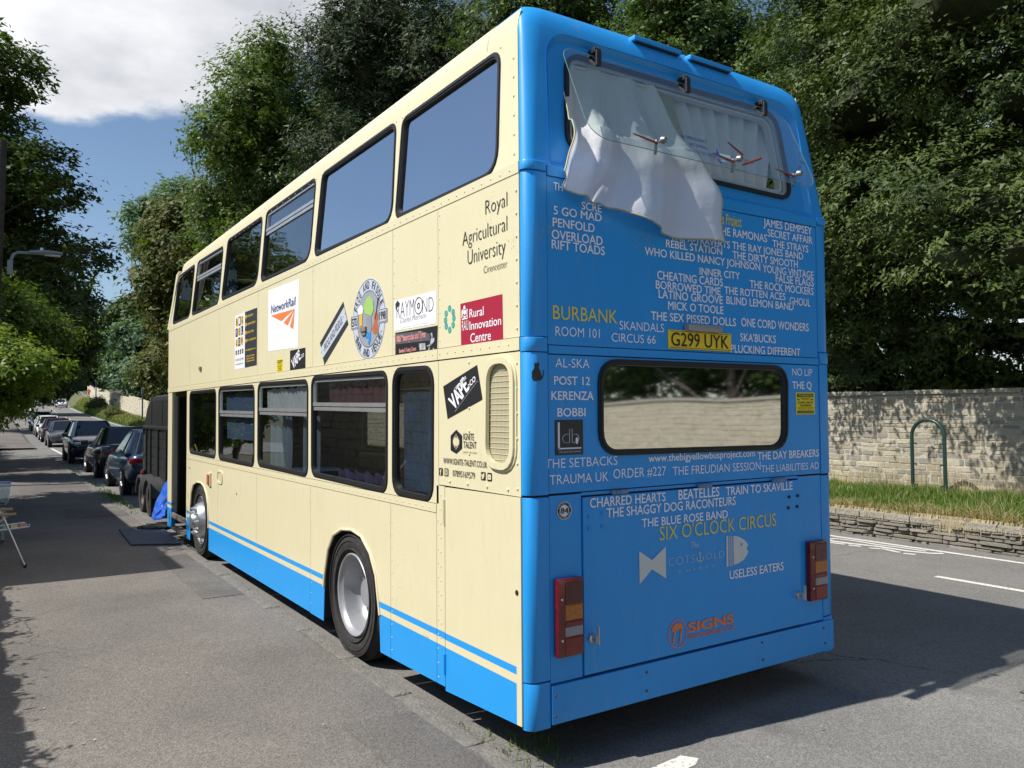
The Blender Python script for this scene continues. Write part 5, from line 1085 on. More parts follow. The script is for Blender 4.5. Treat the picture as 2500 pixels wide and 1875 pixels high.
# ================================================================== ROAD, PAVEMENT, VERGE, WALLS
def cx(y): return 3.0e-4 * max(0.0, y - 80) ** 2
def rz(y):                                           # height of the road along its length
    if y < 45: return 0.0
    if y < 60: return 0.030 * (y - 45) ** 2 / 30
    return 0.030 * (y - 52.5)
def wb(y):                                           # height of the foot of the far wall
    if y < 50: return 0.40
    if y < 90: return 0.40 + 1.20 * ((y - 50) / 40) ** 1.3
    return 1.6 + 0.050 * (y - 90)
YS = sorted(set(list(np.arange(-40, 60, 2.0)) + list(np.arange(60, 261, 5.0))))
def strip(name, fx, m, nx=1, ys=None, kind='structure', parent=None, zf=None):
    """a sheet swept along the road; fx(y) -> [(x, z), ...] across"""
    ys = ys or YS; vs = []; n = len(fx(ys[0]))
    for y in ys:
        for x, z in fx(y): vs.append((x, y, z))
    fs = [(j * n + i, j * n + i + 1, (j + 1) * n + i + 1, (j + 1) * n + i) for j in range(len(ys) - 1) for i in range(n - 1)]
    return obj(name, vs, fs, m, parent, None, kind, smooth='all')
def asphalt(name, c1_, c2_, speck, crack=0.0, big=0.5):
    m = bpy.data.materials.new(name); nt, b = nodes_of(m); N = nt.nodes.new; L = nt.links.new
    tc = N('ShaderNodeTexCoord')
    n1 = N('ShaderNodeTexNoise'); n1.inputs['Scale'].default_value = big; n1.inputs['Detail'].default_value = 8; n1.inputs['Roughness'].default_value = 0.62; L(tc.outputs['Object'], n1.inputs['Vector'])
    r1 = N('ShaderNodeMapRange'); r1.inputs[1].default_value = 0.36; r1.inputs[2].default_value = 0.66; L(n1.outputs[0], r1.inputs[0])
    mx = N('ShaderNodeMixRGB'); mx.inputs[1].default_value = (*c1_, 1); mx.inputs[2].default_value = (*c2_, 1); L(r1.outputs[0], mx.inputs[0])
    v = N('ShaderNodeTexVoronoi'); v.inputs['Scale'].default_value = 110; L(tc.outputs['Object'], v.inputs['Vector'])
    bw = N('ShaderNodeRGBToBW'); L(v.outputs['Color'], bw.inputs[0])
    r2 = N('ShaderNodeMapRange'); r2.inputs[1].default_value = 0.2; r2.inputs[2].default_value = 0.85; r2.inputs[3].default_value = 1 - speck; r2.inputs[4].default_value = 1 + speck; L(bw.outputs[0], r2.inputs[0])
    mu = N('ShaderNodeMixRGB'); mu.blend_type = 'MULTIPLY'; mu.inputs[0].default_value = 1; L(mx.outputs[0], mu.inputs[1]); L(r2.outputs[0], mu.inputs[2])
    v2 = N('ShaderNodeTexVoronoi'); v2.inputs['Scale'].default_value = 9; L(tc.outputs['Object'], v2.inputs['Vector'])
    lt = N('ShaderNodeMapRange'); lt.inputs[1].default_value = 0.035; lt.inputs[2].default_value = 0.02; L(v2.outputs['Distance'], lt.inputs[0])
    wh = N('ShaderNodeMixRGB'); wh.inputs[2].default_value = (0.42, 0.41, 0.39, 1); L(lt.outputs[0], wh.inputs[0]); L(mu.outputs[0], wh.inputs[1])
    # dark oily stains
    n5 = N('ShaderNodeTexNoise'); n5.inputs['Scale'].default_value = 0.9; n5.inputs['Detail'].default_value = 5; L(tc.outputs['Object'], n5.inputs['Vector'])
    r5 = N('ShaderNodeMapRange'); r5.inputs[1].default_value = 0.64; r5.inputs[2].default_value = 0.74; r5.inputs[4].default_value = 0.45; L(n5.outputs[0], r5.inputs[0])
    st = N('ShaderNodeMixRGB'); st.inputs[2].default_value = (*[c * 0.5 for c in c1_], 1); L(r5.outputs[0], st.inputs[0]); L(wh.outputs[0], st.inputs[1])
    if crack:
        nz = N('ShaderNodeTexNoise'); nz.inputs['Scale'].default_value = 1.7; nz.inputs['Detail'].default_value = 4; L(tc.outputs['Object'], nz.inputs['Vector'])
        wp = N('ShaderNodeMixRGB'); wp.inputs[0].default_value = 0.35; L(tc.outputs['Object'], wp.inputs[1]); L(nz.outputs['Color'], wp.inputs[2])
        vc = N('ShaderNodeTexVoronoi'); vc.feature = 'DISTANCE_TO_EDGE'; vc.inputs['Scale'].default_value = 0.75; L(wp.outputs[0], vc.inputs['Vector'])
        n8 = N('ShaderNodeTexNoise'); n8.inputs['Scale'].default_value = 0.6; L(tc.outputs['Object'], n8.inputs['Vector'])
        cr_ = N('ShaderNodeMapRange'); cr_.inputs[1].default_value = 0.0045; cr_.inputs[2].default_value = 0.0015; L(vc.outputs[0], cr_.inputs[0])
        c8 = N('ShaderNodeMapRange'); c8.inputs[1].default_value = 0.50; c8.inputs[2].default_value = 0.58; c8.inputs[4].default_value = crack; L(n8.outputs[0], c8.inputs[0])
        cm = N('ShaderNodeMath'); cm.operation = 'MULTIPLY'; L(cr_.outputs[0], cm.inputs[0]); L(c8.outputs[0], cm.inputs[1])
        cs_ = N('ShaderNodeMixRGB'); cs_.inputs[2].default_value = (0.035, 0.034, 0.03, 1); L(cm.outputs[0], cs_.inputs[0]); L(st.outputs[0], cs_.inputs[1]); st = cs_
    L(st.outputs[0], b.inputs['Base Color']); b.inputs['Roughness'].default_value = 0.88; b.inputs['Specular IOR Level'].default_value = 0.3
    n2 = N('ShaderNodeTexNoise'); n2.inputs['Scale'].default_value = 140; n2.inputs['Detail'].default_value = 3; L(tc.outputs['Object'], n2.inputs['Vector'])
    ad = N('ShaderNodeMath'); ad.operation = 'ADD'; L(n2.outputs[0], ad.inputs[0]); L(v.outputs['Distance'], ad.inputs[1])
    bp = N('ShaderNodeBump'); bp.inputs['Strength'].default_value = 0.5; bp.inputs['Distance'].default_value = 0.006; L(ad.outputs[0], bp.inputs['Height']); L(bp.outputs[0], b.inputs['Normal'])
    MATS[name] = m; return m
M_ROAD = asphalt('road_asphalt', (0.165, 0.160, 0.150), (0.225, 0.218, 0.205), 0.25, crack=0.7)
M_PAVE = asphalt('pavement_asphalt', (0.128, 0.118, 0.110), (0.200, 0.182, 0.165), 0.28, crack=0.6, big=0.45)
M_PATH = asphalt('path_asphalt', (0.16, 0.155, 0.145), (0.22, 0.21, 0.195), 0.2)
M_SOIL = mat('ground_soil_grass', (0.045, 0.055, 0.022), 0.95, col2=(0.09, 0.085, 0.04), vscale=1.2, bump=0.6, bscale=8)
M_PAINT = bpy.data.materials.new('road_marking_paint'); nt, b_ = nodes_of(M_PAINT)
tcn = nt.nodes.new('ShaderNodeTexCoord'); nn_ = nt.nodes.new('ShaderNodeTexNoise'); nn_.inputs['Scale'].default_value = 38; nn_.inputs['Detail'].default_value = 5; nt.links.new(tcn.outputs['Object'], nn_.inputs['Vector'])
rr_ = nt.nodes.new('ShaderNodeMapRange'); rr_.inputs[1].default_value = 0.33; rr_.inputs[2].default_value = 0.40; nt.links.new(nn_.outputs[0], rr_.inputs[0])
mm_ = nt.nodes.new('ShaderNodeMixRGB'); mm_.inputs[1].default_value = (0.16, 0.155, 0.145, 1); mm_.inputs[2].default_value = (0.66, 0.64, 0.58, 1); nt.links.new(rr_.outputs[0], mm_.inputs[0]); nt.links.new(mm_.outputs[0], b_.inputs['Base Color']); b_.inputs['Roughness'].default_value = 0.8
M_STONE = mat('limestone', (0.52, 0.46, 0.34), 0.92, col2=(0.33, 0.29, 0.21), vscale=7, bump=0.9, bscale=30, detail=8)
M_STONE_B = mat('pale_limestone', (0.66, 0.60, 0.47), 0.92, col2=(0.47, 0.42, 0.32), vscale=9, bump=0.9, bscale=34, detail=8)
M_STONE_C = mat('lichened_limestone', (0.22, 0.21, 0.18), 0.95, col2=(0.50, 0.46, 0.37), vscale=16, bump=0.9, bscale=40, detail=9)
M_STONE_D = mat('grey_walling_stone', (0.20, 0.185, 0.155), 0.95, col2=(0.36, 0.335, 0.275), vscale=13, bump=1.0, bscale=36, detail=9)
M_MORTAR = mat('lime_mortar', (0.56, 0.51, 0.41), 0.95, col2=(0.38, 0.345, 0.28), vscale=14, bump=0.9, bscale=50, detail=8)
M_KERB = mat('weathered_kerb_stone', (0.13, 0.122, 0.105), 0.9, col2=(0.215, 0.20, 0.175), vscale=9, bump=0.8, bscale=45, detail=8)

KX = -0.04                                             # face of the kerb
strip('ground', lambda y: [(-120, -0.15 + rz(y) * 0.5), (-30, -0.1 + rz(y)), (-6, -0.02 + rz(y)), (-3.4, rz(y) - 0.04), (0.0, rz(y) - 0.05), (8.4 + cx(y), rz(y) - 0.05), (8.65 + cx(y), rz(y) - 0.03), (11.0 + cx(y), wb(y) - 0.05), (12.0 + cx(y), wb(y) + 0.2), (18 + cx(y), wb(y) + 0.6), (60, wb(y) + 2.0), (160, wb(y) + 5)], M_SOIL, ys=sorted(set(YS + [-120.0, 300.0, 400.0])))
strip('road', lambda y: [(KX - 0.02 if not 33.9 < y < 46.1 else KX - 0.02, rz(y)), (2.2 + cx(y), rz(y) + 0.02), (4.2 + cx(y), rz(y) + 0.035), (6.4 + cx(y), rz(y) + 0.02), (8.46 + cx(y), rz(y))], M_ROAD)
SR = [34.0, 46.0]
strip('side_road', lambda y: [(-30, rz(y) - 0.004), (-3.4, rz(y) - 0.002), (KX + 0.05, rz(y) - 0.003)], M_ROAD, ys=[34, 37, 40, 43, 46])
PZ = 0.085
def pavement(y0, y1, rnd):
    ys = [y for y in YS if y0 < y < y1]; ys = sorted([y0] + ys + [y1])
    return strip('pavement', lambda y: [(-3.6, rz(y) + PZ + 0.05), (-1.2, rz(y) + PZ + 0.012), (-0.165 + cx(y) * 1, rz(y) + PZ)], M_PAVE, ys=ys)
PV = pavement(-40.0, 34.0, 0); PV2 = pavement(46.0, 200.0, 0)
# kerb stones: one mesh per length, copied
kb = []
for k in range(3):
    bm = bmesh.new(); box(bm, -0.125, 0.0, 0.006, 0.894 + 0.1 * 0, -0.14, 0.004, bev=0.012)
    for v in bm.verts: v.co += Vector((random.uniform(-.004, .004), 0, random.uniform(-.004, .004)))
    me = bpy.data.meshes.new('kerb_stone'); bm.to_mesh(me); bm.free(); me.materials.append(M_KERB); kb.append(me)
def kerb(y, par):
    o = bpy.data.objects.new('kerb_stone', random.choice(kb)); C.objects.link(o); o.parent = par
    o.location = (KX + cx(y) + random.uniform(-.006, .006), y, rz(y) + PZ + random.uniform(-.006, .004)); o.rotation_euler = (0, 0, random.uniform(-.006, .006) - 2 * 3e-4 * max(0, y - 80))
y = -4.2
while y < 33: kerb(y, PV); y += 0.9
y = 46.0
while y < 78: kerb(y, PV2); y += 0.9
bm = bmesh.new()
for y in np.arange(78, 200, 4.0): box(bm, KX - 0.125 + cx(y), KX + cx(y), y, y + 3.98, rz(y + 2) + PZ - 0.14, rz(y + 2) + PZ + 0.004)
bobj('kerb_line', bm, M_KERB, PV2, kind='stuff')
# road markings
def marking(x0, x1, y0, y1, name='road_marking', lift=0.004):
    ys = list(np.linspace(y0, y1, max(2, int((y1 - y0) / 3) + 2)))
    def zr(x, y): return rz(y) + float(np.interp(x - cx(y), [KX, 2.2, 4.2, 6.4, 8.46], [0, 0.02, 0.035, 0.02, 0.0])) + lift
    vs = [(x + cx(y), y, zr(x + cx(y), y)) for y in ys for x in (x0, x1)]
    return obj(name, vs, [(2 * j, 2 * j + 1, 2 * j + 3, 2 * j + 2) for j in range(len(ys) - 1)], M_PAINT, None, None, 'structure')
marking(7.98, 8.08, -30, 7.0); marking(7.98, 8.08, 60, 200)
for y in (1.40, -4.6, -10.6): marking(6.33, 6.43, y - 3.6, y)
for y in (52, 58, 64, 70, 76, 82, 88, 94, 100, 106, 112, 118, 124, 130, 138, 146): marking(5.15, 5.27, y, y + 3.0)
marking(2.2, 2.32, 84, 160); marking(0.62, 0.74, 33.0, 46.5)
# end of the parking bay by the back of the bus (a broken white block)
p = [onZ(*q, 0.008) for q in ((1580, 1880), (1662, 1845), (1706, 1852), (1699, 1867), (1650, 1890))]
obj('road_marking', [(a.x, a.y, 0.010) for a in p], [(0, 1, 2, 3, 4)], M_PAINT, None, None, 'structure')
# worn letters of the box by the verge, seen past the bus
cM = crop(1980, 1200, 4.2538)
def gstroke(pts, w):
    P = [onZ(*cM(*p), 0.0) for p in pts]; vs = []; fs = []
    for i, p in enumerate(P):
        d = (P[min(i + 1, len(P) - 1)] - P[max(i - 1, 0)]); d.normalize(); n_ = Vector((-d.y, d.x, 0)); z = 0.011
        vs += [(p.x + n_.x * w / 2, p.y + n_.y * w / 2, z), (p.x - n_.x * w / 2, p.y - n_.y * w / 2, z)]
    fs = [(2 * i, 2 * i + 1, 2 * i + 3, 2 * i + 2) for i in range(len(P) - 1)]
    return obj('road_marking', vs, fs, M_PAINT, None, None, 'structure')
gstroke([(175, 505), (250, 495), (420, 515), (700, 560), (900, 585), (1200, 628)], 0.07); gstroke([(175, 515), (420, 548), (700, 578), (1000, 625), (1250, 650), (1375, 652)], 0.09)
gstroke([(175, 533), (350, 555)], 0.07); gstroke([(390, 563), (520, 577)], 0.07); gstroke([(330, 600), (520, 625), (700, 655)], 0.08); gstroke([(175, 618), (430, 645), (730, 690)], 0.09); gstroke([(600, 593), (760, 605), (920, 640)], 0.07)
gstroke([(735, 665), (900, 683)], 0.08); gstroke([(960, 650), (1085, 662)], 0.07); gstroke([(175, 710), (355, 740)], 0.09); gstroke([(370, 680), (600, 700)], 0.05)
# ironwork and small patches in the road
p = onZ(*crop(1250, 1250, 1.7696)(1640, 395), 0.0)
bm = bmesh.new(); box(bm, p.x - 0.22, p.x + 0.22, p.y - 0.16, p.y + 0.16, 0.016, 0.026, bev=0.004); tag(bobj('drain_cover', bm, mat('rusty_iron', (0.05, 0.045, 0.04), 0.7, 0.3, var=0.4, vscale=20)), 'small dark iron cover set in the road within the shadow of the bus', 'drain cover')
# doormat / board on the pavement by the bus door
q = [onZ(*p, PZ + 0.015) for p in ((290, 1293), (400, 1292), (443, 1328), (320, 1331))]
bm = bmesh.new(); va = [bm.verts.new((p.x, p.y, PZ + 0.028)) for p in q]; vb = [bm.verts.new((p.x, p.y, PZ + 0.012)) for p in q]
bm.faces.new(va); bm.faces.new(vb[::-1])
for i in range(4): j = (i + 1) % 4; bm.faces.new((va[i], vb[i], vb[j], va[j]))
tag(bobj('rubber_mat', bm, mat('slate_blue_mat', (0.045, 0.062, 0.10), 0.7, var=0.2, vscale=8, bump=0.2)), 'flat slate blue rubber mat lying on the pavement by the bus doorway', 'mat')

M_PATCH = asphalt('patched_asphalt', (0.105, 0.098, 0.092), (0.15, 0.14, 0.13), 0.25, big=1.2)
def patch(pts, z, name='asphalt_patch'):
    vs = [(x, y, z(x, y)) for x, y in pts]; return obj(name, vs, [tuple(range(len(vs)))], M_PATCH, None, None, 'structure')
pz_ = lambda x, y: PZ + float(np.interp(x, [-3.6, -1.2, -0.165], [0.05, 0.012, 0.0])) + 0.004
for q in (([(-0.62, -3.6), (-0.175, -3.6), (-0.175, 0.9), (-0.60, 0.95)]), ([(-0.56, 4.6), (-0.175, 4.6), (-0.175, 7.3), (-0.53, 7.25)]), ([(-1.15, 12.0), (-0.18, 12.0), (-0.18, 13.6), (-1.10, 13.5)])): patch(q, pz_)
patch([(3.2, -2.6), (4.1, -2.7), (4.15, -0.9), (3.25, -0.85)], lambda x, y: 0.036)
# ---------------- verge
def vprof(y):
    e = cx(y); r = rz(y); w = wb(y)
    if y < 50: return [(8.66 + e, 0.34), (9.3 + e, 0.40), (10.0 + e, 0.44), (10.78 + e, 0.42)]
    return [(8.5 + e, r + 0.05), (9.1 + e, r + (w - r) * 0.45 + 0.1), (9.8 + e, r + (w - r) * 0.85), (10.6 + e, w)]
M_GRASSG = mat('verge_ground', (0.06, 0.085, 0.025), 0.95, col2=(0.13, 0.12, 0.055), vscale=3, bump=0.8, bscale=20)
VG = strip('grass_verge', vprof, M_GRASSG, ys=[y for y in YS if -30 <= y <= 200])
strip('path', lambda y: [(10.62 + cx(y), wb(y) + 0.008), (11.46 + cx(y), wb(y) + 0.01)], M_PATH, ys=[y for y in YS if -30 <= y <= 200])
# grass blades
def blades(name, n, fpos, h0, h1, w, bend, m, parent=None, seed=1, kind='stuff'):
    r = np.random.default_rng(seed); P = fpos(r, n); a = r.uniform(0, 2 * PI, n); h = r.uniform(h0, h1, n) * P[:, 3]; wd = w * r.uniform(0.6, 1.3, n); bd = bend * r.normal(0, 1, n) * h; b2 = r.uniform(0, 2 * PI, n)
    dx, dy = np.cos(a) * wd / 2, np.sin(a) * wd / 2; bx, by_ = np.cos(b2) * bd, np.sin(b2) * bd
    V = np.zeros((n, 5, 3)); V[:, 0] = P[:, :3] + np.c_[-dx, -dy, np.zeros(n)]; V[:, 1] = P[:, :3] + np.c_[dx, dy, np.zeros(n)]
    V[:, 2] = P[:, :3] + np.c_[dx * 0.8 + bx * .35, dy * 0.8 + by_ * .35, h * 0.6]; V[:, 3] = P[:, :3] + np.c_[-dx * 0.8 + bx * .35, -dy * 0.8 + by_ * .35, h * 0.6]; V[:, 4] = P[:, :3] + np.c_[bx, by_, h]
    idx = np.arange(n)[:, None] * 5; F4 = idx + np.array([[0, 1, 2, 3]]); F3 = idx + np.array([[3, 2, 4]])
    me = bpy.data.meshes.new(name); me.vertices.add(n * 5); me.vertices.foreach_set('co', V.ravel())
    loops = np.concatenate([F4.ravel(), F3.ravel()]); me.loops.add(len(loops)); me.loops.foreach_set('vertex_index', loops.astype(np.int32))
    st = np.concatenate([np.arange(n) * 4, 4 * n + np.arange(n) * 3]); me.polygons.add(2 * n); me.polygons.foreach_set('loop_start', st.astype(np.int32))
    me.update(calc_edges=True); t = r.uniform(0, 1, n); at = me.attributes.new('tint', 'FLOAT', 'FACE'); at.data.foreach_set('value', np.concatenate([t, t]).astype(np.float32))
    me.materials.append(m); o = bpy.data.objects.new(name, me); C.objects.link(o); o['kind'] = kind
    if parent: o.parent = parent
    return o
def vz(x, y): 
    p = vprof(y); return float(np.interp(x, [a for a, _ in p], [b for _, b in p]))
def vpos(y0, y1, x0=8.68, x1=10.8, edge=False):
    def f(r, n):
        y = r.uniform(y0, y1, n); x = r.uniform(x0, x1, n) if not edge else x0 + np.abs(r.normal(0, 0.10, n)); cl = 0.55 + 0.8 * (0.5 + 0.5 * np.sin(3.1 * x + 2.3 * np.sin(1.7 * y)) * np.sin(2.7 * y + x))
        return np.array([(a + cx(b), b, vz(a + cx(b), b) - 0.01, c) for a, b, c in zip(x, y, cl)])
    return f
m_g1 = leafmat('grass_green', (0.065, 0.135, 0.018), (0.17, 0.255, 0.055), 0.3); m_g2 = leafmat('grass_dry', (0.34, 0.26, 0.12), (0.50, 0.42, 0.24), 0.25)
blades('grass', 46000, vpos(1.0, 8.5), 0.05, 0.19, 0.012, 0.5, m_g1, seed=2)
blades('grass', 15000, vpos(-16, 1.0), 0.07, 0.22, 0.016, 0.5, m_g1, seed=3)
blades('grass', 22000, vpos(8.5, 48), 0.06, 0.22, 0.03, 0.5, m_g1, seed=12)
blades('dry_grass', 4000, vpos(-6, 8.5), 0.08, 0.34, 0.007, 0.5, m_g2, seed=4)
blades('dry_grass', 5000, vpos(0.5, 8.5, 8.62, 8.7, True), 0.08, 0.22, 0.008, 0.9, m_g2, seed=5)
blades('dry_grass', 1500, vpos(0.5, 8.5, 10.55, 10.95), 0.12, 0.55, 0.006, 0.35, m_g2, seed=6)
blades('grass', 16000, vpos(48, 150, 8.4, 10.6), 0.10, 0.42, 0.06, 0.5, m_g1, seed=7); blades('dry_grass', 7000, vpos(55, 150, 8.6, 10.6), 0.15, 0.45, 0.05, 0.5, m_g2, seed=8)
# straw hanging over the little wall
def hangpos(r, n):
    y = np.where(r.random(n) < 0.5, r.normal(2.25, 0.25, n), r.uniform(1.0, 5.0, n)); return np.array([(8.60 + r.uniform(-0.03, 0.04), b, 0.37, 1.0) for b in y])
r_ = np.random.default_rng(9); bm = bmesh.new()
for a in hangpos(r_, 700):
    L_ = r_.uniform(0.08, 0.24); o0 = r_.uniform(-0.06, 0.06); pts = [Vector((a[0] + 0.05, a[1], a[2])), Vector((a[0] - 0.05, a[1] + o0 * .3, a[2] + 0.03)), Vector((a[0] - 0.09, a[1] + o0 * .7, a[2] - L_ * 0.4)), Vector((a[0] - 0.10, a[1] + o0, a[2] - L_))]
    for p0, p1 in zip(pts, pts[1:]):
        w_ = Vector((0, 0.0025, 0)); q = [bm.verts.new(p0 - w_), bm.verts.new(p0 + w_), bm.verts.new(p1 + w_), bm.verts.new(p1 - w_)]; bm.faces.new(q)
bobj('dry_grass', bm, mat('straw', (0.40, 0.33, 0.19), 0.9, var=0.3), None, None, 'stuff')

# ---------------- walls of stones: every stone a part where it can be picked out
def stone_mesh(seed, m):
    r = random.Random(seed); bm = bmesh.new(); bmesh.ops.create_cube(bm, size=1.0)
    bmesh.ops.bevel(bm, geom=list(bm.edges), offset=0.10, segments=1, affect='EDGES')
    for v in bm.verts: v.co += Vector((r.uniform(-.05, .05), r.uniform(-.03, .03), r.uniform(-.07, .07)))
    bmesh.ops.recalc_face_normals(bm, faces=bm.faces); me = bpy.data.meshes.new('stone'); bm.to_mesh(me); bm.free(); me.materials.append(m); return me
ST = {k: [stone_mesh(10 * i + j, m) for j in range(4)] for i, (k, m) in enumerate((('a', M_STONE), ('b', M_STONE_B), ('c', M_STONE_C), ('d', M_STONE_D)))}
def stones(parent, x, depth, y0, y1, zf, top, course, lens, pal, rr, jitter=0.012, joined=False, name='stone', gap=0.012):
    """courses of stones along y on the face x; zf(y) base, top(y) top; returns the count"""
    cnt = 0; z = 0.0; bmj = bmesh.new() if joined else None; H = top((y0 + y1) / 2) - zf((y0 + y1) / 2)
    while z < H - 0.02:
        h = min(rr.uniform(*course), H - z); 
        if H - z - h < course[0] * 0.5: h = H - z
        y = y0 - rr.uniform(0, lens[0])
        while y < y1:
            L_ = rr.uniform(*lens) if rr.random() > 0.15 else lens[0] * 0.7
            yy0 = max(y, y0); yy1 = min(y + L_, y1)
            if yy1 - yy0 > 0.04:
                c = Vector((x + cx(yy0) + depth / 2 + rr.uniform(-jitter, jitter), (yy0 + yy1) / 2, zf((yy0 + yy1) / 2) + z + h / 2)); me = rr.choice(ST[rr.choice(pal)])
                sc_ = Vector((depth, yy1 - yy0 - gap, h - gap)); ro = rr.uniform(-0.02, 0.02)
                if joined:
                    M = Matrix.Translation(c) @ Matrix.Rotation(ro, 4, 'X') @ Matrix.Diagonal((*sc_, 1)); vs = [bmj.verts.new(M @ v.co) for v in me.vertices]
                    for p in me.polygons: bmj.faces.new([vs[i] for i in p.vertices])
                else:
                    o = bpy.data.objects.new(name, me); C.objects.link(o); o.parent = parent; o.location = c; o.scale = sc_; o.rotation_euler = (ro, 0, rr.uniform(-0.03, 0.03))
                cnt += 1
            y += L_
        z += h
    if joined: bobj('stonework', bmj, M_STONE if 'b' in pal else M_STONE_C, parent, kind='stuff')
    return cnt
# small retaining wall along the verge
RW = thing('retaining_wall', 'low dry stone retaining wall of thin slabs holding up the grass verge', 'wall', (8.5, 3, 0))
def P0(o, par): o.parent = par; o.matrix_parent_inverse = Matrix.Translation(-Vector(par.location)); return o
RW.location = (0, 0, 0)
rr = random.Random(4); bm = bmesh.new(); box(bm, 8.60, 8.72, -30, 30.0, -0.1, 0.33); bobj('backing', bm, M_SOIL, RW)
print('stones', end=' '); n1_ = stones(RW, 8.47, 0.17, 1.0, 5.6, lambda y: -0.01, lambda y: 0.265, (0.035, 0.070), (0.12, 0.40), 'ddcd', rr, 0.026)
for k in range(12):
    y = 1.0 + k * 0.385; bm = bmesh.new(); box(bm, 8.49 + rr.uniform(-.01, .01), 8.68, y + 0.005, y + 0.38, 0.268, 0.355 + rr.uniform(-.006, .006), bev=0.010); bobj('coping_stone', bm, M_STONE_D, RW)
stones(RW, 8.47, 0.17, -24, 1.0, lambda y: -0.01, lambda y: 0.33, (0.05, 0.08), (0.2, 0.4), 'd', rr, 0.02, joined=True)
stones(RW, 8.47, 0.17, 5.6, 30, lambda y: -0.01, lambda y: 0.35, (0.05, 0.08), (0.2, 0.4), 'd', rr, 0.02, joined=True)
# tall boundary wall
BW = thing('boundary_wall', 'tall lichened limestone wall with flat coping behind the verge, dappled with tree shade', 'wall', (0, 0, 0))
WX, WT = 11.42, 0.45
def wtop(y):
    if y < 8: return 2.19 + 0.0
    if y < 60: return 2.19 + (y - 8) * 0.001
    return wb(y) + 1.80 + 0.12 * math.sin(y * 0.35)
bm = bmesh.new(); ysw = [-30.0] + [float(v) for v in np.arange(-28, 170, 2.0)]
for a, b in zip(ysw, ysw[1:]):
    z0, z1 = wb(a) - 0.5, wb(b) - 0.5; t0, t1 = wtop(a) - 0.03, wtop(b) - 0.03
    vs = [bm.verts.new(p) for p in ((WX + cx(a), a, z0), (WX + WT + cx(a), a, z0), (WX + WT + cx(a), a, t0), (WX + cx(a), a, t0), (WX + cx(b), b, z1), (WX + WT + cx(b), b, z1), (WX + WT + cx(b), b, t1), (WX + cx(b), b, t1))]
    for f in ((0, 4, 7, 3), (1, 2, 6, 5), (3, 7, 6, 2)): bm.faces.new([vs[i] for i in f])
bobj('wall_core', bm, M_MORTAR, BW)
rr = random.Random(11)
n2_ = stones(BW, WX - 0.008, 0.06, 2.4, 6.9, lambda y: 0.38, lambda y: 2.10, (0.055, 0.12), (0.12, 0.48), 'abcbac', rr, 0.006, gap=0.016)
stones(BW, WX - 0.010, 0.06, -22, 2.4, lambda y: 0.38, lambda y: 2.10, (0.06, 0.12), (0.14, 0.46), 'ab', rr, 0.006, joined=True, gap=0.014)
stones(BW, WX - 0.018, 0.06, 6.9, 16, lambda y: 0.38, lambda y: 2.10, (0.10, 0.16), (0.28, 0.6), 'ab', rr, 0.007, joined=True, gap=0.02)
stones(BW, WX - 0.018, 0.06, 16, 50, lambda y: 0.38, lambda y: 2.10, (0.14, 0.2), (0.4, 0.8), 'ab', rr, 0.007, joined=True, gap=0.02)
bm = bmesh.new()
for ya in range(78, 166, 4):
    H_ = wtop(ya + 2) - wb(ya + 2); z = 0
    while z < H_ - 0.05:
        y = ya
        while y < ya + 4:
            L_ = rr.uniform(0.4, 0.9); e = rr.uniform(0, 0.03); box(bm, WX + cx(y) - 0.03 - e, WX + cx(y) + 0.05, y + 0.02, min(y + L_, ya + 4) - 0.02, wb(y) + z + 0.012, wb(y) + z + 0.19); y += L_
        z += 0.2
bobj('stonework', bm, M_STONE_B, BW, kind='stuff')
y = -24.0
while y < 8.0:
    L_ = rr.uniform(0.45, 0.8)
    if y > 1.5:
        bm = bmesh.new(); box(bm, WX - 0.05 + rr.uniform(-.01, .01), WX + WT + 0.04, y + 0.006, y + L_ - 0.006, 2.105, 2.175 + rr.uniform(-.012, .012), bev=0.012); bobj('coping_stone', bm, M_STONE_C, BW)
    y += L_
bm = bmesh.new(); y = -24.0
while y < 1.6: L_ = rr.uniform(0.5, 0.8); box(bm, WX - 0.05, WX + WT + 0.04, y, min(y + L_, 1.7) - 0.01, 2.105, 2.175); y += L_
y = 8.3
while y < 60: L_ = rr.uniform(0.5, 0.9); box(bm, WX - 0.05, WX + WT + 0.04, y, y + L_ - 0.01, 2.105 + (y - 8) * .001, 2.175 + (y - 8) * .001); y += L_
bobj('coping', bm, M_STONE_C, BW, kind='stuff')

print(n1_, n2_)
# ---------------- cycle hoop
hp = thing('cycle_hoop', 'dark green steel hoop standing in the grass in front of the stone wall', 'cycle stand', (10.55, 3.79, 0.42))
bm = bmesh.new(); hw_ = 0.27; pts = [(0, hw_, -0.05), (0, hw_, 0.98)] + [(0, hw_ * math.cos(a), 0.98 + hw_ * math.sin(a)) for a in np.linspace(0, PI, 14)[1:-1]] + [(0, -hw_, 0.98), (0, -hw_, -0.05)]
tube(bm, pts, 0.030, 12); bobj('tube', bm, mat('dark_green_paint', (0.012, 0.045, 0.038), 0.4, coat=0.3), hp, smooth=True)
for s in (-1, 1):
    for z in (0.18, 0.52, 0.86):
        bm = bmesh.new(); box(bm, -0.006, 0.006, s * (hw_ - 0.075), s * (hw_ - 0.026), z - 0.012, z + 0.012); tube(bm, [(-0.012, s * (hw_ - 0.075), z - 0.018), (0.012, s * (hw_ - 0.075), z - 0.018)], 0.008, 6); bobj('lug', bm, MATS['dark_green_paint'], hp)
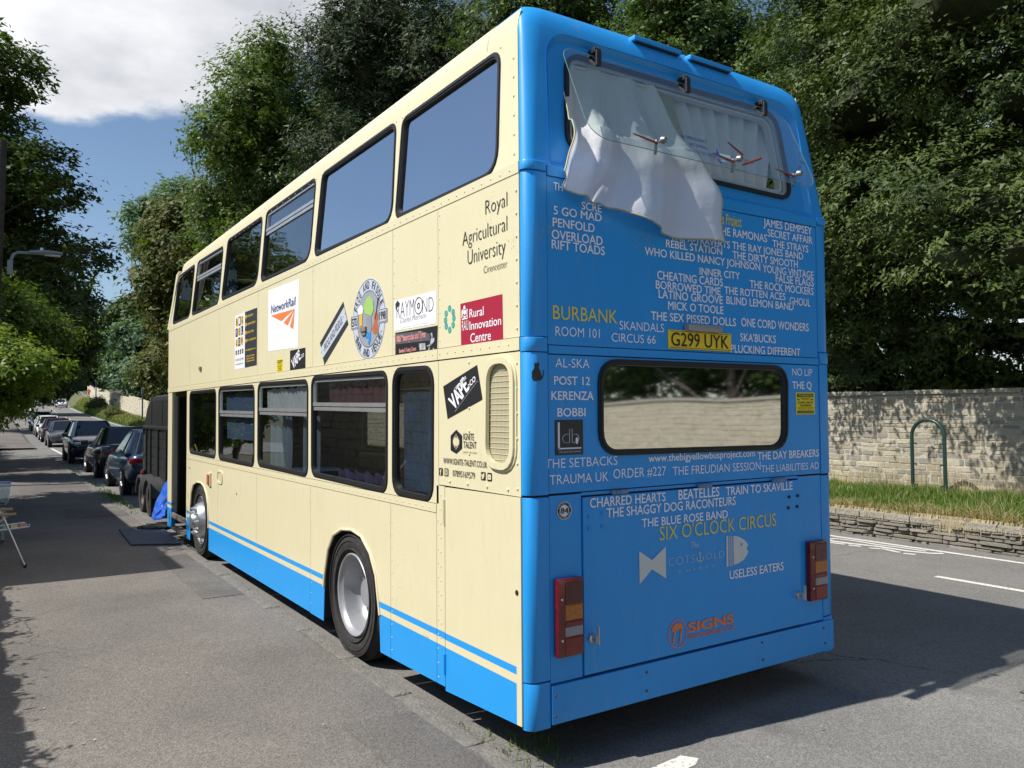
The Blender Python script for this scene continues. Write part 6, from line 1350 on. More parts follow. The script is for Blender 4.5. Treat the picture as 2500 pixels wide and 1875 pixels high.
# ---------------- stone house and garden wall out on the left (they throw the shade on the pavement)
HS = thing('stone_house', 'long stone cottage wall standing at the back of the pavement', 'house', (0, 0, 0))
bm = bmesh.new(); box(bm, -9.5, -3.62, 6.9, 15.5, 0, 3.75); bobj('wall', bm, M_STONE, HS)
stones(HS, -3.64, 0.05, 6.9, 15.5, lambda y: 0.12, lambda y: 3.7, (0.13, 0.2), (0.35, 0.8), 'ab', random.Random(3), 0.01, joined=True)
bm = bmesh.new(); vs = [(-9.7, 6.75, 3.7), (-3.40, 6.75, 3.85), (-6.5, 6.75, 4.8), (-9.7, 15.7, 3.7), (-3.40, 15.7, 3.85), (-6.5, 15.7, 4.8)]
obj('roof', vs, [(0, 1, 2), (3, 5, 4), (1, 4, 5, 2), (0, 2, 5, 3), (0, 3, 4, 1)], mat('stone_slates', (0.16, 0.14, 0.11), 0.9, var=0.3, vscale=9, bump=0.6), HS)
bm.free()
GW = thing('garden_wall', 'lower stone garden wall with rough cope beside the pavement', 'wall', (0, 0, 0))
bm = bmesh.new(); box(bm, -3.95, -3.62, -14, 6.88, 0, 1.90); bobj('wall_core', bm, M_MORTAR, GW)
stones(GW, -3.66, 0.06, -14, 6.7, lambda y: 0.12, lambda y: 1.9, (0.13, 0.2), (0.35, 0.8), 'ab', random.Random(5), 0.01, joined=True)
bm = bmesh.new(); y = -14.0; rr = random.Random(8)
while y < 6.6: L_ = rr.uniform(0.08, 0.3); box(bm, -3.98, -3.60, y, y + L_ - 0.01, 1.82, 1.90 + 0.05 * math.sin(y * 1.3) + 0.06 * math.sin(y * 3.7 + 1) + rr.uniform(0, 0.05)); y += L_
bobj('cope', bm, M_STONE_C, GW, kind='stuff')
# ================================================================== TREES
def leaf_mesh(name, clumps, per, size, spread, up, m, seed, aspect=0.62, droop=0.0, flat=0.45, twigs=6, spray=0.7):
    """clumps: (n, 7) = centre xyz, outward direction xyz, radius; each gets `per` leaf-sized faces"""
    per = int(per * 1.9); r = np.random.default_rng(seed); c = np.repeat(clumps[:, :3], per, 0); d = np.repeat(clumps[:, 3:6], per, 0); rad = np.repeat(clumps[:, 6], per, 0); n = len(c)
    off = r.normal(0, 1, (n, 3)) * rad[:, None] * 0.5; off[:, 2] *= flat; pos = c + off
    # most leaves sit along a few twigs that fan out of the clump, the rest fill in between
    k = len(clumps); tw = r.normal(0, 0.62, (k, twigs, 3)) + clumps[:, None, 3:6] * 0.75; tw[:, :, 2] *= 0.55; tw /= np.linalg.norm(tw, axis=2)[:, :, None]
    ti = r.integers(0, twigs, n); td = tw[np.repeat(np.arange(k), per), ti]; tl = r.uniform(0.0, 1.0, n) * rad * 1.25
    on = (r.random(n) < spray)[:, None]; p2 = c + td * tl[:, None] + r.normal(0, 1, (n, 3)) * (size * 0.45); p2[:, 2] -= droop * tl ** 1.3 * 0.9
    off = np.where(on, p2 - c, off); pos = c + off
    pos[:, 2] -= droop * np.linalg.norm(off[:, :2], axis=1) * (~on[:, 0])
    nr = d * spread + np.array([0, 0, up]) + r.normal(0, 0.42, (n, 3)); nr /= np.linalg.norm(nr, axis=1)[:, None]
    a = np.where(on, td + r.normal(0, 0.45, (n, 3)), np.cross(nr, r.normal(0, 1, (n, 3)))); a -= nr * np.sum(a * nr, axis=1)[:, None]; a /= np.linalg.norm(a, axis=1)[:, None]; b = np.cross(nr, a)
    s = (size * r.uniform(0.55, 1.35, n))[:, None]
    V = np.empty((n, 3, 3)); V[:, 0] = pos - a * s * 0.36 + b * s * aspect * 0.5; V[:, 1] = pos - a * s * 0.30 - b * s * aspect * 0.5 + nr * s * 0.06; V[:, 2] = pos + a * s * 0.64 - nr * s * 0.10
    me = bpy.data.meshes.new(name); me.vertices.add(n * 3); me.vertices.foreach_set('co', V.ravel().astype(np.float32)); me.loops.add(n * 3); me.loops.foreach_set('vertex_index', np.arange(n * 3, dtype=np.int32))
    me.polygons.add(n); me.polygons.foreach_set('loop_start', np.arange(0, n * 3, 3, dtype=np.int32)); me.update(calc_edges=True)
    t = np.clip(np.repeat(r.uniform(0, 1, len(clumps)), per) * 0.7 + r.uniform(0, 0.3, n), 0, 1); at = me.attributes.new('tint', 'FLOAT', 'FACE'); at.data.foreach_set('value', t.astype(np.float32))
    me.materials.append(m); return me
def lobes_to_clumps(lobes, n, crad, seed, inner=0.25, lump=0.18, bury=0.55, face=True):
    """clump centres spread through and mostly over the surface of a set of ellipsoid lobes"""
    r = np.random.default_rng(seed); A = np.array([l[3] * l[4] + l[4] * l[5] + l[3] * l[5] for l in lobes]); k = r.choice(len(lobes), n, p=A / A.sum())
    d = r.normal(0, 1, (n, 3)); d /= np.linalg.norm(d, axis=1)[:, None]; L = np.array(lobes)[k]
    w = 1 + lump * np.sin(5 * d[:, 0] + k * 1.7) * np.sin(4 * d[:, 1] + k) + lump * 0.7 * np.sin(9 * d[:, 2] + 2 * k)
    q = np.where(r.random(n) < inner, r.uniform(0.35, 0.9, n), r.uniform(0.86, 1.08, n)) * w
    pos = L[:, :3] + d * L[:, 3:6] * q[:, None]
    # drop clumps buried deep in other lobes
    keep = np.ones(n, bool)
    for l in lobes:
        l = np.array(l); e = ((pos - l[:3]) / l[3:6]); keep &= (np.linalg.norm(e, axis=1) > bury)
    ctr = np.average(np.array(lobes)[:, :3], axis=0, weights=np.array(lobes)[:, 3]); spread_ = max(0.5, np.ptp(np.array(lobes)[:, :2], axis=0).max() / 2)
    vd = np.array([CAM.x, CAM.y]) - ctr[:2]; vd /= np.linalg.norm(vd)
    back = ((pos[:, :2] - ctr[:2]) @ vd) < -0.15 * spread_
    if face == 2: keep &= ~(((d[:, 0] * vd[0] + d[:, 1] * vd[1]) < -0.30) & (r.random(n) < 0.9))
    if face: keep &= ~(back & (r.random(n) < 0.72))       # leaves are thinned out on the side away from the street
    pos, d = pos[keep], d[keep]
    return np.c_[pos, d, np.full(len(pos), crad) * r.uniform(0.6, 1.4, len(pos))]
M_BARK = mat('tree_bark', (0.055, 0.045, 0.035), 0.95, col2=(0.11, 0.095, 0.07), vscale=9, bump=1.0, bscale=18)
def limbs(name, base, height, lobes, r0, parent, seed, m=None, nb=9):
    r = random.Random(seed); bm = bmesh.new(); b = Vector(base); top = b + Vector((r.uniform(-.5, .5), r.uniform(-.5, .5), height * 0.8)); mid = b.lerp(top, 0.5) + Vector((r.uniform(-.3, .3), r.uniform(-.3, .3), 0))
    tube(bm, [b - Vector((0, 0, 0.3)), b + Vector((0, 0, 0.5)), mid, top], [r0 * 1.35, r0, r0 * 0.7, r0 * 0.25], 10)
    trunk = bobj(name, bm, m or M_BARK, parent, smooth=True)
    bm = bmesh.new(); LL = list(lobes); r.shuffle(LL)
    for l in LL[:nb]:
        t = r.uniform(0.25, 0.85); s = (b.lerp(mid, t * 2) if t < 0.5 else mid.lerp(top, t * 2 - 1)); e = Vector(l[:3]); 
        if (e - s).length < 0.5: continue
        m1 = s.lerp(e, 0.5) + Vector((r.uniform(-.4, .4), r.uniform(-.4, .4), r.uniform(0.0, .6))); rb = r0 * 0.38
        tube(bm, [s, m1, e], [rb, rb * 0.6, rb * 0.25], 6)
        for _ in range(4):
            q = e + Vector((r.uniform(-1, 1) * l[3], r.uniform(-1, 1) * l[4], r.uniform(-.4, .8) * l[5])) * 0.9; s2 = m1.lerp(e, r.uniform(0.2, 1)); tube(bm, [s2, s2.lerp(q, .5) + Vector((0, 0, r.uniform(-.2, .3))), q], [rb * .3, rb * .2, rb * .08], 5)
    bobj('branches', bm, m or M_BARK, parent, smooth=True)
    return trunk
def tree(name, label, cat, base, height, lobes, m, n, per, size, crad, seed, r0=0.3, spread=0.9, up=0.7, group=None, nb=9, **kw):
    t = thing(name, label, cat, (0, 0, 0), 0, group)
    ci = kw.pop('inner', 0.25); lu = kw.pop('lump', 0.18); bu = kw.pop('bury', 0.55); fc = kw.pop('face', True); core = kw.pop('core', 0.66)
    limbs('trunk', base, height, lobes, r0, t, seed, nb=nb)
    me = leaf_mesh('crown', lobes_to_clumps(lobes, n, crad, seed + 50, ci, lu, bu, fc), per, size, spread, up, m, seed + 90, **kw)
    o = bpy.data.objects.new('crown', me); C.objects.link(o); o.parent = t
    if core > 0:                                          # solid lumps coloured dark to stand for the shade deep in the crown
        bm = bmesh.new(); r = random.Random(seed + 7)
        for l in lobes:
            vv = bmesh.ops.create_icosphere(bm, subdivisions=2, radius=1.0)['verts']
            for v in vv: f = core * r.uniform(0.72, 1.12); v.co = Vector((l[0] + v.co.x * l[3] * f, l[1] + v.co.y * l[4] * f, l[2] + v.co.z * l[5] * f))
        bobj('shade_core', bm, mat('shade_core', (0.020, 0.030, 0.010), 0.95, col2=(0.045, 0.055, 0.018), vscale=5, bump=1.0, bscale=9), t, None, 'stuff', recalc=False)
    return t
def blob(c, R, n, seed, k=0.5, flat=0.8):
    """n lobes packed round a centre inside radii R"""
    r = random.Random(seed); out = []
    for i in range(n):
        while True:
            d = Vector((r.uniform(-1, 1), r.uniform(-1, 1), r.uniform(-1, 1)))
            if d.length < 1: break
        s = k * r.uniform(0.6, 1.1) * (1 - 0.35 * d.length)
        out.append((c[0] + d.x * R[0] * 0.78, c[1] + d.y * R[1] * 0.78, c[2] + d.z * R[2] * 0.82, R[0] * s, R[1] * s, R[2] * s * flat * 0.8))
    return out
m_yew = leafmat('yew_foliage', (0.028, 0.056, 0.018), (0.120, 0.155, 0.042), 0.22, 0.5)
m_lime = leafmat('broad_leaf_green', (0.058, 0.100, 0.023), (0.143, 0.194, 0.048), 0.35, 0.45)
m_syc = leafmat('sycamore_leaf', (0.037, 0.067, 0.020), (0.100, 0.140, 0.036), 0.32, 0.45)
m_mapl = leafmat('mixed_leaf', (0.062, 0.109, 0.034), (0.186, 0.256, 0.093), 0.32, 0.42)
m_ches = leafmat('browning_leaf', (0.132, 0.109, 0.034), (0.085, 0.132, 0.034), 0.3, 0.5)
m_blue = leafmat('blue_green_leaf', (0.062, 0.116, 0.070), (0.147, 0.232, 0.132), 0.3, 0.5)
m_yg = leafmat('yellow_green_leaf', (0.120, 0.192, 0.024), (0.264, 0.324, 0.054), 0.4, 0.45)
m_brt = leafmat('bright_leaf', (0.078, 0.134, 0.022), (0.183, 0.235, 0.055), 0.4, 0.42)
m_pine = leafmat('dark_conifer', (0.031, 0.051, 0.024), (0.076, 0.102, 0.048), 0.15, 0.55)
rt = random.Random(21)
# the big yew that fills the right of the view: tiers of feathery sprays
yl = []
for i in range(78):
    a = i * 2.39996; z = 3.2 + 10.2 * (i / 78) + rt.uniform(-.35, .35); Rr0 = 5.4 * math.sin(PI * min(1, max(0.14, (z - 0.6) / 14.5))) ** 0.6; q = Rr0 * rt.uniform(0.62, 0.95); s = rt.uniform(0.85, 1.3)
    yl.append((15.3 + q * 0.95 * math.cos(a), 3.4 + q * 1.0 * math.sin(a), z, 1.75 * s, 1.75 * s, 0.58 * s))
for k in range(13):
    yy_ = (0.4, 1.2, 2.0, 2.7, 3.3, 1.0, 2.3, 0.2, 5.4, 6.2, 6.9, 7.6, 4.9)[k]; yl.append((rt.uniform(9.8, 10.9) if yy_ < 4 else rt.uniform(10.2, 11.4), yy_, rt.uniform(3.7, 4.9) if yy_ < 4 else rt.uniform(4.4, 5.2), rt.uniform(0.8, 1.2), rt.uniform(0.6, 0.9), rt.uniform(0.38, 0.55)))
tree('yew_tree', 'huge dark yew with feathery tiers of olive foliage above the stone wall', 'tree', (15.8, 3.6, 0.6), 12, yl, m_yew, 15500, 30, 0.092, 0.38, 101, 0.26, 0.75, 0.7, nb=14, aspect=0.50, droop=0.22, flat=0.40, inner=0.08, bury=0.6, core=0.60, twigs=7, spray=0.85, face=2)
# narrow bushy spires just right of the bus
tree('juniper_bush', 'narrow spiky evergreen beside the bus corner in front of the yew', 'bush', (12.9, 6.2, 0.4), 6.8, [(12.9 + rt.uniform(-.4, .4), 6.6 + rt.uniform(-.5, .5), z, 0.95 - 0.075 * z, 0.95 - 0.075 * z, 0.9) for z in np.arange(1.6, 7.6, 0.6)], m_pine if False else leafmat('juniper_foliage', (0.053, 0.087, 0.027), (0.128, 0.173, 0.053), 0.25), 900, 34, 0.075, 0.25, 111, 0.12, 0.9, 0.6, nb=5)
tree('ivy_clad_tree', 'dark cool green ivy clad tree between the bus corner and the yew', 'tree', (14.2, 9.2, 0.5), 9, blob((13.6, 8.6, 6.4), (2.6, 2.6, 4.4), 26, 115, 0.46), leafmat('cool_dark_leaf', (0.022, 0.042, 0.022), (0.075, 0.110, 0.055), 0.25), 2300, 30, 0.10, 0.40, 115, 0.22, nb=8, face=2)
# low growth behind the wall
def shrub(name, label, cat, c, R, m, n, per, size, seed, k=0.5, nl=9, base=None, crad=0.3, group=None, r0=0.08, **kw):
    return tree(name, label, cat, base or (c[0], c[1], 0.3), max(1.0, c[2]), blob(c, R, nl, seed, k), m, n, per, size, crad, seed, r0, group=group, nb=5, **kw)
shrub('laurel_bush', 'bright glossy bush showing above the coping under the yew', 'bush', (12.9, 4.6, 2.4), (0.7, 1.1, 0.8), m_brt, 130, 26, 0.13, 121, crad=0.28)
shrub('elder_bush', 'loose leafy bush under the dark yew at the right edge', 'bush', (13.2, 2.4, 2.3), (1.0, 1.8, 1.0), m_lime, 220, 26, 0.12, 122, crad=0.3)
shrub('ivy_bush', 'ivy topped bush beside the rear corner of the bus behind the wall', 'bush', (12.9, 8.4, 2.6), (0.9, 1.2, 1.0), m_mapl, 240, 26, 0.11, 123, crad=0.28)
# tall trees behind the bus, from right to left
def big(name, label, x, y, R, zc, m, n, per, size, seed, nl=26, r0=0.45, k=0.46, cat='tree', crad=0.75, **kw):
    return tree(name, label, cat, (x, y, 0.5), zc + R[2] * 0.6, blob((x, y, zc), R, nl, seed, k), m, n, per, size, crad, seed, r0, nb=14, **kw)
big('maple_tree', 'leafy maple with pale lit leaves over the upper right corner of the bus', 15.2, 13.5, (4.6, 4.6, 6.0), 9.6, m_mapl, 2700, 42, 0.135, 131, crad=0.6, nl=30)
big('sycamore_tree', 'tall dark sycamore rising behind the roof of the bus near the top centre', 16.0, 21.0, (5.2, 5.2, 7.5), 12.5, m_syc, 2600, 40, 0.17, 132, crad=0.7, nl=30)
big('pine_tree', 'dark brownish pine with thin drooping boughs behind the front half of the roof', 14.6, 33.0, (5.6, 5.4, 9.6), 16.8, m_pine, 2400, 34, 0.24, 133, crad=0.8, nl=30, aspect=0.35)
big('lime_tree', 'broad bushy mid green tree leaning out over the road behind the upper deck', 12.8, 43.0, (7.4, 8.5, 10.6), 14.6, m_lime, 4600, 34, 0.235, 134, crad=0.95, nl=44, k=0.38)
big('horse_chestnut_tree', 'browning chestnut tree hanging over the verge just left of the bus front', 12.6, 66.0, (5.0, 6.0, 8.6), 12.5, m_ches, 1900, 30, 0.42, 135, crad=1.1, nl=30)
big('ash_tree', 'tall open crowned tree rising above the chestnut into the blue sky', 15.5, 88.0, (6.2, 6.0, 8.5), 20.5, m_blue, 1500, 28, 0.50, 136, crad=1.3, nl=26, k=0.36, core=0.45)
tR = big('roadside_tree', 'small blue green tree above the far wall left of the chestnut', 14.5, 104.0, (5.0, 5.0, 5.0), 8.5, m_blue, 800, 30, 0.55, 137, crad=1.4, nl=16, k=0.5)
big('roadside_tree', 'dark bushy tree above the far wall at the top of the hill', 17.5, 128.0, (6.5, 6.0, 7.0), 13.5, m_syc, 900, 28, 0.70, 138, crad=1.7, nl=18, k=0.5)
big('roadside_tree', 'dark tree closing the far end of the road over the hill', 8.0, 205.0, (16, 8, 12), 16.0, m_syc, 1500, 26, 1.2, 139, crad=2.6, nl=30, k=0.45)
big('roadside_tree', 'brown green tree between the chestnut and the distant wall', 13.6, 82.0, (3.6, 4.0, 4.6), 6.4, m_ches, 700, 28, 0.42, 140, crad=1.1, nl=14, k=0.5)
# woodland beyond the wall, filling behind the first rank
def copy_tree(src, loc, rz_, sc, label):
    r = src.copy(); C.objects.link(r); r['label'] = label; r.location = loc; r.rotation_euler = (0, 0, rz_); r.scale = sc
    for ch in src.children: c = ch.copy(); C.objects.link(c); c.parent = r
    return r
proto = tree('woodland_tree', 'big dark woodland tree behind the yew beyond the wall', 'tree', (0, 0, 0), 13, blob((0, 0, 9.5), (5, 5, 7), 24, 300, 0.48), m_syc, 1700, 30, 0.28, 0.9, 300, 0.4, nb=12, group='trees in the garden beyond the wall')
proto.location = (24, 4.0, 0.5)
for i, (x, y, a, s, lb) in enumerate(((22, -6.0, 1.0, 1.0, 'woodland tree at the far right edge behind the yew'), (25, 15.0, 2.1, 1.15, 'woodland tree in the gap behind the maple'), (26, 27.0, 3.3, 1.3, 'woodland tree behind the dark sycamore'), (27, 42.0, 4.0, 1.4, 'woodland tree behind the pine boughs'),
        (25, 60.0, 5.2, 1.35, 'woodland tree between the lime and the chestnut'), (18, -16.0, 0.4, 1.1, 'woodland tree behind the wall back down the road'), (19, -28.0, 2.4, 1.2, 'last woodland tree behind the wall back down the road'))):
    copy_tree(proto, (x, y, 0.5), a, (s, s, s), lb)
hed = shrub('garden_hedge', 'dark hedge of mixed bushes along the back of the boundary wall', 'hedge', (14.2, 12.0, 1.9), (1.4, 13.0, 1.5), m_syc, 1500, 26, 0.15, 301, nl=40, crad=0.45, k=0.34)
tree('overhanging_tree', 'tree whose boughs hang over the wall back down the road', 'tree', (12.6, -10.0, 0.4), 4.6, blob((11.5, -10.0, 4.6), (1.5, 6.5, 0.8), 16, 303, 0.4), m_syc, 420, 24, 0.15, 0.42, 303, 0.18, nb=8)
shrub('garden_hedge', 'dark hedge behind the wall back down the road past the bus rear', 'hedge', (13.6, -11.0, 3.0), (1.5, 11.0, 2.3), m_syc, 1500, 26, 0.17, 302, nl=36, crad=0.5, k=0.36)
# left side of the road
def tiers(x, y, z0, z1, R0, n, seed, sx=1.0, flat=0.28, taper=1.0):
    r = random.Random(seed); out = []
    for i in range(n):
        f = i / (n - 1); z = z0 + (z1 - z0) * f; a = r.uniform(0, 2 * PI); q = R0 * (1 - taper * 0.55 * f) * r.uniform(0.25, 0.95); s = r.uniform(0.8, 1.3) * R0 * 0.27
        out.append((x + q * math.cos(a) * sx, y + q * math.sin(a), z, s, s, s * flat * 1.5))
    return out
tree('layered_tree', 'large dark tree at the left with flat layers of foliage reaching over the road', 'tree', (-5.0, 33, 0), 17, tiers(-3.6, 33, 5.0, 15.6, 6.2, 56, 401, taper=1.5), m_syc, 2500, 30, 0.22, 0.60, 401, 0.4, 0.3, 0.9, nb=40, inner=0.25, core=0.30)
tree('roadside_tree', 'dark tree behind the layered one arching over the parked cars', 'tree', (-4.0, 70, 0.6), 17, blob((-1.5, 72, 10.5), (9.0, 8, 7.5), 30, 402, 0.42), m_syc, 2000, 30, 0.42, 1.15, 402, 0.4, nb=14)
tree('roadside_tree', 'dark tree far up on the left side closing over the road', 'tree', (-3.0, 110, 1.8), 17, blob((0.5, 112, 11.0), (9.0, 8, 8.5), 26, 403, 0.45), m_syc, 1300, 28, 0.6, 1.6, 403, 0.4, nb=12)
shrub('laburnum_tree', 'mid green bushy tree at the left edge above the yellow green shrub', 'tree', (-2.9, 22.5, 4.0), (3.0, 2.4, 1.7), m_brt, 1500, 30, 0.13, 404, nl=22, crad=0.42, base=(-4.3, 22.5, 0.1), r0=0.14, k=0.46)
shrub('yellow_green_shrub', 'bright yellow green shrub at the left edge overhanging the pavement', 'shrub', (-2.55, 15.8, 2.60), (1.6, 1.8, 1.20), m_yg, 1100, 30, 0.10, 405, nl=20, crad=0.28, base=(-3.1, 16.0, 0.1), r0=0.10, k=0.48)
tree('roadside_tree', 'small leafy tree behind the cottage roof', 'tree', (-6.4, 9.6, 0), 5, blob((-5.7, 9.3, 5.2), (1.4, 2.4, 0.8), 14, 406, 0.5), m_syc, 420, 26, 0.14, 0.35, 406, 0.16, nb=7)
tree('ivy', 'ivy sprawling along the top of the garden wall beside the pavement', 'ivy', (-3.8, 1.0, 0.2), 1.9, [(-3.72 + 0.05 * math.sin(k * 2.1), -5.0 + k * 0.42, 1.83 + 0.06 * math.sin(k * 1.1) + 0.04 * math.sin(k * 2.9), 0.20, 0.34, 0.13 + 0.05 * math.sin(k * 1.7)) for k in range(28)], m_syc, 700, 14, 0.075, 0.12, 415, 0.03, nb=3, core=0.9)  # out-of-view ivy, added so the wall's shadow gets a wavy edge
shrub('roadside_hedge', 'dark hedge at the back of the far pavement on the left', 'hedge', (-4.2, 40.0, 1.6), (1.2, 22.0, 1.6), m_syc, 1500, 24, 0.20, 408, nl=46, crad=0.5, k=0.34)
shrub('verge_bush', 'brownish weedy bush on the bank by the far path', 'bush', (9.2, 92.0, 1.9), (0.9, 3.0, 0.7), m_ches, 200, 24, 0.16, 410, nl=9, crad=0.4)
shrub('verge_bush', 'green bush on the bank beside the lamp column', 'bush', (9.6, 62.0, 0.9), (0.9, 4.5, 0.6), m_brt, 300, 24, 0.14, 411, nl=11, crad=0.35)
shrub('verge_bush', 'dark green bush further up the bank beside the path', 'bush', (10.0, 118.0, 3.0), (1.0, 5.0, 1.0), m_lime, 260, 24, 0.22, 412, nl=11, crad=0.5)
# weeds in the gutter under the bus corner
def wpos(r, n):
    a = onZ(1290, 1835, 0.0); return np.array([(a.x + r.normal(0.05, 0.11), a.y + r.normal(0.0, 0.16), 0.0, 1.0) for _ in range(n)])
blades('gutter_weeds', 130, wpos, 0.02, 0.075, 0.008, 0.7, m_g1, seed=31)
def wpos2(r, n):
    return np.array([(r.normal(0.02, 0.03), r.uniform(-0.6, 0.9), 0.0, 1.0) for _ in range(n)])
blades('gutter_weeds', 160, wpos2, 0.015, 0.045, 0.006, 0.7, m_g1, seed=32)
def wpos3(r, n):
    y = np.where(r.random(n) < 0.6, r.normal(15.5, 0.8, n), r.uniform(12, 34, n)); return np.array([(r.normal(-0.02, 0.08), b, PZ, 1.0) for b in y])
blades('gutter_weeds', 900, wpos3, 0.02, 0.07, 0.012, 0.7, m_g1, seed=33)
# fallen leaves and litter flecks on the tarmac
r_ = np.random.default_rng(55); bm = bmesh.new()
for _ in range(420):
    if r_.random() < 0.5: x, y, z = r_.uniform(-3.0, -0.2), r_.uniform(-1.5, 12), PZ + 0.03
    else: x, y, z = r_.uniform(0.3, 8), r_.uniform(-4, 6), 0.045
    if x < 0 and x > -0.6: z = PZ + 0.012
    s = r_.uniform(0.004, 0.014); a = r_.uniform(0, 6.28)
    q = [bm.verts.new((x + s * math.cos(a + k * PI / 2) * (1 if k % 2 else 0.5), y + s * math.sin(a + k * PI / 2) * (1 if k % 2 else 0.5), z + (0.004 if k % 2 else 0))) for k in range(4)]; bm.faces.new(q)
bobj('fallen_leaves', bm, mat('dry_leaf', (0.30, 0.24, 0.14), 0.9, col2=(0.5, 0.46, 0.36), vscale=3), None, None, 'stuff')

# ================================================================== STREET FURNITURE
PL = thing('utility_pole', 'dark wooden pole at the left edge carrying a grey street lamp', 'pole', (-2.16, 20.0, PZ))
bm = bmesh.new(); tube(bm, [(-0.12, 0, -0.2), (0.10, 0, 8.6)], [0.15, 0.115], 12); bobj('post', bm, mat('creosoted_wood', (0.055, 0.045, 0.036), 0.9, var=0.3, vscale=15, bump=0.5), PL, smooth=True)
SL = thing('street_lamp', 'grey street lamp head on a bracket arm fixed to the wooden pole', 'street lamp', (-2.03, 20.0, PZ))
bm = bmesh.new(); tube(bm, [(0.20, -0.05, 5.30), (0.20, -0.05, 5.62), (0.25, -0.05, 5.76), (0.34, -0.05, 5.82), (0.62, -0.05, 5.83)], 0.035, 8); box(bm, 0.12, 0.24, -0.12, 0.02, 5.25, 5.60); bobj('arm', bm, mat('grey_lamp_paint', (0.20, 0.23, 0.26), 0.45), SL, smooth=True)
bm = bmesh.new(); n = 9
rows = []
for i in range(n):
    t = i / (n - 1); x = 0.58 + 0.74 * t; hw = 0.05 + 0.09 * math.sin(PI * min(1, t * 0.9 + 0.08)) ** 0.7; hh = 0.03 + 0.055 * math.sin(PI * min(1, t * 0.85 + 0.10)); rows.append([bm.verts.new((x, -0.05 + hw * math.cos(k * PI / 4), 5.84 + hh * math.sin(k * PI / 4) * (1 if k < 4 else 0.6) + 0.03 * t)) for k in range(8)])
for a, b in zip(rows, rows[1:]):
    for k in range(8): bm.faces.new((a[k], a[(k + 1) % 8], b[(k + 1) % 8], b[k]))
bm.faces.new(rows[0]); bm.faces.new(rows[-1]); hd = bobj('lamp_head', bm, mat('grey_lamp_paint', (0.20, 0.23, 0.26), 0.45), SL, smooth=True)
bm = bmesh.new(); lathe(bm, [(0.0, 5.99), (0.035, 5.985), (0.042, 5.93), (0.042, 5.88)], 12, 'Z', (0.86, -0.05, 0)); bobj('photocell', bm, M_WHITE, hd)
bm = bmesh.new(); box(bm, 0.92, 1.27, -0.13, 0.03, 5.80, 5.83, bev=0.01); bobj('lamp_glass', bm, mat('frosted_bowl', (0.55, 0.55, 0.52), 0.3), hd)
LC = thing('lamp_column', 'thin green lamp column on the verge beside the far wall', 'lamp post', (9.9, 78.0, 1.0)); bm = bmesh.new(); tube(bm, [(0, 0, -0.5), (0, 0, 3.0)], 0.07, 8); bobj('post', bm, MATS['dark_green_paint'], LC); bm = bmesh.new(); box(bm, -0.10, 0.10, -0.05, 0.05, 2.7, 3.2, bev=0.02); bobj('sign_back', bm, mat('galvanised', (0.3, 0.32, 0.33), 0.5, 0.4), LC)
LC2 = LC.copy(); C.objects.link(LC2); LC2.location = (10.1, 118.0, 3.3); LC2['label'] = 'second thin post further up the path on the bank'
for ch in LC.children: c = ch.copy(); C.objects.link(c); c.parent = LC2

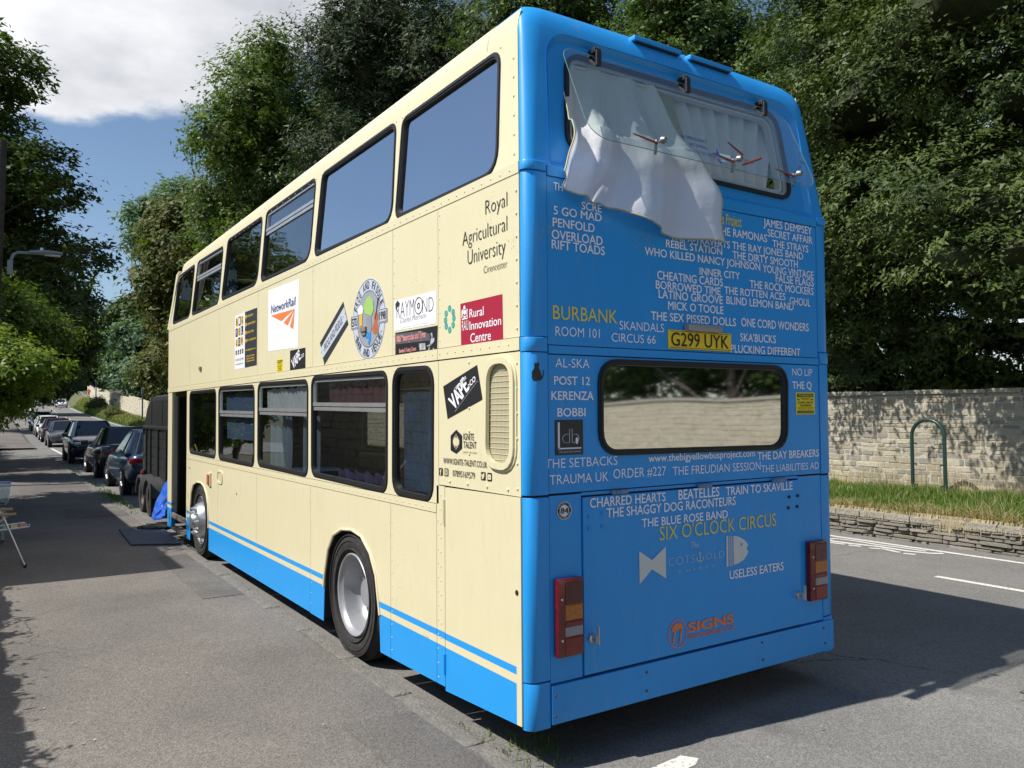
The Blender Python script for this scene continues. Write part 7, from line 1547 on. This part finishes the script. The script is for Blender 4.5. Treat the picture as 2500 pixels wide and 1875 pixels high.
# ================================================================== CARS
M_GLS = mat('car_glass', (0.012, 0.015, 0.018), 0.04, spec=0.9)
def car(name, label, x, y, paint, L=4.2, W=1.78, H=1.48, facing=1, kind='hatch', hood=0.9, belt=0.92, plate_c=None, clear=0.20):
    """facing 1 = drives away from the camera (we see its tail), -1 = comes towards us; local +y is its nose"""
    t = thing(name, label, 'car', (x + W / 2, y + L / 2, rz(y + L / 2)), 0 if facing == 1 else PI, 'cars parked along the street')
    t.rotation_euler = (math.atan2(rz(y + L) - rz(y), L) * facing, 0, (0 if facing == 1 else PI) - 6e-4 * max(0, y - 80))
    hw = W / 2
    # stations along y from tail to nose: (y, z bottom, z shoulder, half width, z top of lower body)
    if kind == 'sedan': tail = [(-L / 2, 0.52, 0.80, 0.80, 0.97), (-L / 2 + 0.08, 0.34, 0.78, 0.90, 1.00), (-L / 2 + 0.45, 0.24, 0.74, 0.97, 1.01)]
    else: tail = [(-L / 2, 0.50, 0.78, 0.80, 0.93), (-L / 2 + 0.07, 0.34, 0.76, 0.90, 0.97), (-L / 2 + 0.40, 0.24, 0.72, 0.975, 0.98)]
    st = tail + [(-L * 0.2, 0.20, 0.68, 1.0, 0.97), (0, 0.20, 0.66, 1.0, 0.955), (L * 0.2, 0.20, 0.66, 1.0, 0.945), (L * 0.31, 0.22, 0.66, 0.985, 0.92), (L / 2 - 0.32, 0.25, 0.64, 0.93, 0.82), (L / 2 - 0.08, 0.33, 0.58, 0.82, 0.70), (L / 2, 0.42, 0.55, 0.68, 0.64)]
    k = belt / 0.95; bm = bmesh.new(); rings = []
    for yy, zb_, zs_, w_, zt_ in st:
        zt_ *= k; zs_ *= k; w = hw * w_
        pr = [(0, zb_), (w * 0.82, zb_), (w * 0.95, zb_ + 0.08), (w * 0.985, (zb_ + zs_) / 2), (w, zs_), (w * 0.965, zs_ + (zt_ - zs_) * 0.6), (w * 0.88, zt_ - 0.01), (w * 0.6, zt_ + 0.015), (0, zt_ + 0.03)]
        ring = [bm.verts.new((a, yy, b)) for a, b in pr] + [bm.verts.new((-a, yy, b)) for a, b in reversed(pr[1:-1])]
        rings.append(ring)
    for a, b in zip(rings, rings[1:]):
        for i in range(len(a)): j = (i + 1) % len(a); bm.faces.new((a[i], a[j], b[j], b[i]))
    bm.faces.new(rings[0]); bm.faces.new(rings[-1]); bobj('body', bm, paint, t, smooth='all')
    # glasshouse: base ring on the belt, roof ring above
    yb0 = -L / 2 + (0.12 if kind != 'sedan' else 0.62); yf0 = L * 0.215; yb1 = -L / 2 + (0.55 if kind != 'sedan' else 1.15); yf1 = L * 0.02
    if kind == 'suv': yb1 = -L / 2 + 0.35
    zb0 = belt - 0.01; zr = H; wb_, wr = hw * 0.885, hw * 0.66
    def prism(ins, z0f, z1f, m, nm, mpar, cap=False):
        bm = bmesh.new(); lo, hi = [], []
        for (ya, yb_, w, z, dst) in ((yb0 + ins, yf0 - ins, wb_ - ins * 0.0, zb0, lo), (yb1 + ins * .4, yf1 - ins * .4, wr, zr - 0.05, hi)):
            for a, b in ((-w * 0.86, ya), (w * 0.86, ya), (w, ya + 0.25), (w, yb_ - 0.35), (w * 0.84, yb_), (-w * 0.84, yb_), (-w, yb_ - 0.35), (-w, ya + 0.25)): dst.append(Vector((a, b, z)))
        v0 = [bm.verts.new(a.lerp(b, z0f)) for a, b in zip(lo, hi)]; v1 = [bm.verts.new(a.lerp(b, z1f)) for a, b in zip(lo, hi)]
        for i in range(8): j = (i + 1) % 8; bm.faces.new((v0[i], v0[j], v1[j], v1[i]))
        if cap: bm.faces.new(v1)
        return bobj(nm, bm, m, mpar), lo, hi
    gl, lo, hi = prism(0.0, 0, 1, M_GLS, 'windows', t)
    bm = bmesh.new(); r0 = [bm.verts.new(p + Vector((0, 0, -0.035)) + (p - Vector((0, (yb1 + yf1) / 2, 0))).normalized() * 0.012) for p in hi]; r1 = [bm.verts.new(Vector((p.x * 0.93, p.y * 0.95 + (yb1 + yf1) * 0.025, zr - 0.008))) for p in hi]; cpt = bm.verts.new((0, (yb1 + yf1) / 2, zr + 0.015))
    for i in range(8): j = (i + 1) % 8; bm.faces.new((r0[i], r0[j], r1[j], r1[i])); bm.faces.new((r1[i], r1[j], cpt))
    bobj('roof', bm, paint, t, smooth='all')
    bm = bmesh.new()
    for i in (0, 1, 4, 5): tube(bm, [lo[i] * 1.0 + Vector((0, 0, -0.02)), hi[i]], [0.045, 0.03], 5)
    for s in (2, 7):
        a = lo[2 if s == 2 else 7].lerp(lo[3 if s == 2 else 6], 0.45); b = hi[2 if s == 2 else 7].lerp(hi[3 if s == 2 else 6], 0.45); tube(bm, [a, b], 0.025, 5)
        if kind != 'sedan': a = lo[2 if s == 2 else 7]; b = hi[2 if s == 2 else 7]; tube(bm, [a, b], [0.10, 0.05], 6)
    bobj('pillars', bm, paint, t, smooth=True)
    # wheels
    for sx in (-1, 1):
        for yy in (-L * 0.305, L * 0.315):
            w = bpy.data.objects.new('wheel', None); C.objects.link(w); w.parent = t; w.location = (sx * (hw - 0.10), yy, 0.32)
            bm = bmesh.new(); lathe(bm, [(0.21, -0.09), (0.30, -0.105), (0.32, -0.08), (0.32, 0.08), (0.30, 0.105), (0.21, 0.09)], 24, 'X'); bobj('tyre', bm, M_TYRE, w, smooth=True)
            bm = bmesh.new(); lathe(bm, [(0.22, sx * 0.09), (0.205, sx * 0.06), (0.19, sx * 0.05), (0.05, sx * 0.085), (0.0, sx * 0.09)], 20, 'X')
            for q in range(5): a = 2 * PI * q / 5; tube(bm, [(sx * 0.092, 0.04 * math.cos(a), 0.04 * math.sin(a)), (sx * 0.09, 0.205 * math.cos(a), 0.205 * math.sin(a))], [0.03, 0.022], 5)
            bobj('rim', bm, M_RIM, w, smooth=True)
            bm = bmesh.new(); lathe(bm, [(0.375, sx * 0.088), (0.375, sx * 0.104), (0.0, sx * 0.102)], 24, 'X'); o = bobj('wheel_arch', bm, M_BLK, w); o.location = (sx * -0.015, 0, 0.01)
            if kind == 'x': pass
    # tail and head lamps
    for s in (-1, 1):
        bm = bmesh.new(); box(bm, min(s * hw * 0.50, s * hw * 0.93), max(s * hw * 0.50, s * hw * 0.93), -L / 2 - 0.005, -L / 2 + 0.16, belt * 0.80, belt * 0.94, bev=0.03); bobj('tail_light', bm, mat('car_tail_red', (0.35, 0.012, 0.016), 0.15, coat=0.6), t, smooth=True)
        bm = bmesh.new(); box(bm, min(s * hw * 0.48, s * hw * 0.86), max(s * hw * 0.48, s * hw * 0.86), L / 2 - 0.30, L / 2 - 0.045, belt * 0.68, belt * 0.80, bev=0.03); bobj('headlight', bm, mat('car_headlamp', (0.45, 0.48, 0.52), 0.08, 0.2, spec=0.9), t, smooth=True)
        bm = bmesh.new(); box(bm, s * (hw + 0.08) - 0.10, s * (hw + 0.08) + 0.10, L * 0.155, L * 0.20, belt - 0.02, belt + 0.13, bev=0.03); bobj('door_mirror', bm, paint, t, smooth=True)
        bm = bmesh.new()
        for yy in (-L * 0.13, L * 0.10): box(bm, s * hw * 0.985 - 0.02, s * hw * 0.985 + 0.02, yy, yy + 0.16, belt * 0.86, belt * 0.885)
        bobj('door_handle', bm, M_ALU, t)
    bm = bmesh.new(); box(bm, -hw * 0.5, hw * 0.5, L / 2 - 0.10, L / 2 - 0.005, 0.42, 0.55, bev=0.02); box(bm, -hw * 0.62, hw * 0.62, L / 2 - 0.14, L / 2 - 0.02, 0.29, 0.37, bev=0.02); bobj('front_grille', bm, M_BLK, t)
    bm = bmesh.new(); box(bm, -0.26, 0.26, -L / 2 - 0.012, -L / 2 + 0.02, 0.56, 0.66); bobj('rear_plate', bm, M_PLATE, t)
    bm = bmesh.new(); box(bm, -0.26, 0.26, L / 2 - 0.03, L / 2 + 0.012, 0.47, 0.57); bobj('front_plate', bm, M_WHITE, t)
    bm = bmesh.new(); box(bm, -hw * 0.8, hw * 0.8, -L / 2 + 0.0, -L / 2 + 0.06, 0.30, 0.40, bev=0.02); bobj('lower_bumper', bm, M_BLK, t)
    return t
def cp(name, c, metal=0.4, rough=0.28): return mat(name, c, rough, metal, coat=0.9)
car('parked_car', 'blue hatchback with red tail lights parked ahead of the horsebox', 0.30, 16.05, cp('blue_car_paint', (0.035, 0.065, 0.12)), 4.3, 1.80, 1.47, 1)
car('parked_car', 'black saloon with red tail lights parked in front of the blue hatchback', 0.36, 21.9, cp('black_car_paint', (0.012, 0.012, 0.013)), 4.4, 1.80, 1.47, 1, 'sedan')
car('parked_car', 'dark navy crossover facing the camera between the black saloon and the grey car', 0.30, 30.1, cp('navy_car_paint', (0.008, 0.018, 0.045)), 4.15, 1.82, 1.60, -1, 'suv', belt=1.02)
car('parked_car', 'grey hatchback with its bonnet towards the camera behind the navy crossover', 0.60, 47.5, cp('grey_car_paint', (0.075, 0.080, 0.095)), 3.9, 1.75, 1.48, -1)
car('parked_car', 'dark car showing a red tail light behind the grey hatchback', 0.60, 54.5, cp('dark_red_car_paint', (0.05, 0.012, 0.014)), 4.2, 1.78, 1.52, 1)
car('parked_car', 'white car parked with its bonnet towards the camera in the far row', 0.60, 61.0, cp('white_car_paint', (0.70, 0.70, 0.70), 0.0), 4.2, 1.78, 1.45, -1)
car('parked_car', 'silver blue car last in the row along the kerb', 0.65, 70.0, cp('silver_car_paint', (0.30, 0.36, 0.45)), 4.2, 1.78, 1.50, -1)
car('distant_car', 'small white car coming down the hill towards the camera', 7.6, 152.0, MATS['white_car_paint'], 4.3, 1.80, 1.45, -1)
car('distant_car', 'dark car just behind the white one at the top of the road', 6.3, 164.0, MATS['black_car_paint'], 4.4, 1.85, 1.6, -1, 'suv')

# ================================================================== HORSEBOX TRAILER
TR = thing('horsebox_trailer', 'black horsebox trailer with a rounded roof parked in front of the bus', 'trailer', (0, 0, 0))
m_hb = mat('black_trailer_paint', (0.013, 0.014, 0.015), 0.48, var=0.3, vscale=6, bump=0.12, bscale=10, coat=0.15)
X0, X1, Y0, Y1 = 0.36, 2.1, 10.75, 14.0
pr = [(Y0, 0.45), (Y0, 1.75)] + [(Y0 + 0.55 - 0.55 * math.cos(a), 1.75 + 0.45 * math.sin(a)) for a in np.linspace(0, PI / 2, 8)[1:]] + [(Y1 - 0.75 + 0.75 * math.sin(a), 1.62 + 0.58 * math.cos(a)) for a in np.linspace(0, PI / 2, 9)] + [(Y1, 0.45)]
cs = [(0.0, 0.10), (0.03, 0.035), (0.10, 0.0)]; cs = [(X0 + a, b) for a, b in cs] + [(X1 - a, b) for a, b in reversed(cs)]
bm = bmesh.new(); rings = []
for x, dz in cs: rings.append([bm.verts.new((x, min(max(y, Y0 + dz * 0.3), Y1 - dz * 0.3), z if z < 1.7 else z - dz)) for y, z in pr])
for r0, r1 in zip(rings, rings[1:]):
    for i in range(len(pr)): j = (i + 1) % len(pr); bm.faces.new((r0[i], r0[j], r1[j], r1[i]))
bm.faces.new(rings[0]); bm.faces.new(rings[-1]); bobj('body', bm, m_hb, TR)
px_ = [Y0 + 0.04, 11.55, 12.35, 13.15, 13.62, Y1 - 0.03]
for ya, yb2 in zip(px_, px_[1:]):
    for k in range(6):
        z = 0.55 + k * 0.168; bm = bmesh.new(); box(bm, X0 - 0.016, X0 + 0.01, ya + 0.025, yb2 - 0.025, z, z + 0.156, bev=0.005); bobj('side_board', bm, m_hb, TR)
bm = bmesh.new(); box(bm, X0 - 0.05, X0 + 0.02, Y0 - 0.01, Y1 + 0.02, 1.56, 1.62, bev=0.01); bobj('side_rail', bm, m_hb, TR)
for y in px_: bm = bmesh.new(); box(bm, X0 - 0.045, X0 + 0.01, y - 0.022, y + 0.022, 0.44, 1.56, bev=0.008); bobj('upright', bm, m_hb, TR)
for y in (13.2, 12.1): bm = bmesh.new(); tube(bm, [(X0 - 0.004, y, 1.63), (X0 - 0.003, y, 2.08), (X0 + 0.12, y, 2.205), (1.2, y, 2.21)], 0.008, 5); bobj('seam', bm, m_hb, TR)
bm = bmesh.new(); tube(bm, [(X0 - 0.05, 13.72, 0.6), (X0 - 0.05, 13.72, 1.45)], 0.012, 6); box(bm, X0 - 0.09, X0 - 0.03, 13.69, 13.75, 1.02, 1.09); bobj('latch', bm, M_STEEL, TR)
bm = bmesh.new(); lathe(bm, [(0.0, 0.80), (0.035, 0.79), (0.05, 0.74), (0.05, 0.70)], 12, 'Z', (0.20, 13.10, 0)); bobj('marker_lamp', bm, mat('red_lens', (0.2, 0.01, 0.01), 0.2), TR)
for yy in (12.25, 13.08):
    w = bpy.data.objects.new('wheel', None); C.objects.link(w); w.parent = TR; w.location = (0.25, yy, 0.33)
    bm = bmesh.new(); lathe(bm, [(0.20, -0.07), (0.31, -0.085), (0.33, -0.06), (0.33, 0.06), (0.31, 0.085), (0.20, 0.07)], 28, 'X'); bobj('tyre', bm, M_TYRE, w, smooth=True)
    bm = bmesh.new(); lathe(bm, [(0.205, -0.06), (0.18, -0.01), (0.06, -0.03), (0.0, -0.04)], 20, 'X'); bobj('rim', bm, mat('rusty_rim', (0.08, 0.06, 0.05), 0.6, 0.3, var=0.4, vscale=30), w, smooth=True)
    bm = bmesh.new(); A = [(yy + 0.41 * math.cos(a), 0.30 + 0.41 * math.sin(a)) for a in np.linspace(0.15, PI - 0.15, 12)]
    r0 = [bm.verts.new((0.12, a, b)) for a, b in A]; r1 = [bm.verts.new((0.36, a, b)) for a, b in A]; r2 = [bm.verts.new((0.12, yy + (a - yy) * 0.9, 0.24 + (b - 0.24) * 0.9)) for a, b in A]
    for i in range(11): bm.faces.new((r0[i], r0[i + 1], r1[i + 1], r1[i])); bm.faces.new((r0[i], r0[i + 1], r2[i + 1], r2[i]))
    bobj('mudguard', bm, mat('black_mudguard', (0.05, 0.05, 0.052), 0.5, bump=0.1), TR, smooth=True)
bm = bmesh.new(); box(bm, 0.13, 0.15, 11.83, 12.0, 0.10, 0.62, bev=0.004); bobj('mud_flap', bm, M_BLK, TR)
bm = bmesh.new(); tube(bm, [(0.5, Y1, 0.45), (1.2, Y1 + 1.1, 0.42), (1.95, Y1, 0.45)], 0.035, 6); tube(bm, [(1.2, Y1 + 1.0, 0.0), (1.2, Y1 + 1.0, 0.6)], 0.03, 6); bobj('drawbar', bm, m_hb, TR)
# blue tarpaulin heaped against it
TP = onY(385, 1290, 11.2)
pts_top = [onY(*p, 11.4) for p in ((412, 1165), (400, 1185), (388, 1212), (376, 1240), (371, 1262), (368, 1283))]
bot = [onY(*p, 11.0) for p in ((415, 1215), (408, 1240), (402, 1262), (396, 1280), (390, 1285), (374, 1287))]
NU = 26; vs = []; fs = []
for j in range(NU + 1):
    for i in range(NU + 1):
        u, v = i / NU, j / NU; a = interp([tuple(p) for p in pts_top], v); b = interp([tuple(p) for p in bot], v); P = a.lerp(b, u)
        P = P + Vector((0, -0.10 * math.sin(PI * u) - 0.035 * math.sin(13 * u + 9 * v) - 0.03 * math.sin(23 * v + 5 * u) + 0.02 * math.sin(37 * u * v + 8 * v), 0)); P.z = max(P.z, PZ + 0.01); vs.append(P)
for j in range(NU):
    for i in range(NU): a = j * (NU + 1) + i; fs.append((a, a + 1, a + NU + 2, a + NU + 1))
o = tag(obj('tarpaulin', vs, fs, mat('blue_tarpaulin', (0.015, 0.10, 0.52), 0.32, var=0.25, vscale=5, coat=0.2)), 'crumpled bright blue tarpaulin draped beside the bus doorway', 'tarpaulin')
sol = o.modifiers.new('thick', 'SOLIDIFY'); sol.thickness = 0.006
bm = bmesh.new()
for k in range(14):
    a = onZ(*(355 + 4.2 * k + rt.uniform(-3, 3), 1287 + rt.uniform(-5, 4)), PZ + 0.03); vv = bmesh.ops.create_icosphere(bm, subdivisions=1, radius=0.09)['verts']
    for v in vv: v.co = Vector((v.co.x * 1.5, v.co.y, v.co.z * 0.45)) + a + Vector((rt.uniform(-.02, .02), rt.uniform(-.02, .02), rt.uniform(-.01, .02)))
tag(bobj('black_sacking', bm, mat('black_sacking', (0.012, 0.012, 0.014), 0.7)), 'heap of crumpled black sheeting on the ground under the blue tarpaulin', 'sheeting')
# ================================================================== CAMP CHAIR AND TUB
CH = thing('folding_chair', 'folding camp chair with wooden arms and a striped seat at the left edge', 'chair', (0, 0, 0))
def fold(px, py, y): return onY(px, py, y)
m_wd = mat('varnished_arm_wood', (0.34, 0.22, 0.11), 0.45, var=0.2, vscale=14)
Ya, Yb = 7.30, 7.72
xs0 = -2.95
for yy, pxs in ((Ya, (40, 1255)), (Yb, (31, 1243))):
    a = fold(*pxs, yy); bm = bmesh.new(); box(bm, xs0 + 0.25, a.x, yy - 0.025, yy + 0.025, a.z - 0.012, a.z + 0.014, bev=0.008); bobj('arm', bm, m_wd, CH, smooth=True)
    ft = Vector((fold(62 if yy == Ya else 56, 1376, yy).x, yy, PZ + 0.03)); tp = Vector((a.x - 0.13, yy, a.z - 0.01))
    bm = bmesh.new(); tube(bm, [tp, ft], 0.011, 8); bobj('leg', bm, M_ALU, CH, smooth=True)
    bm = bmesh.new(); tube(bm, [tp + Vector((0.05, 0, 0)), Vector((xs0 + 0.15, yy, PZ + 0.02))], 0.011, 8); bobj('leg', bm, M_ALU, CH, smooth=True)
    bm = bmesh.new(); tube(bm, [ft + Vector((0, 0, 0.03)), ft - Vector((0, 0, 0.012))], 0.016, 8); bobj('foot', bm, M_BLK, CH)
    st_ = fold(74 if yy == Ya else 64, 1286 if yy == Ya else 1276, yy)
    bm = bmesh.new(); tube(bm, [(xs0 + 0.2, yy, st_.z - 0.06), (st_.x - 0.01, yy, st_.z), (st_.x, (Ya + Yb) / 2, st_.z)], 0.010, 8); bobj('seat_frame', bm, M_ALU, CH, smooth=True)
    bm = bmesh.new(); tube(bm, [(xs0 + 0.42, yy, st_.z - 0.04), (xs0 + 0.12, yy, a.z + 0.42)], 0.010, 8); bobj('back_frame', bm, M_ALU, CH, smooth=True)
s1 = fold(74, 1286, Ya)
cols = [(0.55, 0.20, 0.10), (0.50, 0.45, 0.22), (0.20, 0.32, 0.20), (0.60, 0.36, 0.14), (0.52, 0.48, 0.32)]
for k in range(7):
    xa = s1.x - 0.03 - k * 0.085; bm = bmesh.new(); box(bm, xa - 0.07, xa, Ya - 0.005, Yb + 0.005, s1.z - 0.004 - k * 0.008, s1.z + 0.004 - k * 0.008); bobj('seat_webbing', bm, mat('webbing_%s' % ('red', 'tan', 'green', 'orange', 'straw')[k % 5], cols[k % 5], 0.85), CH)
for k in range(5):
    z = s1.z + 0.1 + k * 0.075; x = xs0 + 0.40 - k * 0.052; bm = bmesh.new(); box(bm, x - 0.01, x, Ya, Yb, z - 0.03, z + 0.03); bobj('back_webbing', bm, MATS['webbing_straw'] if k % 2 else MATS['webbing_red'], CH)
bm = bmesh.new(); ftz = fold(62, 1376, Ya); tube(bm, [(ftz.x - 0.0, Ya, PZ + 0.03), (ftz.x - 0.02, Yb, PZ + 0.03)], 0.010, 6); bobj('foot_bar', bm, M_ALU, CH, smooth=True)
# clear storage tub
TB = thing('storage_tub', 'clear plastic storage tub with a pale blue rim behind the camp chair', 'tub', (0, 0, 0))
g0 = onY(26, 1184, 9.4); m_cp = glass('clear_plastic', (0.62, 0.70, 0.74), 0.10)
bm = bmesh.new(); x1_ = g0.x; zt_ = g0.z; x0_ = x1_ - 0.62; lo = [(x0_ + 0.06, 9.46, PZ + 0.02), (x1_ - 0.07, 9.46, PZ + 0.02), (x1_ - 0.07, 9.84, PZ + 0.02), (x0_ + 0.06, 9.84, PZ + 0.02)]; hi = [(x0_, 9.4, zt_), (x1_, 9.4, zt_), (x1_, 9.9, zt_), (x0_, 9.9, zt_)]
v0 = [bm.verts.new(p) for p in lo]; v1 = [bm.verts.new(p) for p in hi]; bm.faces.new(v0)
for i in range(4): j = (i + 1) % 4; bm.faces.new((v0[i], v0[j], v1[j], v1[i]))
bobj('shell', bm, m_cp, TB)
bm = bmesh.new(); tube(bm, [Vector(p) for p in hi + [hi[0]]], 0.017, 6); bobj('rim', bm, mat('pale_blue_plastic', (0.42, 0.55, 0.78), 0.3), TB)
bm = bmesh.new(); box(bm, x0_ + 0.06, x1_ - 0.10, 9.5, 9.8, PZ + 0.03, PZ + 0.36, bev=0.03); bobj('contents', bm, mat('tub_contents', (0.10, 0.14, 0.13), 0.8, col2=(0.3, 0.26, 0.2), vscale=6), TB)

# ================================================================== DISTANT WALKER
py_ = 150.0; px_ = 10.8 + cx(py_)
PN = thing('person', 'person in an orange top walking on the path at the top of the hill', 'person', (px_, py_, wb(py_) + 0.01))
def skin(name, V, E, Rd, m, par, lv=1):
    me = bpy.data.meshes.new(name); me.from_pydata(V, E, []); o = bpy.data.objects.new(name, me); C.objects.link(o)
    o.modifiers.new('s', 'SKIN'); sv = me.skin_vertices[0].data
    for i, r in enumerate(Rd): sv[i].radius = (r, r)
    sv[0].use_root = True; ss = o.modifiers.new('ss', 'SUBSURF'); ss.levels = lv; ss.render_levels = lv
    dg = bpy.context.evaluated_depsgraph_get(); dg.update(); nm_ = bpy.data.meshes.new_from_object(o.evaluated_get(dg)); bpy.data.objects.remove(o)
    return link(name, nm_, m, par, smooth='all')
V = [(0, 0, .95), (0, 0, 1.15), (0, 0, 1.42), (0, 0, 1.52), (0, -.01, 1.66), (-.17, 0, 1.42), (-.25, .02, 1.15), (-.27, -.08, .92), (.17, 0, 1.42), (.25, -.02, 1.15), (.27, -.12, .92), (-.09, 0, .90), (-.10, -.06, .50), (-.10, .05, .08), (-.10, -.06, .03), (.09, 0, .90), (.10, .05, .50), (.10, .16, .10), (.10, .06, .04)]
E_ = [(0, 1), (1, 2), (2, 3), (3, 4), (2, 5), (5, 6), (6, 7), (2, 8), (8, 9), (9, 10), (0, 11), (11, 12), (12, 13), (13, 14), (0, 15), (15, 16), (16, 17), (17, 18)]
skin('body', V, E_, [.13, .14, .15, .06, .10, .06, .045, .035, .06, .045, .035, .09, .065, .045, .04, .09, .065, .045, .04], mat('dark_trousers_skin', (0.05, 0.05, 0.07), 0.8), PN, 1)
bm = bmesh.new(); lathe(bm, [(0.16, 0.90), (0.18, 1.10), (0.20, 1.38), (0.12, 1.50), (0.0, 1.52)], 12, 'Z'); bobj('jacket', bm, mat('orange_jacket', (0.85, 0.16, 0.03), 0.8), PN, smooth=True)
